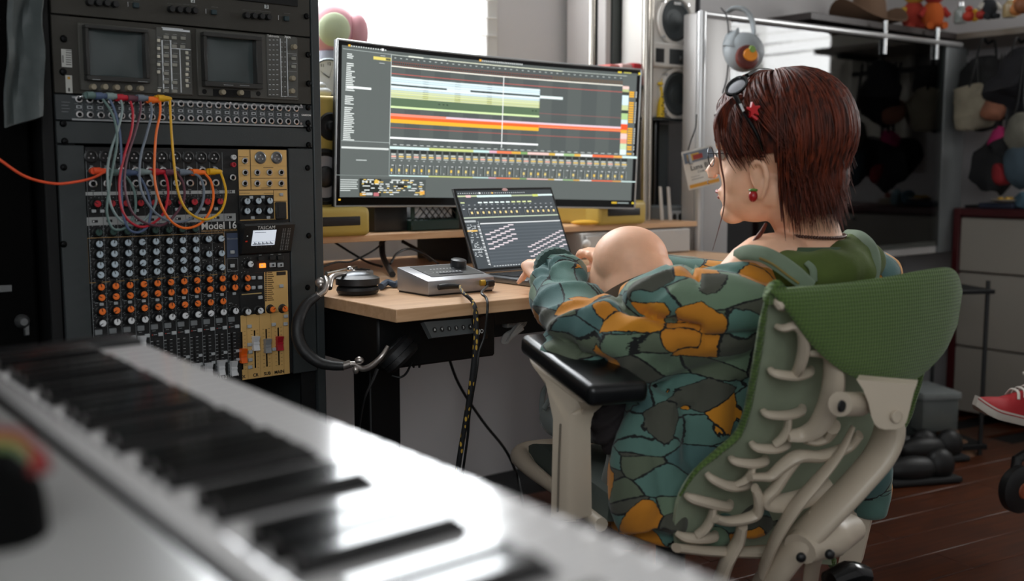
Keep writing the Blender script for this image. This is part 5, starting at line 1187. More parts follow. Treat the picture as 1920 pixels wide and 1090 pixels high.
for k, (x, y, Y, c, r_) in enumerate(((1815, 58, 4.05, '#b8331f', .02), (1826, 54, 4.05, '#d0a020', .016), (1838, 58, 4.0, '#9b2318', .018), (1905, 48, 3.9, '#c07a40', .022), (1918, 40, 3.85, '#7d4a2a', .03))):
    p = at(x, y, Y); p.z = SHZ; b = root('small_toy', p, ('red button-eyed toy beside the glass dome', 'tiny yellow toy between two red toys', 'dark red toy left of the pale-headed soft toy', 'tan toy right of the amber bottle', 'brown wooden toy at the right edge of the shelf')[k], 'toy')
    obj('body', MB().ell(p+Z*r_, r_*1.1, r_, r_, None, 14, 10), mat('toy_'+c[1:], c, .6), b); obj('head', MB().ell(p+Z*r_*2.3, r_*.7, r_*.7, r_*.6, None, 12, 8), mat('toy_'+c[1:], c, .6), b)
# white camera / speaker behind the television top
wcm = at(1720, 88, 4.55); wf = Frame(V3((wcm.x, wcm.y, tz1-.06)), (.96, .28, 0), Z)
wc = root('white_instant_camera', wf.o, 'white instant camera standing behind the top edge of the television', 'camera')
obj('body', MB().box2(wf, -.09, .085, 0, .135, -.07, 0, .012, 2), WHT, wc); obj('lens_ring', MB().lathe(wf, [(.048, 0), (.045, .02), (.038, .022), (.034, .012), (0, .012)], (.03, .075, 0), 24), WHT, wc); obj('lens', MB().lathe(wf, [(.034, .012), (.02, .018), (0, .02)], (.03, .075, 0), 24), BLKG, wc)
obj('camera_ledge', MB().box2(TVF, TW*.72, TW-.03, tz1-.085, tz1-.061, -.36, -.15, .002), BLK, tv)
# ================================================================== clothes and bags hanging on the right wall
RW = Frame(rf(3.44, 0, 0), -VV, Z)
rail = root('coat_rail', rf(3.4, .2, 1.45), 'dark clothes rail below the wall shelf at the right', 'rail')
obj('rod', MB().cyl(rf(3.3, 1.1, 1.44), rf(3.3, .02, 1.44), .012, seg=10), BLK, rail)
for v in (1.0, .1): obj('rail_hanger', MB().tube([rf(3.3, v, 1.44), rf(3.3, v, SHZ-.03)], .006, 8), BLK, rail)
def hangbag(px, py, Y, sx, sy, sz, c, label, cat='bag', name='hanging_bag', strap=True, seed=0):
    p = at(px, py, Y); mb = MB(); mb.ell(p, sx, sy, sz, Frame(p, -VV, U), 20, 14)
    for i, v in enumerate(mb.v):
        d = v-p; n_ = noise.noise_vector(v*9+V3((seed, 0, 0))); n2 = noise.noise_vector(v*24+V3((seed, 3, 0))); mb.v[i] = v+n_*(.055 if sx > .06 else .025)+n2*(.016 if sx > .06 else .008); 
    t = root(name, p, label, cat); obj('body', mb, mat('bag_'+c[1:], c, .8, bump=.4, bscale=60, var=.25, vscale=12), t)
    if strap: obj('strap', MB().tube([p+V3((-.3*sx, 0, sz*.8)), p+V3((-.1*sx, 0, sz*1.4)), V3((p.x+.02, p.y+.02, max(1.44, p.z+sz*1.3))), p+V3((.3*sx, 0, sz*1.35)), p+V3((.4*sx, 0, sz*.8))], .007, 6, 4, flat=.4), BLK, t)
for a in ((1843, 175, 4.28, .12, .07, .15, '#0d0e10', 'big black backpack hanging nearest the television'), (1905, 165, 4.05, .10, .07, .13, '#14141a', 'black handbag hanging at the right edge of picture, upper row'),
          (1822, 205, 4.22, .065, .05, .085, '#8e8674', 'cream canvas pouch hanging low beside the television'), (1868, 205, 4.1, .05, .04, .05, '#8c5a44', 'small tan-brown purse among the black bags'),
          (1870, 262, 4.08, .035, .03, .05, '#a81f5e', 'magenta pouch hanging among black bags'), (1878, 300, 4.1, .11, .08, .12, '#101114', 'black bag hanging lowest beneath the magenta pouch'),
          (1908, 245, 3.95, .05, .04, .08, '#5c5a50', 'grey-green bag at right edge halfway down'), (1880, 330, 4.05, .035, .035, .045, '#8e2026', 'dark red pouch just above the dresser'),
          (1915, 300, 3.95, .06, .05, .10, '#3a4a54', 'slate-blue scarf hanging at the right edge')):
    hangbag(*a, seed=a[0])
# ================================================================== dresser
DRU = 3.06; dv0 = .64; dzt = .85
dr = root('dresser', rf(DRU+.2, dv0-.45, 0), 'white-fronted dresser in a dark red wooden frame at the right wall', 'dresser')
DRED = mat('dresser_red', '#4a1518', .4); DW = mat('dresser_front', '#a09a90', .45)
df = Frame(rf(DRU, dv0, 0), -VV, Z)
m = MB().box2(df, -.03, 0, 0, dzt, -.4, .01, .003).box2(df, 0, .95, dzt-.03, dzt, -.4, .01, .003).box2(df, .95, .98, 0, dzt, -.4, .01, .003).box2(df, 0, .95, .02, dzt-.03, -.4, -.02)
obj('frame', m, DRED, dr)
zs = [dzt-.035, df.px(1850, 513)[1], df.px(1850, 655)[1], .025]
for i in range(3):
    d_ = obj('drawer', MB().box2(df, .003, .947, zs[i+1]+.003, zs[i]-.003, -.02, .006, .003), DW, dr)
    obj('drawer_pull', MB().box2(df, .40, .55, zs[i]-.03, zs[i]-.02, .006, .02, .003), STEEL, d_)
# things on the dresser
def onD(px, py):
    p = onz(px, py, dzt); return p
for k, (x, Y_, sx, sy, h_, c, l) in enumerate(((1850, 0, .07, .05, .022, '#2c3346', 'dark blue folded cloth on the dresser'), (1835, 1, .10, .05, .012, '#0e0f12', 'flat black pouch at the left of the dresser top'), (1898, 2, .06, .05, .03, '#9a907e', 'cream book stack block on the dresser at right'), (1902, 3, .05, .04, .02, '#8d4030', 'rust-red small book on the cream block'))):
    v = dv0-(.12+.09*k if k < 2 else .42); p = rf(DRU+.08+.02*k, {0: .52, 1: .56, 2: .35, 3: .35}[k], dzt+({3: .031}.get(k, 0)))
    f = Frame(p, -VV, Z); t = root(('folded_cloth', 'flat_pouch', 'book', 'book')[k], p, l, ('cloth', 'pouch', 'book', 'book')[k]); obj('body', MB().box2(f, -sx, sx, .001, h_, -sy, sy, .006, 2), mat('dt_'+c[1:], c, .7), t)
p = rf(DRU+.07, .50, dzt+.023); t = root('trinket_dish', p, 'pale saucer with yellow trinkets on the dresser', 'dish')
obj('saucer', MB().lathe(Frame(p, U, VV), [(.03, 0), (.055, .012), (.053, .014), (.0, .004)], seg=24), mat('saucer', '#b9b2a4', .4), t)
for i in range(5): obj('trinket', MB().ell(p+U*(.02*math.cos(i*1.3))+VV*(.022*math.sin(i*1.3))+Z*.014, .013, .011, .010, None, 10, 7), mat('trinket_gold', '#d0a22a', .5), t)
for k, (v, c, l) in enumerate(((.43, '#56788a', 'blue scrunched cloth toy on the dresser right of the saucer'), (.38, '#7c9aa4', 'pale blue fabric flower on the dresser'))):
    mb = MB().ell(rf(DRU+.08, v, dzt+.035), .035, .03, .034, None, 14, 10)
    for i, q_ in enumerate(mb.v): mb.v[i] = q_+noise.noise_vector(q_*40)*.01
    obj('fabric_trinket', mb, mat('fab_%d' % k, c, .8), None, l, cat='trinket')
# ---- low shelf with clear plastic boxes under the television's right end
lowx = at(1760, 800, 3.75)
ls = Frame(V3((lowx.x-.62, lowx.y-.35, 0)), U, Z)
CLP = mat('clear_box_plastic', '#6e7472', .25, alpha=.55)
def tub(px0, px1, pyt, pyb, Y, label, c='#6e7472', fill=None):
    p0 = at(px0, pyb, Y); w = (px1-px0)/2000*Y; f = Frame(V3((p0.x, Y, p0.z)), (.98, .2, 0), Z); h_ = (pyb-pyt)/2000*Y
    t = root('storage_box', f(w/2, 0, -.1), label, 'storage box')
    obj('body', MB().box2(f, 0, w, 0, h_*.8, -.2, 0, .008, 2), mat('box_'+c[1:], c, .3, alpha=.7), t)
    obj('lid', MB().box2(f, -.006, w+.006, h_*.8, h_, -.206, .006, .006, 2), mat('box_lid', '#8f9594', .35, alpha=.75), t)
    if fill: obj('contents', MB().box2(f, .01, w*.9, .008, h_*.38, -.18, -.01, .008, 2), mat('box_fill', fill, .7), t)
    return f, w
tub(1729, 1806, 735, 812, 3.7, 'clear lidded storage box with a cream item inside, on the low rack', fill='#8d8468')
tub(1655, 1724, 705, 822, 3.75, 'grey translucent storage box left of the smaller clear one', '#4f5654')
tub(1750, 1800, 555, 600, 3.95, 'small grey plastic tub on the upper dark shelf', '#7f8482')
lr = root('low_rack', at(1740, 815, 3.85), 'low dark rack behind the chair holding storage boxes', 'rack')
pz_ = at(1730, 815, 3.8).z
rkf = Frame(V3((at(1640, 800, 3.8).x, 3.62, 0)), (.98, .2, 0), Z)
obj('shelf_board', MB().box2(rkf, 0, .36, pz_-.022, pz_-.004, -.32, 0.02, .002), CHARB, lr)
for a in (.01, .34):
    for c in (-.3, .005): obj('post', MB().cyl(rkf(a, 0, c), rkf(a, .62, c), .008, seg=8), BLK, lr)
obj('shelf_board', MB().box2(rkf, 0, .36, .575, .59, -.32, .02, .002), CHARB, lr)
# dark jumble of shoes and bags on the floor
for k, (x, y, r_, c, l) in enumerate(((1690, 860, .09, '#0a0a0b', 'black shoe lying left on floor below the rack'), (1745, 865, .10, '#101010', 'black shoe lying right on the floor below the rack'), (1725, 905, .11, '#0c0c0d', 'black shoe nearest the chair on the wooden floor'))):
    p = onz(x, y, 0); f = Frame(p, (1, .25 if k else -.3, 0), Z); t = root('black_shoe', p, l, 'shoe')
    obj('sole', MB().box2(f, -.13, .13, .001, .022, -.045, .045, .010, 2), RUB, t)
    obj('upper', MB().ell(f(-.03, .045, 0), .095, .045, .04, Frame(p, f.x, Z), 18, 12).ell(f(.07, .055, 0), .05, .055, .038, Frame(p, f.x, Z), 16, 10), mat('shoe_'+c[1:], c, .5), t)
p = at(1790, 848, 3.75); mb = MB().tube([at(1775, 808, 3.75), at(1785, 830, 3.7), at(1803, 850, 3.68), at(1815, 872, 3.66)], [.035, .045, .055, .03], 14, 5, flat=.5)
for i, q_ in enumerate(mb.v): mb.v[i] = q_+noise.noise_vector(q_*15)*.012
obj('paper_bag', mb, mat('bag_tan', '#6a4a32', .8), None, 'crumpled tan bag hanging below the clear storage box', cat='bag')
# ================================================================== second person: only a foot enters at the right
p2 = root('person', at(1960, 900, 2.85), 'person out of frame at right, only one red canvas sneaker showing', 'person')
def sn(x, y, d=0): return at(x, y, 2.75+d)
SKF = Frame(sn(1822, 772), V3((.93, .22, -.26)), V3((.2, .0, 1)))   # a from toe to heel
CRED = mat('canvas_red', '#a3131c', .7, bump=.25, bscale=700)
SWHT = mat('rubber_white', '#c9c2b8', .5)
prof = lambda a: (.042*min(1, (a/.05))**.5 if a < .05 else .042-.006*math.sin((a-.05)/.22*math.pi)) 
sole = []; Lq = .27
for i in range(22):
    a = Lq*i/21; w = .047*math.sin(min(1, (i+.35)/5)*math.pi/2)**.8*(1-.16*math.sin(max(0, a-.06)/.2*math.pi)) * (1 if i < 18 else math.cos((i-18)/3.4*math.pi/2.2))
    up = .018*max(0, 1-a/.06)**2
    sole.append([SKF(a, up+h, c) for h, c in ((0, -w*.9), (0, w*.9), (.012, w), (.026, w*.97), (.026, -w*.97), (.012, -w))])
obj('sneaker_sole', MB().rings(sole), SWHT, p2)
upp = []
for i in range(20):
    a = .006+(Lq-.012)*i/19; w = .044*math.sin(min(1, (i+.5)/5)*math.pi/2)**.8*(1-.14*math.sin(max(0, a-.06)/.2*math.pi)); h = .024+.03*math.sin(min(1, (i+.3)/5)*math.pi/2)+ (.05*min(1, max(0, (a-.07)/.09)))
    up = .018*max(0, 1-a/.06)**2
    upp.append([SKF(a, up+.022+(h-.022)*math.sin(t), w*math.cos(t)*(1-.25*math.sin(t))) for t in [math.pi*j/10 for j in range(11)]])
obj('sneaker', MB().rings(upp), CRED, p2, 'red canvas sneaker upper')
obj('sole_line', MB().tube([SKF(a, .020+.018*max(0, 1-a/.06)**2, .0475*math.sin(min(1, (i+.35)/5)*math.pi/2)**.8*(1-.16*math.sin(max(0, a-.06)/.2*math.pi))) for i, a in [(i, Lq*i/21) for i in range(20)]], .0014, 6), CRED, p2)
for i in range(6):
    a = .10+i*.017; h = .080+i*.0085; obj('lace', MB().tube([SKF(a, h-.016, .032), SKF(a+.004, h+.002, .016), SKF(a+.008, h+.003, -.016), SKF(a+.01, h-.016, -.032)], .0036, 8, 4, flat=.6), SWHT, p2)
obj('lace_knot', MB().tube([SKF(.175, .130, .0), SKF(.16, .137, .025), SKF(.15, .125, .04)], .004, 8, 4).tube([SKF(.175, .130, 0), SKF(.16, .14, -.02), SKF(.14, .13, -.03)], .004, 8, 4), SWHT, p2)
leg = MB().tube([SKF(.21, .06, 0), SKF(.225, .13, 0), SKF(.27, .25, .01), SKF(.40, .42, .03), SKF(.6, .55, .05)], [.040, .038, .046, .06, .08], 16, 5)
obj('trouser_leg', leg, mat('trouser_black', '#0d0d0f', .85), p2)
# other foot: dark boot sole low at the right edge
tb = root('round_caster_base', onz(1915, 935, .0), 'dark round footstool caster with an orange centre at the right edge', 'caster')
cf3 = Frame(at(1912, 918, 2.7), (.9, .4, 0), Z)
obj('wheel', MB().lathe(cf3, [(.055, -.02), (.062, -.012), (.062, .008), (.05, .014), (.03, .016), (0, .016)], seg=28), BLK, tb)
obj('hub', MB().lathe(cf3, [(.022, .016), (.02, .02), (0, .021)], (-.0, .0, 0), 16), mat('hub_orange', '#8c4528', .5), tb)
obj('stem', MB().tube([cf3(0, 0, -.02), cf3(.02, .07, -.03), cf3(.08, .09, -.03)], .014, 10), BLK, tb)
# ================================================================== keyboard in the foreground
kK = V3((.78956, .61308, .02677)).normalized(); kL = V3((-.61355, .78951, .01502)).normalized(); kN = kK.cross(kL).normalized()
pb_ = EYE + V3((-.38648, 1.06212, -.17520)) + kK*.016
class KF: x = -kL; y = kK; z = kN
def K(a, b, c): return pb_ - kL*a + kK*b + KF.z*c
class KFr:
    x = -kL; y = kK; z = KF.z
    def __call__(s, a, b, c=0): return K(a, b, c)
    mat = None
KX = KFr()
kbd = root('piano_keyboard', K(.6, -.15, -.10), 'white piano keyboard in the near foreground, seen from its rear left side', 'keyboard')
KW = mat('key_white', '#d3d0cf', .16, coat=.4); KB = mat('key_black', '#0a0a0b', .13, coat=.5); KBODY = mat('keyboard_body', '#989795', .3, coat=.2)
NW = 52; P_ = .0235; blk = (0, 1, 3, 4, 5)
wk = MB()
def wkey(i):
    m = MB(); a0 = .0006; a1 = P_-.0006; oct_ = i % 7
    # front part full width, rear part narrowed around black keys
    l = .0 if (oct_-1) % 7 not in blk else .0055; r_ = .0 if oct_ not in blk else .0055
    bx = lambda A0, A1, B0, B1: m.box(F0, ((A0+A1)/2, (B0+B1)/2, -.010), (A1-A0, B1-B0, .020), .0010, 1)
    bx(a0, a1, -.050, 0); bx(a0+l, a1-r_, -.150, -.0495)
    return m
meshes = {o: wkey(o).mesh('key', KW) for o in range(7)}
bkm = MB(); pr = [(-.1475, 0), (-.1475, .0115), (-.062, .0115), (-.053, .004), (-.052, 0)]
rings = [[V3((x, b, h)) for b, h in pr] for x in (-.0052, -.0045, .0045, .0052)]
rings[0] = [V3((-.0055, b, h*.9)) for b, h in pr]; rings[-1] = [V3((.0055, b, h*.9)) for b, h in pr]
bkm.rings(rings); bkm = bkm.mesh('key', KB)
def KM(a, b, c):
    M = Matrix.Identity(4)
    for i, v in enumerate((-kL, kK, KF.z)):
        for j in range(3): M[j][i] = v[j]
    M.translation = K(a, b, c); return M
for i in range(36):
    inst('white_key', meshes[i % 7], KM(i*P_, 0, 0), kbd)
    if i % 7 in blk: inst('black_key', bkm, KM((i+1)*P_, 0, 0), kbd)
TL = 36*P_
obj('key_slip', MB().box2(KX, -.02, TL, .0015, .016, -.045, -.013, .004, 2), KBODY, kbd)
obj('felt_strip', MB().box2(KX, -.0, TL, -.1545, -.1505, -.03, -.003), BLK, kbd)
obj('fallboard', MB().box2(KX, -.02, TL, -.165, -.1545, -.03, .004, .003, 2), KW, kbd)
obj('panel_gap', MB().box2(KX, -.02, TL, -.180, -.165, -.03, -.006, .001), mat('matt_black', '#030303', .9), kbd)
obj('top_panel', MB().box2(KX, -.02, TL, -.34, -.180, -.06, .006, .006, 2), KBODY, kbd)
obj('end_block', MB().box2(KX, -.045, -.0015, -.16, .0, -.04, .006, .005, 2), mat('end_black', '#121314', .35), kbd, 'black end block')
obj('case', MB().box2(KX, -.045, TL, -.34, .015, -.10, -.045, .01, 2), KBODY, kbd)
# stand
stn = root('keyboard_stand', V3((K(.4, -.1, 0).x, K(.4, -.1, 0).y, 0)), 'black stand carrying the piano keyboard in the foreground', 'stand')
for a in (.12, .70):
    p = K(a, -.08, -.115); obj('crossbeam', MB().tube([K(a, -.33, -.112), K(a, .0, -.112)], .010, 8), BLK, stn)
    obj('leg', MB().tube([p, V3((p.x, p.y, .0))], .018, 10), BLK, stn)
# coloured strap and dark holder near the lens at the lower left
sp_ = root('striped_strap', at(40, 900, .50), 'blurred black holder with a red, yellow and green strap at lower left', 'strap')
for k, (c, d) in enumerate((('#6e1b18', 0), ('#857236', 12), ('#44582f', 26))):
    obj('stripe', MB().tube([at(-40, 812+d, .50), at(20, 812+d, .50), at(50, 826+d, .50), at(74, 862+d*.6, .50)], .0026, 8, 5), mat('strap_'+c[1:], c, .7), sp_)
obj('red_tip', MB().tube([at(72, 845, .495), at(76, 885, .49)], [.003, .0055], 10), mat('tip_red', '#7a1414', .7), sp_)
obj('holder', MB().tube([at(-20, 870, .54), at(8, 930, .53), at(14, 1010, .52), at(18, 1160, .50)], [.012, .019, .020, .022], 12, 5), mat('matt_black', '#030303', .9), sp_)
# ================================================================== green office chair
CF = V3((-.5, .866, 0)); CA_ = V3((.866, .5, 0))
CW = mat('chair_offwhite', '#c3b5a2', .4, bump=.04, bscale=300)
def ypad(px, s): return 1.5+(px-1440)*.0006 - .035*math.sin(math.pi*s)
chair = root('office_chair', V3((.30, 1.95, 0)), 'office chair with green woven back, off-white ribbed spine and black armrest', 'chair')
def textile(name, c1, c2, sc, depth=.003, rough=.85):
    m = bpy.data.materials.new(name); m.use_nodes = True; nt = m.node_tree; b = nt.nodes['Principled BSDF']; L_ = nt.links.new
    tc = nt.nodes.new('ShaderNodeTexCoord'); mp = nt.nodes.new('ShaderNodeMapping'); mp.inputs['Rotation'].default_value = (0, 0, R(-30)); L_(tc.outputs['Object'], mp.inputs[0])
    sep = nt.nodes.new('ShaderNodeSeparateXYZ'); L_(mp.outputs[0], sep.inputs[0])
    outs = []
    for ch, ph in (('X', 1), ('X', -1)):
        a = nt.nodes.new('ShaderNodeMath'); a.operation = 'MULTIPLY'; a.inputs[1].default_value = sc*ph; L_(sep.outputs['X'], a.inputs[0])
        z = nt.nodes.new('ShaderNodeMath'); z.operation = 'MULTIPLY_ADD'; z.inputs[1].default_value = sc; L_(sep.outputs['Z'], z.inputs[0]); L_(a.outputs[0], z.inputs[2])
        s = nt.nodes.new('ShaderNodeMath'); s.operation = 'SINE'; L_(z.outputs[0], s.inputs[0]); outs.append(s)
    m_ = nt.nodes.new('ShaderNodeMath'); m_.operation = 'MULTIPLY'; L_(outs[0].outputs[0], m_.inputs[0]); L_(outs[1].outputs[0], m_.inputs[1])
    ab = nt.nodes.new('ShaderNodeMath'); ab.operation = 'MULTIPLY_ADD'; ab.inputs[1].default_value = .5; ab.inputs[2].default_value = .5; L_(m_.outputs[0], ab.inputs[0])
    r = nt.nodes.new('ShaderNodeValToRGB'); r.color_ramp.elements[0].color = lin(c1)+(1,); r.color_ramp.elements[1].color = lin(c2)+(1,); L_(ab.outputs[0], r.inputs[0]); L_(r.outputs[0], b.inputs['Base Color'])
    bp = nt.nodes.new('ShaderNodeBump'); bp.inputs['Distance'].default_value = depth; bp.inputs['Strength'].default_value = .9; L_(ab.outputs[0], bp.inputs['Height']); L_(bp.outputs[0], b.inputs['Normal'])
    b.inputs['Roughness'].default_value = rough; b.inputs['Sheen Weight'].default_value = .2
    return m
GRNT = textile('green_woven_textile', '#3a5120', '#587232', 560, .0015)
top = [(1444, 543), (1500, 537), (1556, 533), (1612, 526), (1668, 518), (1715, 509), (1752, 503), (1780, 502), (1797, 516), (1805, 547)]
bot = [(1446, 551), (1480, 592), (1522, 648), (1565, 687), (1605, 710), (1645, 725), (1679, 730), (1718, 712), (1768, 665), (1796, 609)]
top = smoothpath([V3((x, y, 0)) for x, y in top], 4); bot = smoothpath([V3((x, y, 0)) for x, y in bot], 4); n_ = len(top)
rows = []
for i in range(n_):
    s_ = i/(n_-1); r_ = []
    for j in range(15):
        t = j/14; p = top[i].lerp(bot[i], t); e = math.sin(math.pi*t)**.5*math.sin(math.pi*min(1, .03+s_*.94))**.4
        r_.append(at(p.x, p.y, ypad(p.x, s_)-.018*e))
    rows.append(r_)
obj('upper_back_pad', MB().plate(rows, -.022), GRNT, chair, 'woven green upper back pad', sharp=70)
# back membrane
lft = [(1442, 548), (1432, 600), (1423, 660), (1412, 720), (1402, 770), (1384, 815), (1345, 850), (1305, 885), (1276, 930), (1266, 980), (1270, 1035)]
rgt = [(1740, 560), (1735, 620), (1728, 680), (1712, 740), (1695, 790), (1660, 840), (1625, 880), (1590, 920), (1565, 960), (1555, 1010), (1560, 1060)]
def sy(px, py): return 1.5+(px-1440)*.0006+(py-550)*.00055
SKIN_ = mat('back_membrane', '#9ba78f', .4, bump=.1, bscale=60, var=.12, vscale=10)
rows = []
for a, b in zip(smoothpath([V3(p+(0,)) for p in lft], 3), smoothpath([V3(p+(0,)) for p in rgt], 3)):
    r_ = []
    for j in range(17):
        t = j/16; p = a.lerp(b, t); r_.append(at(p.x, p.y, sy(p.x, p.y)+.008+.030*math.sin(math.pi*t)))
    rows.append(r_)
obj('back_membrane', MB().plate(rows, .006), SKIN_, chair, 'grey-green flexible back membrane', sharp=70)
ed = [at(x-1, y, sy(x, y)+.004) for x, y in lft]
obj('textile_edge', MB().tube(ed[:9], [.002, .0055, .006, .006, .006, .0065, .006, .004, .002], 10, 6, flat=1.3), GRNT, chair, 'woven green cover edge')
ed = [at(x+1, y, sy(x, y)+.02) for x, y in rgt]
obj('textile_edge', MB().tube(ed, .008, 10, 4), GRNT, chair, 'woven green cover edge')
obj('front_cover', MB().plate([[p+V3((-.5, .86, 0))*.012 for p in r[1:]] for r in rows], .008), GRNT, chair, 'green woven front cover', sharp=70)
def bone(name, pts, d, r, flat=1.0, seg=10):
    """pts in photo pixels, d = distance in front of the membrane"""
    ds = interp(d if isinstance(d, (list, tuple)) else [d, d], len(pts))
    return obj(name, MB().tube([at(x, y, sy(x, y)-dd) for (x, y), dd in zip(pts, ds)], r, seg, 5, flat=flat), CW, chair)
bone('rib', [(1456, 612), (1470, 616), (1490, 612), (1505, 625), (1507, 655), (1500, 685), (1492, 700)], [.0, .02, .03, .045, .05, .045, .03], [.006, .009, .010, .012, .012, .011, .009], .7)
bone('rib', [(1443, 692), (1455, 701), (1490, 705), (1515, 699), (1522, 690)], [0, .02, .03, .02, 0], [.006, .009, .010, .009, .005], .7)
bone('rib', [(1430, 770), (1442, 778), (1475, 779), (1500, 772), (1505, 762)], [0, .02, .03, .02, 0], [.006, .009, .010, .009, .006], .7)
bone('rib_link', [(1478, 780), (1477, 800), (1468, 820), (1452, 834)], [.03, .035, .035, .03], [.010, .010, .011, .009], .6)
bone('rib', [(1408, 830), (1420, 840), (1450, 842), (1472, 836), (1477, 828)], [0, .02, .03, .02, 0], [.006, .009, .010, .009, .006], .7)
bone('rib', [(1370, 858), (1380, 866), (1410, 870), (1432, 866), (1436, 858)], [0, .02, .03, .02, 0], [.006, .009, .010, .009, .006], .7)
bone('rib_link', [(1412, 872), (1408, 888), (1396, 902), (1378, 910)], [.03, .035, .035, .03], [.009, .010, .010, .008], .6)
bone('rib', [(1325, 888), (1338, 900), (1368, 912), (1398, 910), (1406, 902)], [0, .02, .03, .02, 0], [.006, .009, .010, .009, .006], .7)
bone('rib', [(1286, 928), (1300, 936), (1335, 945), (1362, 950), (1370, 942)], [0, .02, .03, .02, 0], [.006, .010, .011, .010, .006], .8)
bone('rib_link', [(1338, 950), (1334, 972), (1322, 992), (1306, 1004)], [.03, .035, .035, .03], [.010, .012, .012, .010], .6)
bone('rib', [(1268, 1000), (1285, 1008), (1312, 1010), (1336, 1008), (1341, 1000)], [0, .02, .03, .02, 0], [.006, .010, .011, .010, .006], .8)
bone('eyelet', [(1456, 560), (1462, 568), (1468, 578)], [.0, .012, .0], [.006, .012, .006], .8)
# second-level branches
bone('spine_branch', [(1513, 663), (1535, 664), (1552, 668), (1563, 690), (1562, 725), (1552, 765), (1532, 800), (1505, 815), (1478, 818)], [.05, .055, .06, .075, .085, .085, .08, .06, .05], [.009, .010, .013, .020, .022, .021, .018, .013, .010], .55, 12)
bone('spine_branch', [(1510, 826), (1530, 828), (1552, 818), (1563, 800)], [.06, .07, .08, .09], [.010, .013, .016, .018], .6)
bone('spine_branch', [(1405, 895), (1425, 895), (1445, 893), (1470, 872), (1498, 856), (1540, 856), (1590, 838), (1612, 815)], [.05, .055, .06, .065, .075, .085, .10, .11], [.010, .011, .013, .016, .017, .016, .014, .012], .6, 12)
bone('spine_branch', [(1495, 860), (1475, 885), (1455, 915), (1436, 938), (1465, 944), (1510, 934), (1560, 912)], [.07, .07, .07, .07, .08, .09, .10], [.014, .015, .016, .015, .016, .016, .014], .6, 12)
bone('spine_branch', [(1338, 972), (1362, 978), (1395, 974), (1420, 962), (1422, 935), (1415, 915)], [.05, .055, .06, .065, .065, .06], [.012, .013, .014, .015, .014, .010], .6, 12)
bone('lower_strut', [(1392, 985), (1385, 1015), (1365, 1050), (1350, 1090)], [.06, .06, .06, .05], [.014, .016, .018, .02], .6)
bone('lower_strut', [(1268, 1028), (1330, 1034), (1400, 1036), (1440, 1035)], .04, [.012, .014, .016, .018], .6)
# main spine
bone('main_spine', [(1648, 760), (1668, 800), (1652, 850), (1612, 900), (1560, 955), (1510, 1005), (1470, 1050), (1430, 1110)], [.10, .13, .15, .16, .16, .15, .13, .10], [.032, .036, .036, .035, .036, .038, .040, .040], .5, 18)
bone('main_spine_arm', [(1600, 800), (1575, 850), (1530, 905), (1492, 950), (1455, 1010), (1430, 1070)], [.12, .13, .13, .13, .12, .10], [.008, .014, .020, .022, .022, .022], .35, 12)
bone('tilt_strut', [(1538, 965), (1535, 1010), (1524, 1060), (1518, 1100)], [.15, .14, .13, .12], [.018, .015, .013, .013], .7)
br = MB().prism([at(x, y, 1.50) for x, y in ((1606, 712), (1719, 722), (1714, 735), (1708, 758), (1703, 780), (1699, 793), (1692, 801), (1680, 805), (1660, 806), (1648, 803), (1640, 796), (1634, 782), (1628, 755), (1618, 730))], V3((.015, .035, 0)))
_bm = bmesh.new(); 
obj('pad_bracket', br, CW, chair)
mbx = Frame(at(1682, 782, 1.495), V3((.9, .3, 0)), Z); obj('round_emblem', MB().lathe(mbx, [(.009, -.004), (.009, .001), (.0078, .0015), (.0078, .0005), (0, .0005)], seg=20), CW, chair)
hinge = Frame(at(1588, 760, 1.50), V3((.8, .5, 0)), Z)
obj('hinge_barrel', MB().tube([at(1575, 758, 1.49), at(1612, 758, 1.54)], .018, 16), CW, chair); obj('hinge_hole', MB().lathe(Frame(at(1577, 762, 1.47), V3((.75, .6, 0)), Z), [(.009, 0), (.008, .003), (0, .003)], seg=14), BLK, chair)
obj('lower_housing', MB().tube([at(1500, 1030, 1.62), at(1545, 1005, 1.66), at(1592, 990, 1.72)], [.03, .045, .03], 16, 5, flat=.8), CW, chair)
for x in (1502, 1556): obj('housing_hole', MB().ell(at(x, 1046 if x < 1520 else 1040, 1.57), .008, .006, .008, None, 10, 8), BLK, chair)
obj('tension_knob', MB().tube([at(1555, 1092, 1.62), at(1590, 1078, 1.64), at(1618, 1082, 1.66)], [.018, .022, .020], 14, 4), BLKG, chair)
# right armrest (mostly hidden by the sitter)
obj('arm_post', MB().prism([at(x, y, 1.98) for x, y in ((1592, 960), (1634, 968), (1612, 1062), (1572, 1056))], V3((.02, .04, 0))).tube([at(1610, 970, 2.0), V3((.655, 2.02, .60)), V3((.65, 2.03, .66))], [.022, .022, .03], 12), CW, chair)
obj('arm_pad', MB().box(Frame(V3((.63, 2.08, .675)), CF, Z), (0, 0, 0), (.26, .03, .09), .012, 3), mat('arm_black', '#101214', .3), chair)
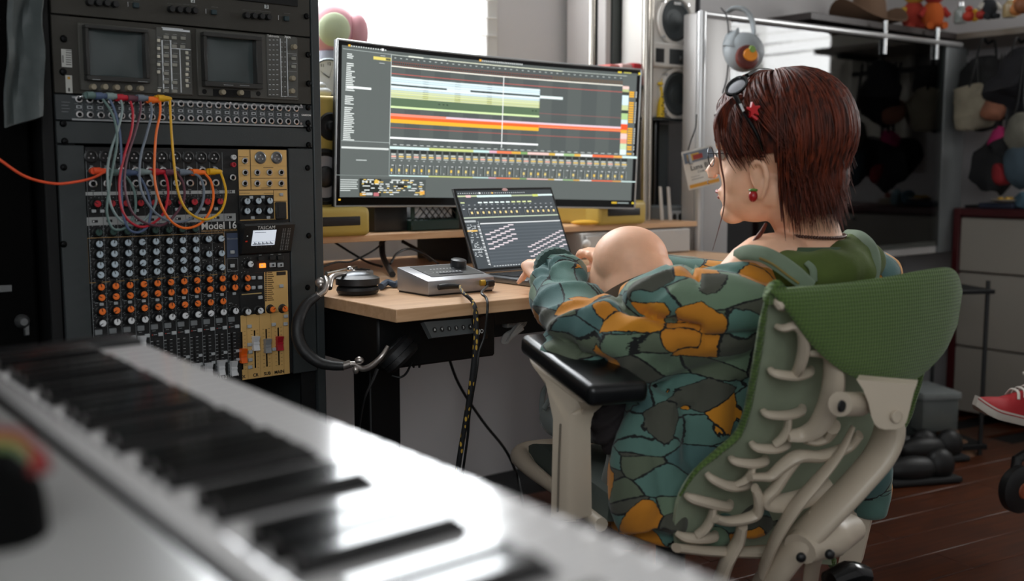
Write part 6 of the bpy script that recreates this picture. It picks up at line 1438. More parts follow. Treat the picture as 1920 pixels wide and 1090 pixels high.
# left armrest
FRp, RRp = at(982, 652, 1.84), at(1104, 748, 1.60)
def ya(px): return 1.83-(px-978)*(.23/132)
pl = [(982, 667), (1093, 757), (1086, 770), (1078, 782), (1074, 800), (1070, 980), (1033, 980), (1036, 790), (1033, 756), (1020, 725), (1000, 697)]
pts = [at(x, y, ya(x) if y < 760 else 1.70) for x, y in pl]
nrm = V3((.93, .36, 0))
bm = bmesh.new(); vs = [bm.verts.new(p) for p in pts] + [bm.verts.new(p+nrm*.038) for p in pts]; k = len(pts)
bm.faces.new(vs[:k][::-1]); bm.faces.new(vs[k:])
for i in range(k): bm.faces.new([vs[i], vs[(i+1) % k], vs[k+(i+1) % k], vs[k+i]])
bmesh.ops.recalc_face_normals(bm, faces=bm.faces); bmesh.ops.bevel(bm, geom=[e for e in bm.edges], offset=.009, segments=3, profile=.5, affect='EDGES'); bm.verts.index_update()
ap = MB(); ap.add([v.co.copy() for v in bm.verts], [[v.index for v in f.verts] for f in bm.faces]); bm.free()
obj('arm_post', ap, CW, chair)
obj('post_groove', MB().tube([at(1051, 795, 1.692), at(1048, 870, 1.692), at(1046, 960, 1.692)], .0016, 6), mat('groove', '#6b6255', .6), chair)
axd = (RRp-FRp); AFr = Frame((FRp+RRp)/2, axd, V3((0, 0, 1)))
inw = 1 if AFr.z.x > 0 else -1
obj('arm_pad', MB().box(AFr, (0, .005, inw*.048), (axd.length+.02, .036, .105), .012, 4), mat('arm_black', '#101214', .3), chair, 'black armrest pad')
# seat
SEATG = mat('seat_grey_green', '#4a524c', .8, bump=.2, bscale=300)
s0, s1 = onz(978, 832, .45), onz(1128, 946, .45); sd = (s1-s0); SF_ = Frame(s0, sd, Z); inn = 1 if SF_.z.x > 0 else -1
SL = sd.length
rows = []
for i in range(17):
    t = i/16; r_ = []
    for j in range(13):
        s_ = j/12; x = SL*t; zz = -.02*(1-min(1, t*5))**2 + .014*abs(s_-.5)**2*4
        r_.append(SF_(x, zz, inn*(.015+.47*s_)))
    rows.append(r_)
obj('seat_cushion', MB().plate(rows, .045*(1 if True else 0)), SEATG, chair, sharp=60)
obj('seat_rim', MB().tube([SF_(.03, -.03, inn*.49), SF_(-.02, -.035, inn*.40), SF_(-.035, -.035, inn*.20), SF_(-.03, -.03, inn*.03), SF_(.03, -.030, inn*-.005), SF_(.2, -.035, inn*-.002), SF_(SL, -.035, 0)], [.02, .026, .028, .026, .018, .012, .012], 12, 6, flat=1.0), CW, chair)
p = at(996, 868, 2.1); obj('seat_front_curl', MB().tube([at(972, 852, 2.12), at(988, 868, 2.10), at(1012, 884, 2.06), at(1034, 898, 2.0)], [.018, .024, .020, .014], 14, 5, flat=.8), CW, chair)
obj('tilt_lever', MB().tube([at(990, 888, 2.10), at(1012, 900, 2.07), at(1030, 908, 2.05)], [.008, .012, .008], 10, 4, flat=.5), BLKG, chair)
obj('seat_pan', MB().box(Frame(SF_(SL*.5, -.075, inn*.25), SF_.x, Z), (0, 0, 0), (SL*.8, .05, .34), .02, 3), CW, chair)
obj('gas_column', MB().cyl(V3((.30, 1.95, .09)), V3((.30, 1.95, .36)), .028, seg=16), BLK, chair)
for k in range(5):
    t = R(72*k+20); d = V3((math.cos(t), math.sin(t), 0)); b0 = V3((.30, 1.95, .10))
    lg = obj('base_leg', MB().tube([b0, b0+d*.16-Z*.01, b0+d*.31-Z*.03], [.03, .022, .016], 10, 4, flat=.7), CW, chair)
    w_ = b0+d*.31-Z*.07; pr_ = V3((-d.y, d.x, 0))
    obj('caster', MB().cyl(w_-pr_*.022, w_+pr_*.022, .03, seg=16), BLK, lg)
# ================================================================== the person in the chair
def pattern():
    m = bpy.data.materials.new('patterned_hoodie_fabric'); m.use_nodes = True; nt = m.node_tree; b = nt.nodes['Principled BSDF']; L_ = nt.links.new
    tc = nt.nodes.new('ShaderNodeTexCoord'); mp = nt.nodes.new('ShaderNodeMapping'); mp.inputs['Rotation'].default_value = (R(15), R(25), R(20)); mp.inputs['Scale'].default_value = (.70, .70, 1.5); L_(tc.outputs['Object'], mp.inputs[0])
    def nz(sc, amt, src, det=2):
        n = nt.nodes.new('ShaderNodeTexNoise'); n.inputs['Scale'].default_value = sc; n.inputs['Detail'].default_value = det; L_(src, n.inputs['Vector'])
        s = nt.nodes.new('ShaderNodeVectorMath'); s.operation = 'SUBTRACT'; s.inputs[1].default_value = (.5, .5, .5); L_(n.outputs['Color'], s.inputs[0])
        k = nt.nodes.new('ShaderNodeVectorMath'); k.operation = 'SCALE'; k.inputs['Scale'].default_value = amt; L_(s.outputs[0], k.inputs[0])
        a = nt.nodes.new('ShaderNodeVectorMath'); a.operation = 'ADD'; L_(src, a.inputs[0]); L_(k.outputs[0], a.inputs[1]); return a.outputs[0]
    def layer(src, scale, rnd, cols, thr):
        vo = nt.nodes.new('ShaderNodeTexVoronoi'); ve = nt.nodes.new('ShaderNodeTexVoronoi'); ve.feature = 'DISTANCE_TO_EDGE'
        for q_ in (vo, ve): q_.inputs['Scale'].default_value = scale; q_.inputs['Randomness'].default_value = rnd; L_(src, q_.inputs['Vector'])
        sp = nt.nodes.new('ShaderNodeSeparateColor'); L_(vo.outputs['Color'], sp.inputs[0])
        r = nt.nodes.new('ShaderNodeValToRGB'); r.color_ramp.interpolation = 'CONSTANT'; e = r.color_ramp.elements
        e[0].position = 0; e[0].color = lin(cols[0][1])+(1,); e[1].position = cols[1][0]; e[1].color = lin(cols[1][1])+(1,)
        for p_, c in cols[2:]: q_ = e.new(p_); q_.color = lin(c)+(1,)
        L_(sp.outputs[0], r.inputs[0])
        lt = nt.nodes.new('ShaderNodeMath'); lt.operation = 'LESS_THAN'; lt.inputs[1].default_value = thr; L_(ve.outputs['Distance'], lt.inputs[0])
        m2 = nt.nodes.new('ShaderNodeMix'); m2.data_type = 'RGBA'; L_(lt.outputs[0], m2.inputs[0]); L_(r.outputs[0], m2.inputs[6]); m2.inputs[7].default_value = (.006, .007, .007, 1)
        return m2.outputs[2], sp
    vA = nz(5, .10, mp.outputs[0], 1); vA = nz(190, .0045, vA)
    colA, _s = layer(vA, 13.5, 1, [(0, '#56786f'), (.30, '#6a7f68'), (.58, '#4a6a68'), (.72, '#5b6552'), (.88, '#4c4d43')], .020)
    mpB = nt.nodes.new('ShaderNodeMapping'); mpB.inputs['Rotation'].default_value = (R(40), R(-20), R(70)); mpB.inputs['Location'].default_value = (.31, .17, .05); mpB.inputs['Scale'].default_value = (.62, 1.25, .9); L_(tc.outputs['Object'], mpB.inputs[0])
    vB = nz(7, .07, mpB.outputs[0], 1); vB = nz(190, .0045, vB)
    colB, sB_ = layer(vB, 18, 1, [(0, '#c27c1e'), (.55, '#c9841e'), (.70, '#4c4d43'), (.86, '#56786f')], .024)
    gt = nt.nodes.new('ShaderNodeMath'); gt.operation = 'GREATER_THAN'; gt.inputs[1].default_value = .59; L_(sB_.outputs[1], gt.inputs[0])
    mx_ = nt.nodes.new('ShaderNodeMix'); mx_.data_type = 'RGBA'; L_(gt.outputs[0], mx_.inputs[0]); L_(colA, mx_.inputs[6]); L_(colB, mx_.inputs[7])
    L_(mx_.outputs[2], b.inputs['Base Color']); b.inputs['Roughness'].default_value = .9; b.inputs['Sheen Weight'].default_value = .15
    n = nt.nodes.new('ShaderNodeTexNoise'); n.inputs['Scale'].default_value = 400; L_(tc.outputs['Object'], n.inputs['Vector']); bp = nt.nodes.new('ShaderNodeBump'); bp.inputs['Strength'].default_value = .25; bp.inputs['Distance'].default_value = .001; L_(n.outputs[0], bp.inputs['Height']); L_(bp.outputs[0], b.inputs['Normal'])
    return m
HOOD = pattern()
def skinmat():
    m = mat('skin', '#f0bc9c', .5, sss=.12, bump=.06, bscale=250, var=.06, vscale=30); return m
SKN = skinmat()
PEL = V3((.375, 1.86, .47)); NB = at(1512, 462, 1.88)
HC = at(1452, 276, 1.87)
fh = V3((-.9, .43, -.10)).normalized(); lh = V3((-.43, -.9, 0)); lh = (lh-fh*lh.dot(fh)).normalized(); uh = lh.cross(fh).normalized(); uh = uh if uh.z > 0 else -uh
def HD(f, l, u): return HC+fh*f+lh*l+uh*u
class HFr: x = fh; y = lh; z = uh
per = root('person', PEL*1.0-Z*.02, 'person with dark red hair in a patterned hoodie sitting at the laptop, one knee raised', 'person')
SHL, ELL, WRL = at(1362, 560, 1.74), at(1100, 650, 1.78), at(1040, 503, 2.07)
SHR, ELR, WRR = at(1622, 548, 2.02), at(1380, 560, 2.28), at(1150, 500, 2.28)
KNL = at(1182, 482, 1.98); HIPL = V3((.27, 1.84, .50)); ANL = V3((.135, 2.06, .545))
KNR = V3((.36, 2.32, .50)); HIPR = V3((.47, 1.95, .50)); ANR = V3((.33, 2.42, .10))
bb = MB()
def E(f, l, u, a, b, c, sg=16): bb.ell(HD(f, l, u), a, b, c, HFr, sg, 12)
E(-.012, 0, .022, .098, .076, .094, 24); E(.032, 0, -.035, .066, .062, .080, 24); E(.036, 0, -.078, .064, .056, .050, 24); E(.080, 0, -.108, .024, .028, .020)
for s_ in (1, -1): E(.052, s_*.030, -.050, .036, .030, .040); E(.080, s_*.030, .012, .016, .026, .010); E(-.0, s_*.046, -.075, .035, .016, .028)
bb.tube([HD(.094, 0, .002), HD(.106, 0, -.016), HD(.118, 0, -.034)], [.007, .008, .0105], 10, 4); bb.ell(HD(.112, .009, -.040), .008, .006, .006, HFr); bb.ell(HD(.112, -.009, -.040), .008, .006, .006, HFr)
E(.094, 0, -.068, .012, .022, .008); E(.092, 0, -.078, .012, .020, .008)
# ear
for s_ in (1, -1):
    bb.tube([HD(0.025, s_*.070, -.060), HD(0.025, s_*.080, -.036), HD(0.015, s_*.087, -.024), HD(0.001, s_*.089, -.032), HD(-0.001, s_*.086, -.055), HD(0.009, s_*.078, -.080), HD(0.017, s_*.072, -.086)], [.004, .005, .006, .006, .006, .006, .005], 8, 5)
    bb.ell(HD(0.013, s_*.076, -.055), .014, .006, .026, HFr)
bb.tube([HD(-.02, 0, -.06), HD(-.028, 0, -.10), NB+Z*.03, NB-Z*.03], [.056, .052, .055, .075], 18, 4)
bb.tube([NB-Z*.01, NB.lerp(PEL, .25), NB.lerp(PEL, .6), PEL], [.07, .11, .11, .12], 16, 3)
bb.tube([NB-Z*.035, SHL.lerp(NB, .45)+Z*.02, SHL], [.05, .05, .045], 12, 3); bb.tube([NB-Z*.035, SHR.lerp(NB, .45)+Z*.02, SHR], [.05, .05, .045], 12, 3)
for a, b, c in ((SHL, ELL, WRL), (SHR, ELR, WRR)): bb.tube([a, a.lerp(b, .5), b], [.045, .042, .038], 12, 3); bb.tube([b, b.lerp(c, .4), c], [.038, .036, .025], 12, 3)
# legs
bb.tube([HIPL, HIPL.lerp(KNL, .5)+V3((.01, 0, 0)), KNL+V3((.012, -.005, -.02))], [.085, .080, .066], 20, 4); bb.ell(KNL+V3((.0, .0, -.004)), .071, .066, .062, None, 24, 16)
bb.tube([KNL+V3((-.012, .02, -.01)), KNL.lerp(ANL, .35)+V3((-.005, -.01, 0)), KNL.lerp(ANL, .7), ANL], [.056, .054, .042, .033], 18, 4)
bb.tube([ANL+V3((.02, -.03, -.03)), ANL+V3((-.01, .03, -.04)), ANL+V3((-.05, .10, -.06))], [.034, .034, .026], 14, 4)
bb.tube([HIPR, KNR], [.085, .062], 18, 3); bb.tube([KNR, KNR.lerp(ANR, .4), ANR], [.058, .052, .034], 16, 3); bb.tube([ANR, ANR+V3((-.03, .08, -.05)), ANR+V3((-.05, .15, -.065))], [.034, .034, .024], 12, 3)
# left hand, palm down on the laptop, five bent fingers
def hand(wr, palm, tips, thumb, up):
    bb.tube([wr, wr.lerp(palm, .6), palm], [.025, .028, .030], 14, 3, flat=.62, up=up)
    d = (palm-wr).normalized(); side = d.cross(up).normalized()
    for k, (tp_, r_) in enumerate(zip(tips, (.0078, .0086, .0088, .0082))):
        kn_ = palm + d*.018 + side*(.027-.018*k) + up*.004
        m1 = kn_.lerp(tp_, .42)+up*.014; m2 = kn_.lerp(tp_, .76)+up*.010
        bb.tube([kn_-d*.02, kn_, m1, m2, tp_], [r_*1.1, r_*1.15, r_, r_*.92, r_*.72], 10, 3); bb.ell(tp_, r_*.75, r_*.75, r_*.7, None, 8, 6)
    b0 = wr.lerp(palm, .55)-side*.02; bb.tube([b0, b0-side*.014+d*.018, thumb], [.013, .011, .008], 10, 4); bb.ell(thumb, .008, .008, .007, None, 8, 6)
WL2 = at(1034, 498, 2.10); PLM = at(1012, 500, 2.18)
zk = DZ+.022
hand(WL2, PLM, [onz(972, 530, zk)*1, onz(980, 524, zk), onz(992, 518, zk), onz(1008, 512, zk)], onz(1022, 540, zk), V3((0, -.1, 1)).normalized())
PR_ = at(1122, 488, 2.24)
hand(WRR, PR_, [at(1078, 500, 2.33), at(1082, 490, 2.36), at(1090, 482, 2.38), at(1100, 478, 2.40)], at(1092, 506, 2.25), V3((0, -.25, .97)).normalized())
body = blob(bb, .0042, 5, .5)
meshobj('body', body, SKN, per, 'bare skin of head, hands and knee')
# eyes, lips
for s_ in (1, -1):
    e_ = obj('eye', MB().ell(HD(.083, s_*.031, -.003), .0115, .0115, .0115, None, 14, 10).ell(HD(.0925, s_*.032, -.003), .004, .005, .005, None, 10, 8, m=1), [mat('eye_white', '#d8d4d0', .2), BLKG], per)
    obj('eyebrow', MB().tube([HD(.096, s_*.014, .018), HD(.094, s_*.030, .024), HD(.082, s_*.045, .020)], [.002, .003, .0015], 6, 4), mat('brow', '#3a1a14', .8), per)
obj('lips', MB().tube([HD(.092, .018, -.072), HD(.1045, .006, -.0675), HD(.1045, -.006, -.0675), HD(.092, -.018, -.072)], [.002, .0038, .0038, .002], 8, 4).tube([HD(.092, .017, -.074), HD(.1035, 0, -.0775), HD(.092, -.017, -.074)], [.002, .004, .002], 8, 5), mat('lips', '#b5696a', .4), per)
# ---- hoodie
hm = MB()
def bring(c, w, d, A=CA_, F=CF, n=24, tilt=0): return [c + A*w*math.cos(t) + F*d*math.sin(t) + Z*tilt*math.sin(t) for t in [2*math.pi*j/n for j in range(n)]]
AX = V3((.80, .60, 0)); FX = V3((-.6, .8, 0))
P5 = [V3((.365, 1.865, .385)), V3((.36, 1.88, .45)), V3((.368, 1.88, .54)), V3((.40, 1.875, .63)), V3((.45, 1.87, .71)), V3((.495, 1.87, .775)), NB-Z*.045, NB-Z*.02]
hm.rings([bring(c, w, d, AX, FX) for c, w, d in zip(P5, (.235, .235, .215, .205, .205, .175, .085, .060), (.135, .135, .13, .13, .13, .105, .075, .058))])
hm.tube([NB-Z*.085+V3((-.02, -.02, 0)), SHL.lerp(NB, .45)-Z*.045, SHL-Z*.012, SHL.lerp(ELL, .45)-Z*.005, ELL+V3((.03, -.02, .0))], [.06, .070, .082, .088, .082], 20, 4)
hm.tube([ELL+V3((.05, -.015, .01)), ELL+V3((.0, 0, .0)), ELL.lerp(WRL, .45)+V3((0, -.01, -.008)), ELL.lerp(WRL, .8), WRL+V3((0, -.015, -.003))], [.078, .078, .068, .055, .044], 20, 4)
hm.tube([NB-Z*.07+V3((.02, .02, 0)), SHR.lerp(NB, .4)-Z*.02, SHR, SHR.lerp(ELR, .5), ELR], [.07, .078, .082, .075, .068], 18, 4)
hm.tube([ELR, ELR.lerp(WRR, .5), WRR+V3((.02, 0, 0))], [.068, .058, .042], 18, 4)
# side drape hanging left of the hips and a hem corner on the right
hm.tube([at(1235, 735, 1.74), at(1225, 800, 1.73), at(1208, 880, 1.70), at(1207, 950, 1.68), at(1212, 990, 1.68)], [.045, .055, .055, .055, .045], 16, 4, flat=.8, up=V3((0, 1, 0)))
hm.tube([at(1275, 760, 1.75), at(1270, 860, 1.76), at(1243, 940, 1.69), at(1243, 1000, 1.67)], [.05, .06, .040, .036], 16, 4)
hm.tube([V3((.56, 1.93, .60)), V3((.62, 1.95, .50)), at(1630, 900, 2.0), at(1632, 965, 2.0)], [.06, .055, .05, .035], 14, 4)
hme = blob(hm, .0065, 4, .5)
# cloth folds pushed into the surface
hme.update(); nv = len(hme.vertices); no = [v.normal.copy() for v in hme.vertices]
adir = (ELL-SHL).normalized(); fdir = (WRL-ELL).normalized(); sdn = (NB-PEL).normalized()
for i, v in enumerate(hme.vertices):
    p = v.co; 
    q1 = noise.noise(p*7.0)*.010
    wr_ = 0
    da = (p-ELL).length; tl = (p-ELL).dot(fdir)
    if p.x < .30 and p.z > .62 and p.y < 2.2:
        ph = (p.dot(V3((.55, .1, .45)))*62 + noise.noise(p*9)*3.2 + p.z*14)
        wr_ = .004-((1-abs(math.sin(ph*.5)))**2.5)*.036*(.6+.9*noise.noise(p*5+V3((3, 1, 2))))*(1 if da < .28 else .6)
    else:
        ph = p.z*58+p.x*22+noise.noise(p*6)*4.0; wr_ = .003-((1-abs(math.sin(ph*.5)))**2.5)*.016
        if p.z < .66: ph = p.dot(AX)*75+noise.noise(V3((p.x*5, p.y*5, p.z*2)))*4; wr_ = (abs(math.sin(ph*.5))-.6)*.014
    fo_ = 0
    if p.x < .26 and p.z > .62 and p.y < 2.15: fo_ = (.35-abs(math.sin(tl*44+noise.noise(p*11)*2.6+p.z*9)))*.010
    v.co = p+no[i]*(q1+wr_+fo_+noise.noise(p*28)*.0022)
meshobj('hoodie', hme, HOOD, per, 'hoodie in teal, sage and orange jagged patches with black outlines')
CUFFM = mat('cuff_rib', '#3f5450', .9, bump=.6, bscale=250)
cu_ = MB(); wd_ = (WL2-WRL).normalized()
rg = []
for i in range(9):
    c = (WRL-wd_*.022).lerp(WL2+wd_*.004, i/8); a = V3((1, 0, 0)); a = (a-wd_*a.dot(wd_)).normalized(); b = wd_.cross(a); rr = (.042, .043, .0425, .041, .040, .039, .0375, .036, .033)[i]
    rg.append([c+(a*math.cos(t)+b*math.sin(t))*(rr+.0009*math.cos(t*26)) for t in [2*math.pi*j/78 for j in range(78)]])
obj('cuff', cu_.rings(rg), CUFFM, per)
# hood, collar band, zip and shirt
OLV = mat('hood_olive', '#4b5a24', .9, bump=.25, bscale=300, var=.12, vscale=14); SAG = mat('hood_sage_lining', '#6b7a66', .85, bump=.2, bscale=300); SHT = mat('shirt_green', '#43563f', .9)
hb_ = MB().tube([at(1425, 486, 1.80), at(1470, 503, 1.765), at(1530, 515, 1.76), at(1590, 508, 1.80), at(1622, 490, 1.86), at(1624, 462, 1.95)], [.018, .034, .040, .042, .034, .018], 16, 5)
hb_.tube([at(1560, 500, 1.80), at(1592, 472, 1.86), at(1598, 448, 1.92)], [.03, .026, .012], 14, 5)
hmh = blob(hb_, .006, 5)
no = [v.normal.copy() for v in hmh.vertices]
for i, v in enumerate(hmh.vertices): v.co = v.co + no[i]*(noise.noise(v.co*22)*.007)
meshobj('hood', hmh, OLV, per, 'olive green hood folded at the nape')
def band(name, pts, r, flat, m, up=V3((0, -1, .3))): return obj(name, MB().tube(pts, r, 12, 6, flat=flat, up=up), m, per)
band('zip_band', [at(1378, 479, 1.76), at(1400, 473, 1.73), at(1432, 478, 1.705), at(1462, 494, 1.69), at(1492, 516, 1.68), at(1520, 540, 1.68)], [.010, .013, .014, .015, .015, .013], .35, SAG)
obj('zip_teeth', MB().tube([at(1424, 484, 1.695), at(1448, 495, 1.685), at(1476, 516, 1.675), at(1498, 532, 1.67)], .0018, 6, 5), mat('brass', '#a08a52', .35, .8), per)
band('hood_edge', [at(1586, 434, 1.93), at(1612, 440, 1.88), at(1632, 460, 1.83), at(1640, 490, 1.80), at(1636, 530, 1.78)], [.006, .010, .011, .011, .010], .4, SAG)
band('hood_seam', [at(1512, 492, 1.72), at(1524, 505, 1.712), at(1526, 528, 1.708)], [.005, .006, .006], .5, SAG)
sr = MB(); 
sr.rings([[NB+Z*h_+V3((-.0, -.012, 0))+AX*w*math.cos(t)+FX*w*.86*math.sin(t) for t in [2*math.pi*j/28 for j in range(28)]] for h_, w in ((-.06, .130), (-.03, .120), (-.008, .104), (.004, .088), (.004, .080), (-.02, .075))])
obj('shirt', sr, SHT, per, 'plain green shirt collar under the hoodie')
# necklace
nk = MB(); cb2 = []
for i in range(44):
    t = R(200+i*4.3); cb2.append(NB+Z*(.024+.006*math.sin(t*1))+AX*.066*math.cos(t)+FX*.064*math.sin(t))
for p_ in cb2: nk.ell(p_, .0032, .0032, .0032, None, 6, 5)
obj('necklace', nk, mat('bead_dark', '#5a4038', .3, .4), per, kind='stuff')
# shorts
SHO = mat('shorts_brown', '#55483a', .85, bump=.2, bscale=200, var=.1, vscale=20)
td = (KNL-HIPL).normalized(); rows = []
rg = []
a_ = V3((1, 0, 0)); a_ = (a_-td*a_.dot(td)).normalized(); b_2 = td.cross(a_)
for t_, rr in ((-.1, .110), (.2, .104), (.45, .096), (.62, .094), (.84, .090), (.845, .084)):
    c = HIPL.lerp(KNL, t_)+V3((.008, 0, 0)); rg.append([c+(a_*math.cos(t)+b_2*math.sin(t))*(rr+.003*math.sin(t*3+t_*9)) + td*.02*math.cos(t) for t in [2*math.pi*j/30 for j in range(30)]])
obj('shorts', MB().rings(rg).tube([HIPR, HIPR.lerp(KNR, .7)], [.10, .085], 18, 4), SHO, per)
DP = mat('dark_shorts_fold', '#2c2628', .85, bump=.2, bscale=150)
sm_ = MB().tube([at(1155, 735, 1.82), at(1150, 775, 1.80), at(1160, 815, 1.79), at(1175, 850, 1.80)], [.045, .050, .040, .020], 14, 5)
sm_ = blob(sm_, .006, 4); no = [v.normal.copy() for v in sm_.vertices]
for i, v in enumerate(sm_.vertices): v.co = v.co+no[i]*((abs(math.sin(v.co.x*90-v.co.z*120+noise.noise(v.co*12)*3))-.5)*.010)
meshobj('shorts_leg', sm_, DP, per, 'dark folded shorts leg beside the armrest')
# clear shoe on the seat
CLR = mat('clear_grey_shoe', '#9aa3a1', .2, alpha=.8); fo = ANL
sf2 = Frame(at(1015, 815, 2.08), V3((.80, -.52, 0)), Z)
sh_ = MB(); rg = []
for i in range(18):
    a = .20*i/17; w = .045*math.sin(min(1, (i+.6)/6)*math.pi/2); h0 = .0+.02*max(0, 1-a/.04)**2; h1 = .05+.03*math.sin(a/.2*math.pi)
    rg.append([sf2(a, (h0+h1)/2+(h1-h0)/2*math.sin(t), w*math.cos(t)) for t in [2*math.pi*j/16 for j in range(16)]])
obj('clear_shoe', sh_.rings(rg), CLR, per, 'translucent grey plastic shoe')
for k in range(4): obj('shoe_strap', MB().tube([sf2(.02+.045*k, .012, -.046), sf2(.025+.045*k, .06+.006*k, -.032), sf2(.03+.045*k, .088, 0), sf2(.025+.045*k, .06, .032)], .006, 8, 5, flat=.4), mat('shoe_strap_grey', '#8b9391', .3), per)
obj('shoe_toe_ring', MB().tube([sf2(-.0, .10, -.03), sf2(-.02, .075, -.04), sf2(-.022, .03, -.04), sf2(.0, .005, -.04), sf2(.03, .01, -.045)], [.004, .006, .006, .006, .004], 8, 6).tube([sf2(.03, .085, -.03), sf2(.005, .075, -.04), sf2(.0, .045, -.042), sf2(.02, .03, -.046)], .004, 8, 6), mat('shoe_strap_grey', '#8b9391', .3), per)
# ---- hair
def hairmat():
    m = bpy.data.materials.new('dark_red_hair'); m.use_nodes = True; nt = m.node_tree; b = nt.nodes['Principled BSDF']; L_ = nt.links.new
    tc = nt.nodes.new('ShaderNodeTexCoord'); mp = nt.nodes.new('ShaderNodeMapping'); mp.inputs['Scale'].default_value = (150, 150, 12); L_(tc.outputs['Object'], mp.inputs[0])
    n = nt.nodes.new('ShaderNodeTexNoise'); n.inputs['Scale'].default_value = 1; n.inputs['Detail'].default_value = 3; L_(mp.outputs[0], n.inputs['Vector'])
    r = nt.nodes.new('ShaderNodeValToRGB'); r.color_ramp.elements[0].color = lin('#260c06')+(1,); r.color_ramp.elements[0].position = .3; r.color_ramp.elements[1].color = lin('#7a3219')+(1,); r.color_ramp.elements[1].position = .75
    L_(n.outputs[0], r.inputs[0]); L_(r.outputs[0], b.inputs['Base Color']); b.inputs['Roughness'].default_value = .55; b.inputs['Specular IOR Level'].default_value = .35
    return m
HRM = hairmat()
random.seed(11)
# scalp under the strands
sc_ = MB().ell(HD(-.014, 0, .024), .106, .083, .101, HFr, 48, 34)
keep = []
for f in sc_.f:
    c = sum((sc_.v[i] for i in f), V3((0, 0, 0)))/len(f)-HC; F_, L__, U_ = c.dot(fh), c.dot(lh), c.dot(uh)
    lim = .045 if F_ > .055 else (-.012 if F_ > -.02 else -.2)
    if U_ > lim: keep.append(f)
sc_.f = keep; sc_.mi = [0]*len(keep)
obj('scalp_hair', sc_, HRM, per)
obj('nape_hair', MB().tube([HD(-.055, .0, -.01), HD(-.062, 0, -.07), HD(-.058, 0, -.12)], [.070, .060, .040], 18, 4), HRM, per)
hr = MB()
def hpt(az, ph, k):
    return V3((-.014+(.106+k)*math.sin(ph)*math.cos(az), (.083+k)*math.sin(ph)*math.sin(az), .024+(.101+k)*math.cos(ph)))
def strand(az0, az1, ph0, phE, k, drop, flick, r):
    pts = []
    n = 9
    for i in range(n+1):
        t = i/n; az = az0+(az1-az0)*t**.8; ph = ph0+(phE-ph0)*t; pts.append(hpt(az, ph, k*(.25+.75*math.sin(min(1, t*1.6)*math.pi/2))))
    last = pts[-1]; d = (pts[-1]-pts[-2]).normalized()
    m = int(drop/.02)
    for i in range(m):
        d = (d*.72+V3((0, 0, -1))*.28).normalized()
        rad = V3((last.x, last.y, 0)).normalized()
        inw = -.32 if i < m*.55 else flick
        last = last+(d+rad*inw)*.02; pts.append(last)
    P = [HD(p.x, p.y, p.z) for p in pts]
    N = len(P); hr.tube(P, [r*.5, r, r, r, r*.8, r*.15], 4, 0, flat=.45, cap=False, up=(P[0]-HC))
for i in range(3600):
    side = 1 if random.random() < .62 else -1
    a = random.uniform(18, 180); azr = R(a)
    k = random.uniform(.006, .024); r = random.uniform(.0010, .0026)
    ph0 = R(random.uniform(2, 40))
    if a < 42: az1 = R(a+32); phE = R(random.uniform(70, 92)); drop = random.uniform(0, .03)
    elif a < 78: az1 = R(a+8); phE = R(random.uniform(92, 112)); drop = random.uniform(.0, .035)
    elif a < 98: az1 = R(a+18); phE = R(random.uniform(92, 106)); drop = random.uniform(.05, .10)
    else: az1 = R(a+random.uniform(-4, 8)); phE = R(random.uniform(95, 112)); drop = random.uniform(.085, .15)
    if a >= 98 and random.random() < .3: drop *= .5
    strand(side*(R(random.uniform(.3, 1)*a) if a < 90 else azr), side*az1, ph0, phE, k, drop, random.uniform(-.1, .35), r)
for i in range(60):  # wisps at the nape and beside the face
    a = random.uniform(100, 178); strand(R(a), R(a+3), R(60), R(110), .018, random.uniform(.10, .16), random.uniform(-.25, .5), .0009)
obj('hair', hr, HRM, per, 'dark red layered hair with longer ends at the nape', sharp=180, kind='stuff')
obj('face_lock', MB().tube([at(1343, 215, 1.80), at(1346, 260, 1.79), at(1352, 310, 1.79), at(1358, 345, 1.79), at(1357, 390, 1.79), at(1346, 435, 1.79), at(1336, 470, 1.79)], [.004, .003, .0018, .0015, .0012, .0007, .0004], 6, 6), HRM, per)
for k in range(5): obj('face_lock', MB().tube([at(1378+3*k, 178, 1.81), at(1350+4*k, 205, 1.80), at(1340+5*k, 235, 1.795), at(1343+4*k, 275-4*k, 1.80)], [.005, .006, .004, .001], 6, 6, flat=.5), HRM, per)
obj('neck_lock', MB().tube([at(1436, 420, 1.80), at(1428, 435, 1.79), at(1418, 448, 1.785), at(1408, 460, 1.78), at(1399, 474, 1.78)], [.003, .004, .004, .003, .001], 8, 6), HRM, per)
# earring
er = at(1412, 368, HD(0, .084, 0).y-.004); obj('earring_berry', MB().ell(er, .0075, .0075, .010, None, 12, 10), mat('strawberry', '#a3181c', .3), per); obj('earring_leaf', MB().ell(er+Z*.010, .008, .006, .003, None, 8, 6), mat('leaf_green', '#5c8a3c', .5), per)
# eyeglasses
egm = mat('glasses_wire', '#4a4c50', .3, .8)
for s_ in (1, -1): obj('glasses_lens_rim', MB().tube([HD(.104, s_*.033+.020*math.cos(t), -.006+.017*math.sin(t)) for t in [2*math.pi*j/16 for j in range(17)]], .0010, 6), egm, per)
obj('glasses_temple', MB().tube([HD(.104, .054, .0), HD(.06, .076, -.006), HD(.0, .084, -.018)], .0010, 6), egm, per)
obj('nose_ring', MB().tube([HD(.117, .013, -.046+.0), HD(.119, .015, -.050), HD(.116, .014, -.053)], .0008, 6, 3), STEEL, per)
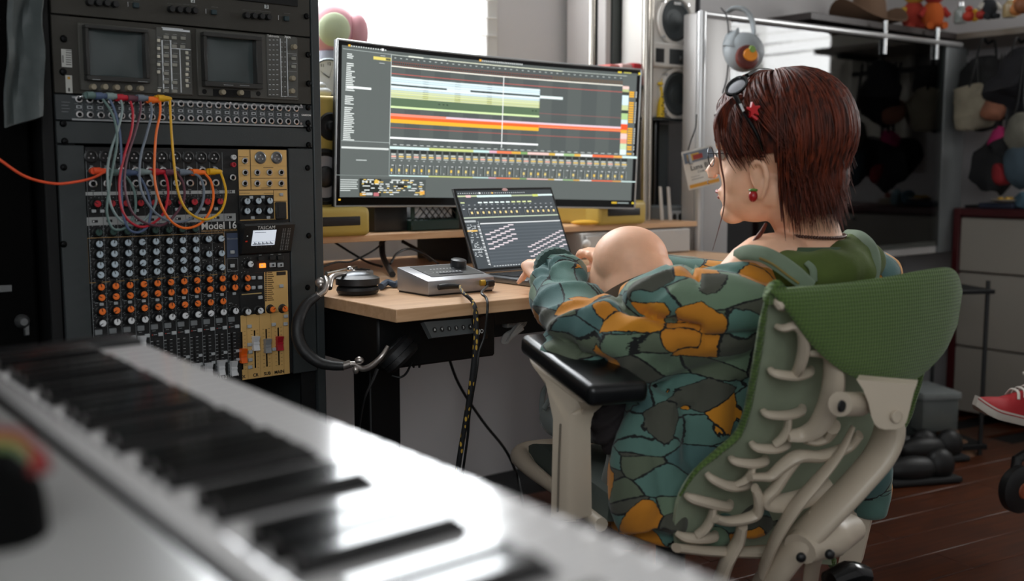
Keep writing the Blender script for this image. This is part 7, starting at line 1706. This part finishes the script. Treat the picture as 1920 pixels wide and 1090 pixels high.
# sunglasses pushed up on the head: a thing worn
sg_ = root('sunglasses', at(1385, 175, 1.78), 'black sunglasses pushed up on the dark red hair', 'sunglasses')
def ha(px, py, Y): return at(px, py, Y)
obj('temple_arm', MB().tube([ha(1377, 176, 1.765), ha(1392, 205, 1.757), ha(1408, 232, 1.755), ha(1422, 258, 1.762), ha(1430, 282, 1.775)], [.0075, .0065, .006, .0055, .0035], 10, 5, flat=.55), BLKG, sg_)
obj('temple_arm', MB().tube([ha(1400, 142, 1.83), ha(1420, 133, 1.87), ha(1445, 133, 1.93), ha(1470, 142, 1.97)], [.004, .004, .004, .003], 8, 5), BLKG, sg_)
_gx = ha(1397, 143, 1.80)-ha(1366, 180, 1.775); gf = Frame(ha(1381, 162, 1.775), _gx, V3((-.5, -.8, .33)).cross(_gx))
obj('lens_frame', MB().lathe(gf, [(.0245, -.002), (.026, .0), (.025, .003), (.021, .003), (.021, -.001)], seg=28, sy=.62), BLKG, sg_)
obj('lens', MB().lathe(gf, [(.0215, -.0005), (.016, .0008), (0, .0015)], seg=28, sy=.62), mat('mirror_lens', '#b9bcc4', .12, .9), sg_)
obj('arm_inlay', MB().box(Frame(ha(1391, 202, 1.749), ha(1396, 212, 1.749)-ha(1387, 192, 1.752), V3((1, 0, 0))), (0, 0, .0), (.014, .005, .0015), .0005), STEEL, sg_)
cl_ = root('hair_clip', at(1416, 205, 1.765), 'bright red star-shaped hair clip', 'hair clip')
RCL = mat('clip_red', '#c81820', .35)
cfr = Frame(at(1412, 206, 1.752), V3((1, .3, 0)), Z); st = []
for i in range(10):
    t = R(90+36*i+12); rr = .013 if i % 2 == 0 else .006; st.append((rr*math.cos(t), rr*math.sin(t)))
obj('star', MB().prism([cfr(x, y, -.003) for x, y in st], cfr.z*.006), RCL, cl_)
obj('clasp', MB().tube([at(1400, 203, 1.757), at(1425, 200, 1.757)], .002, 6), RCL, cl_)
obj('clasp_tip', MB().tube([at(1406, 214, 1.755), at(1420, 224, 1.755)], .003, 6), RCL, cl_)
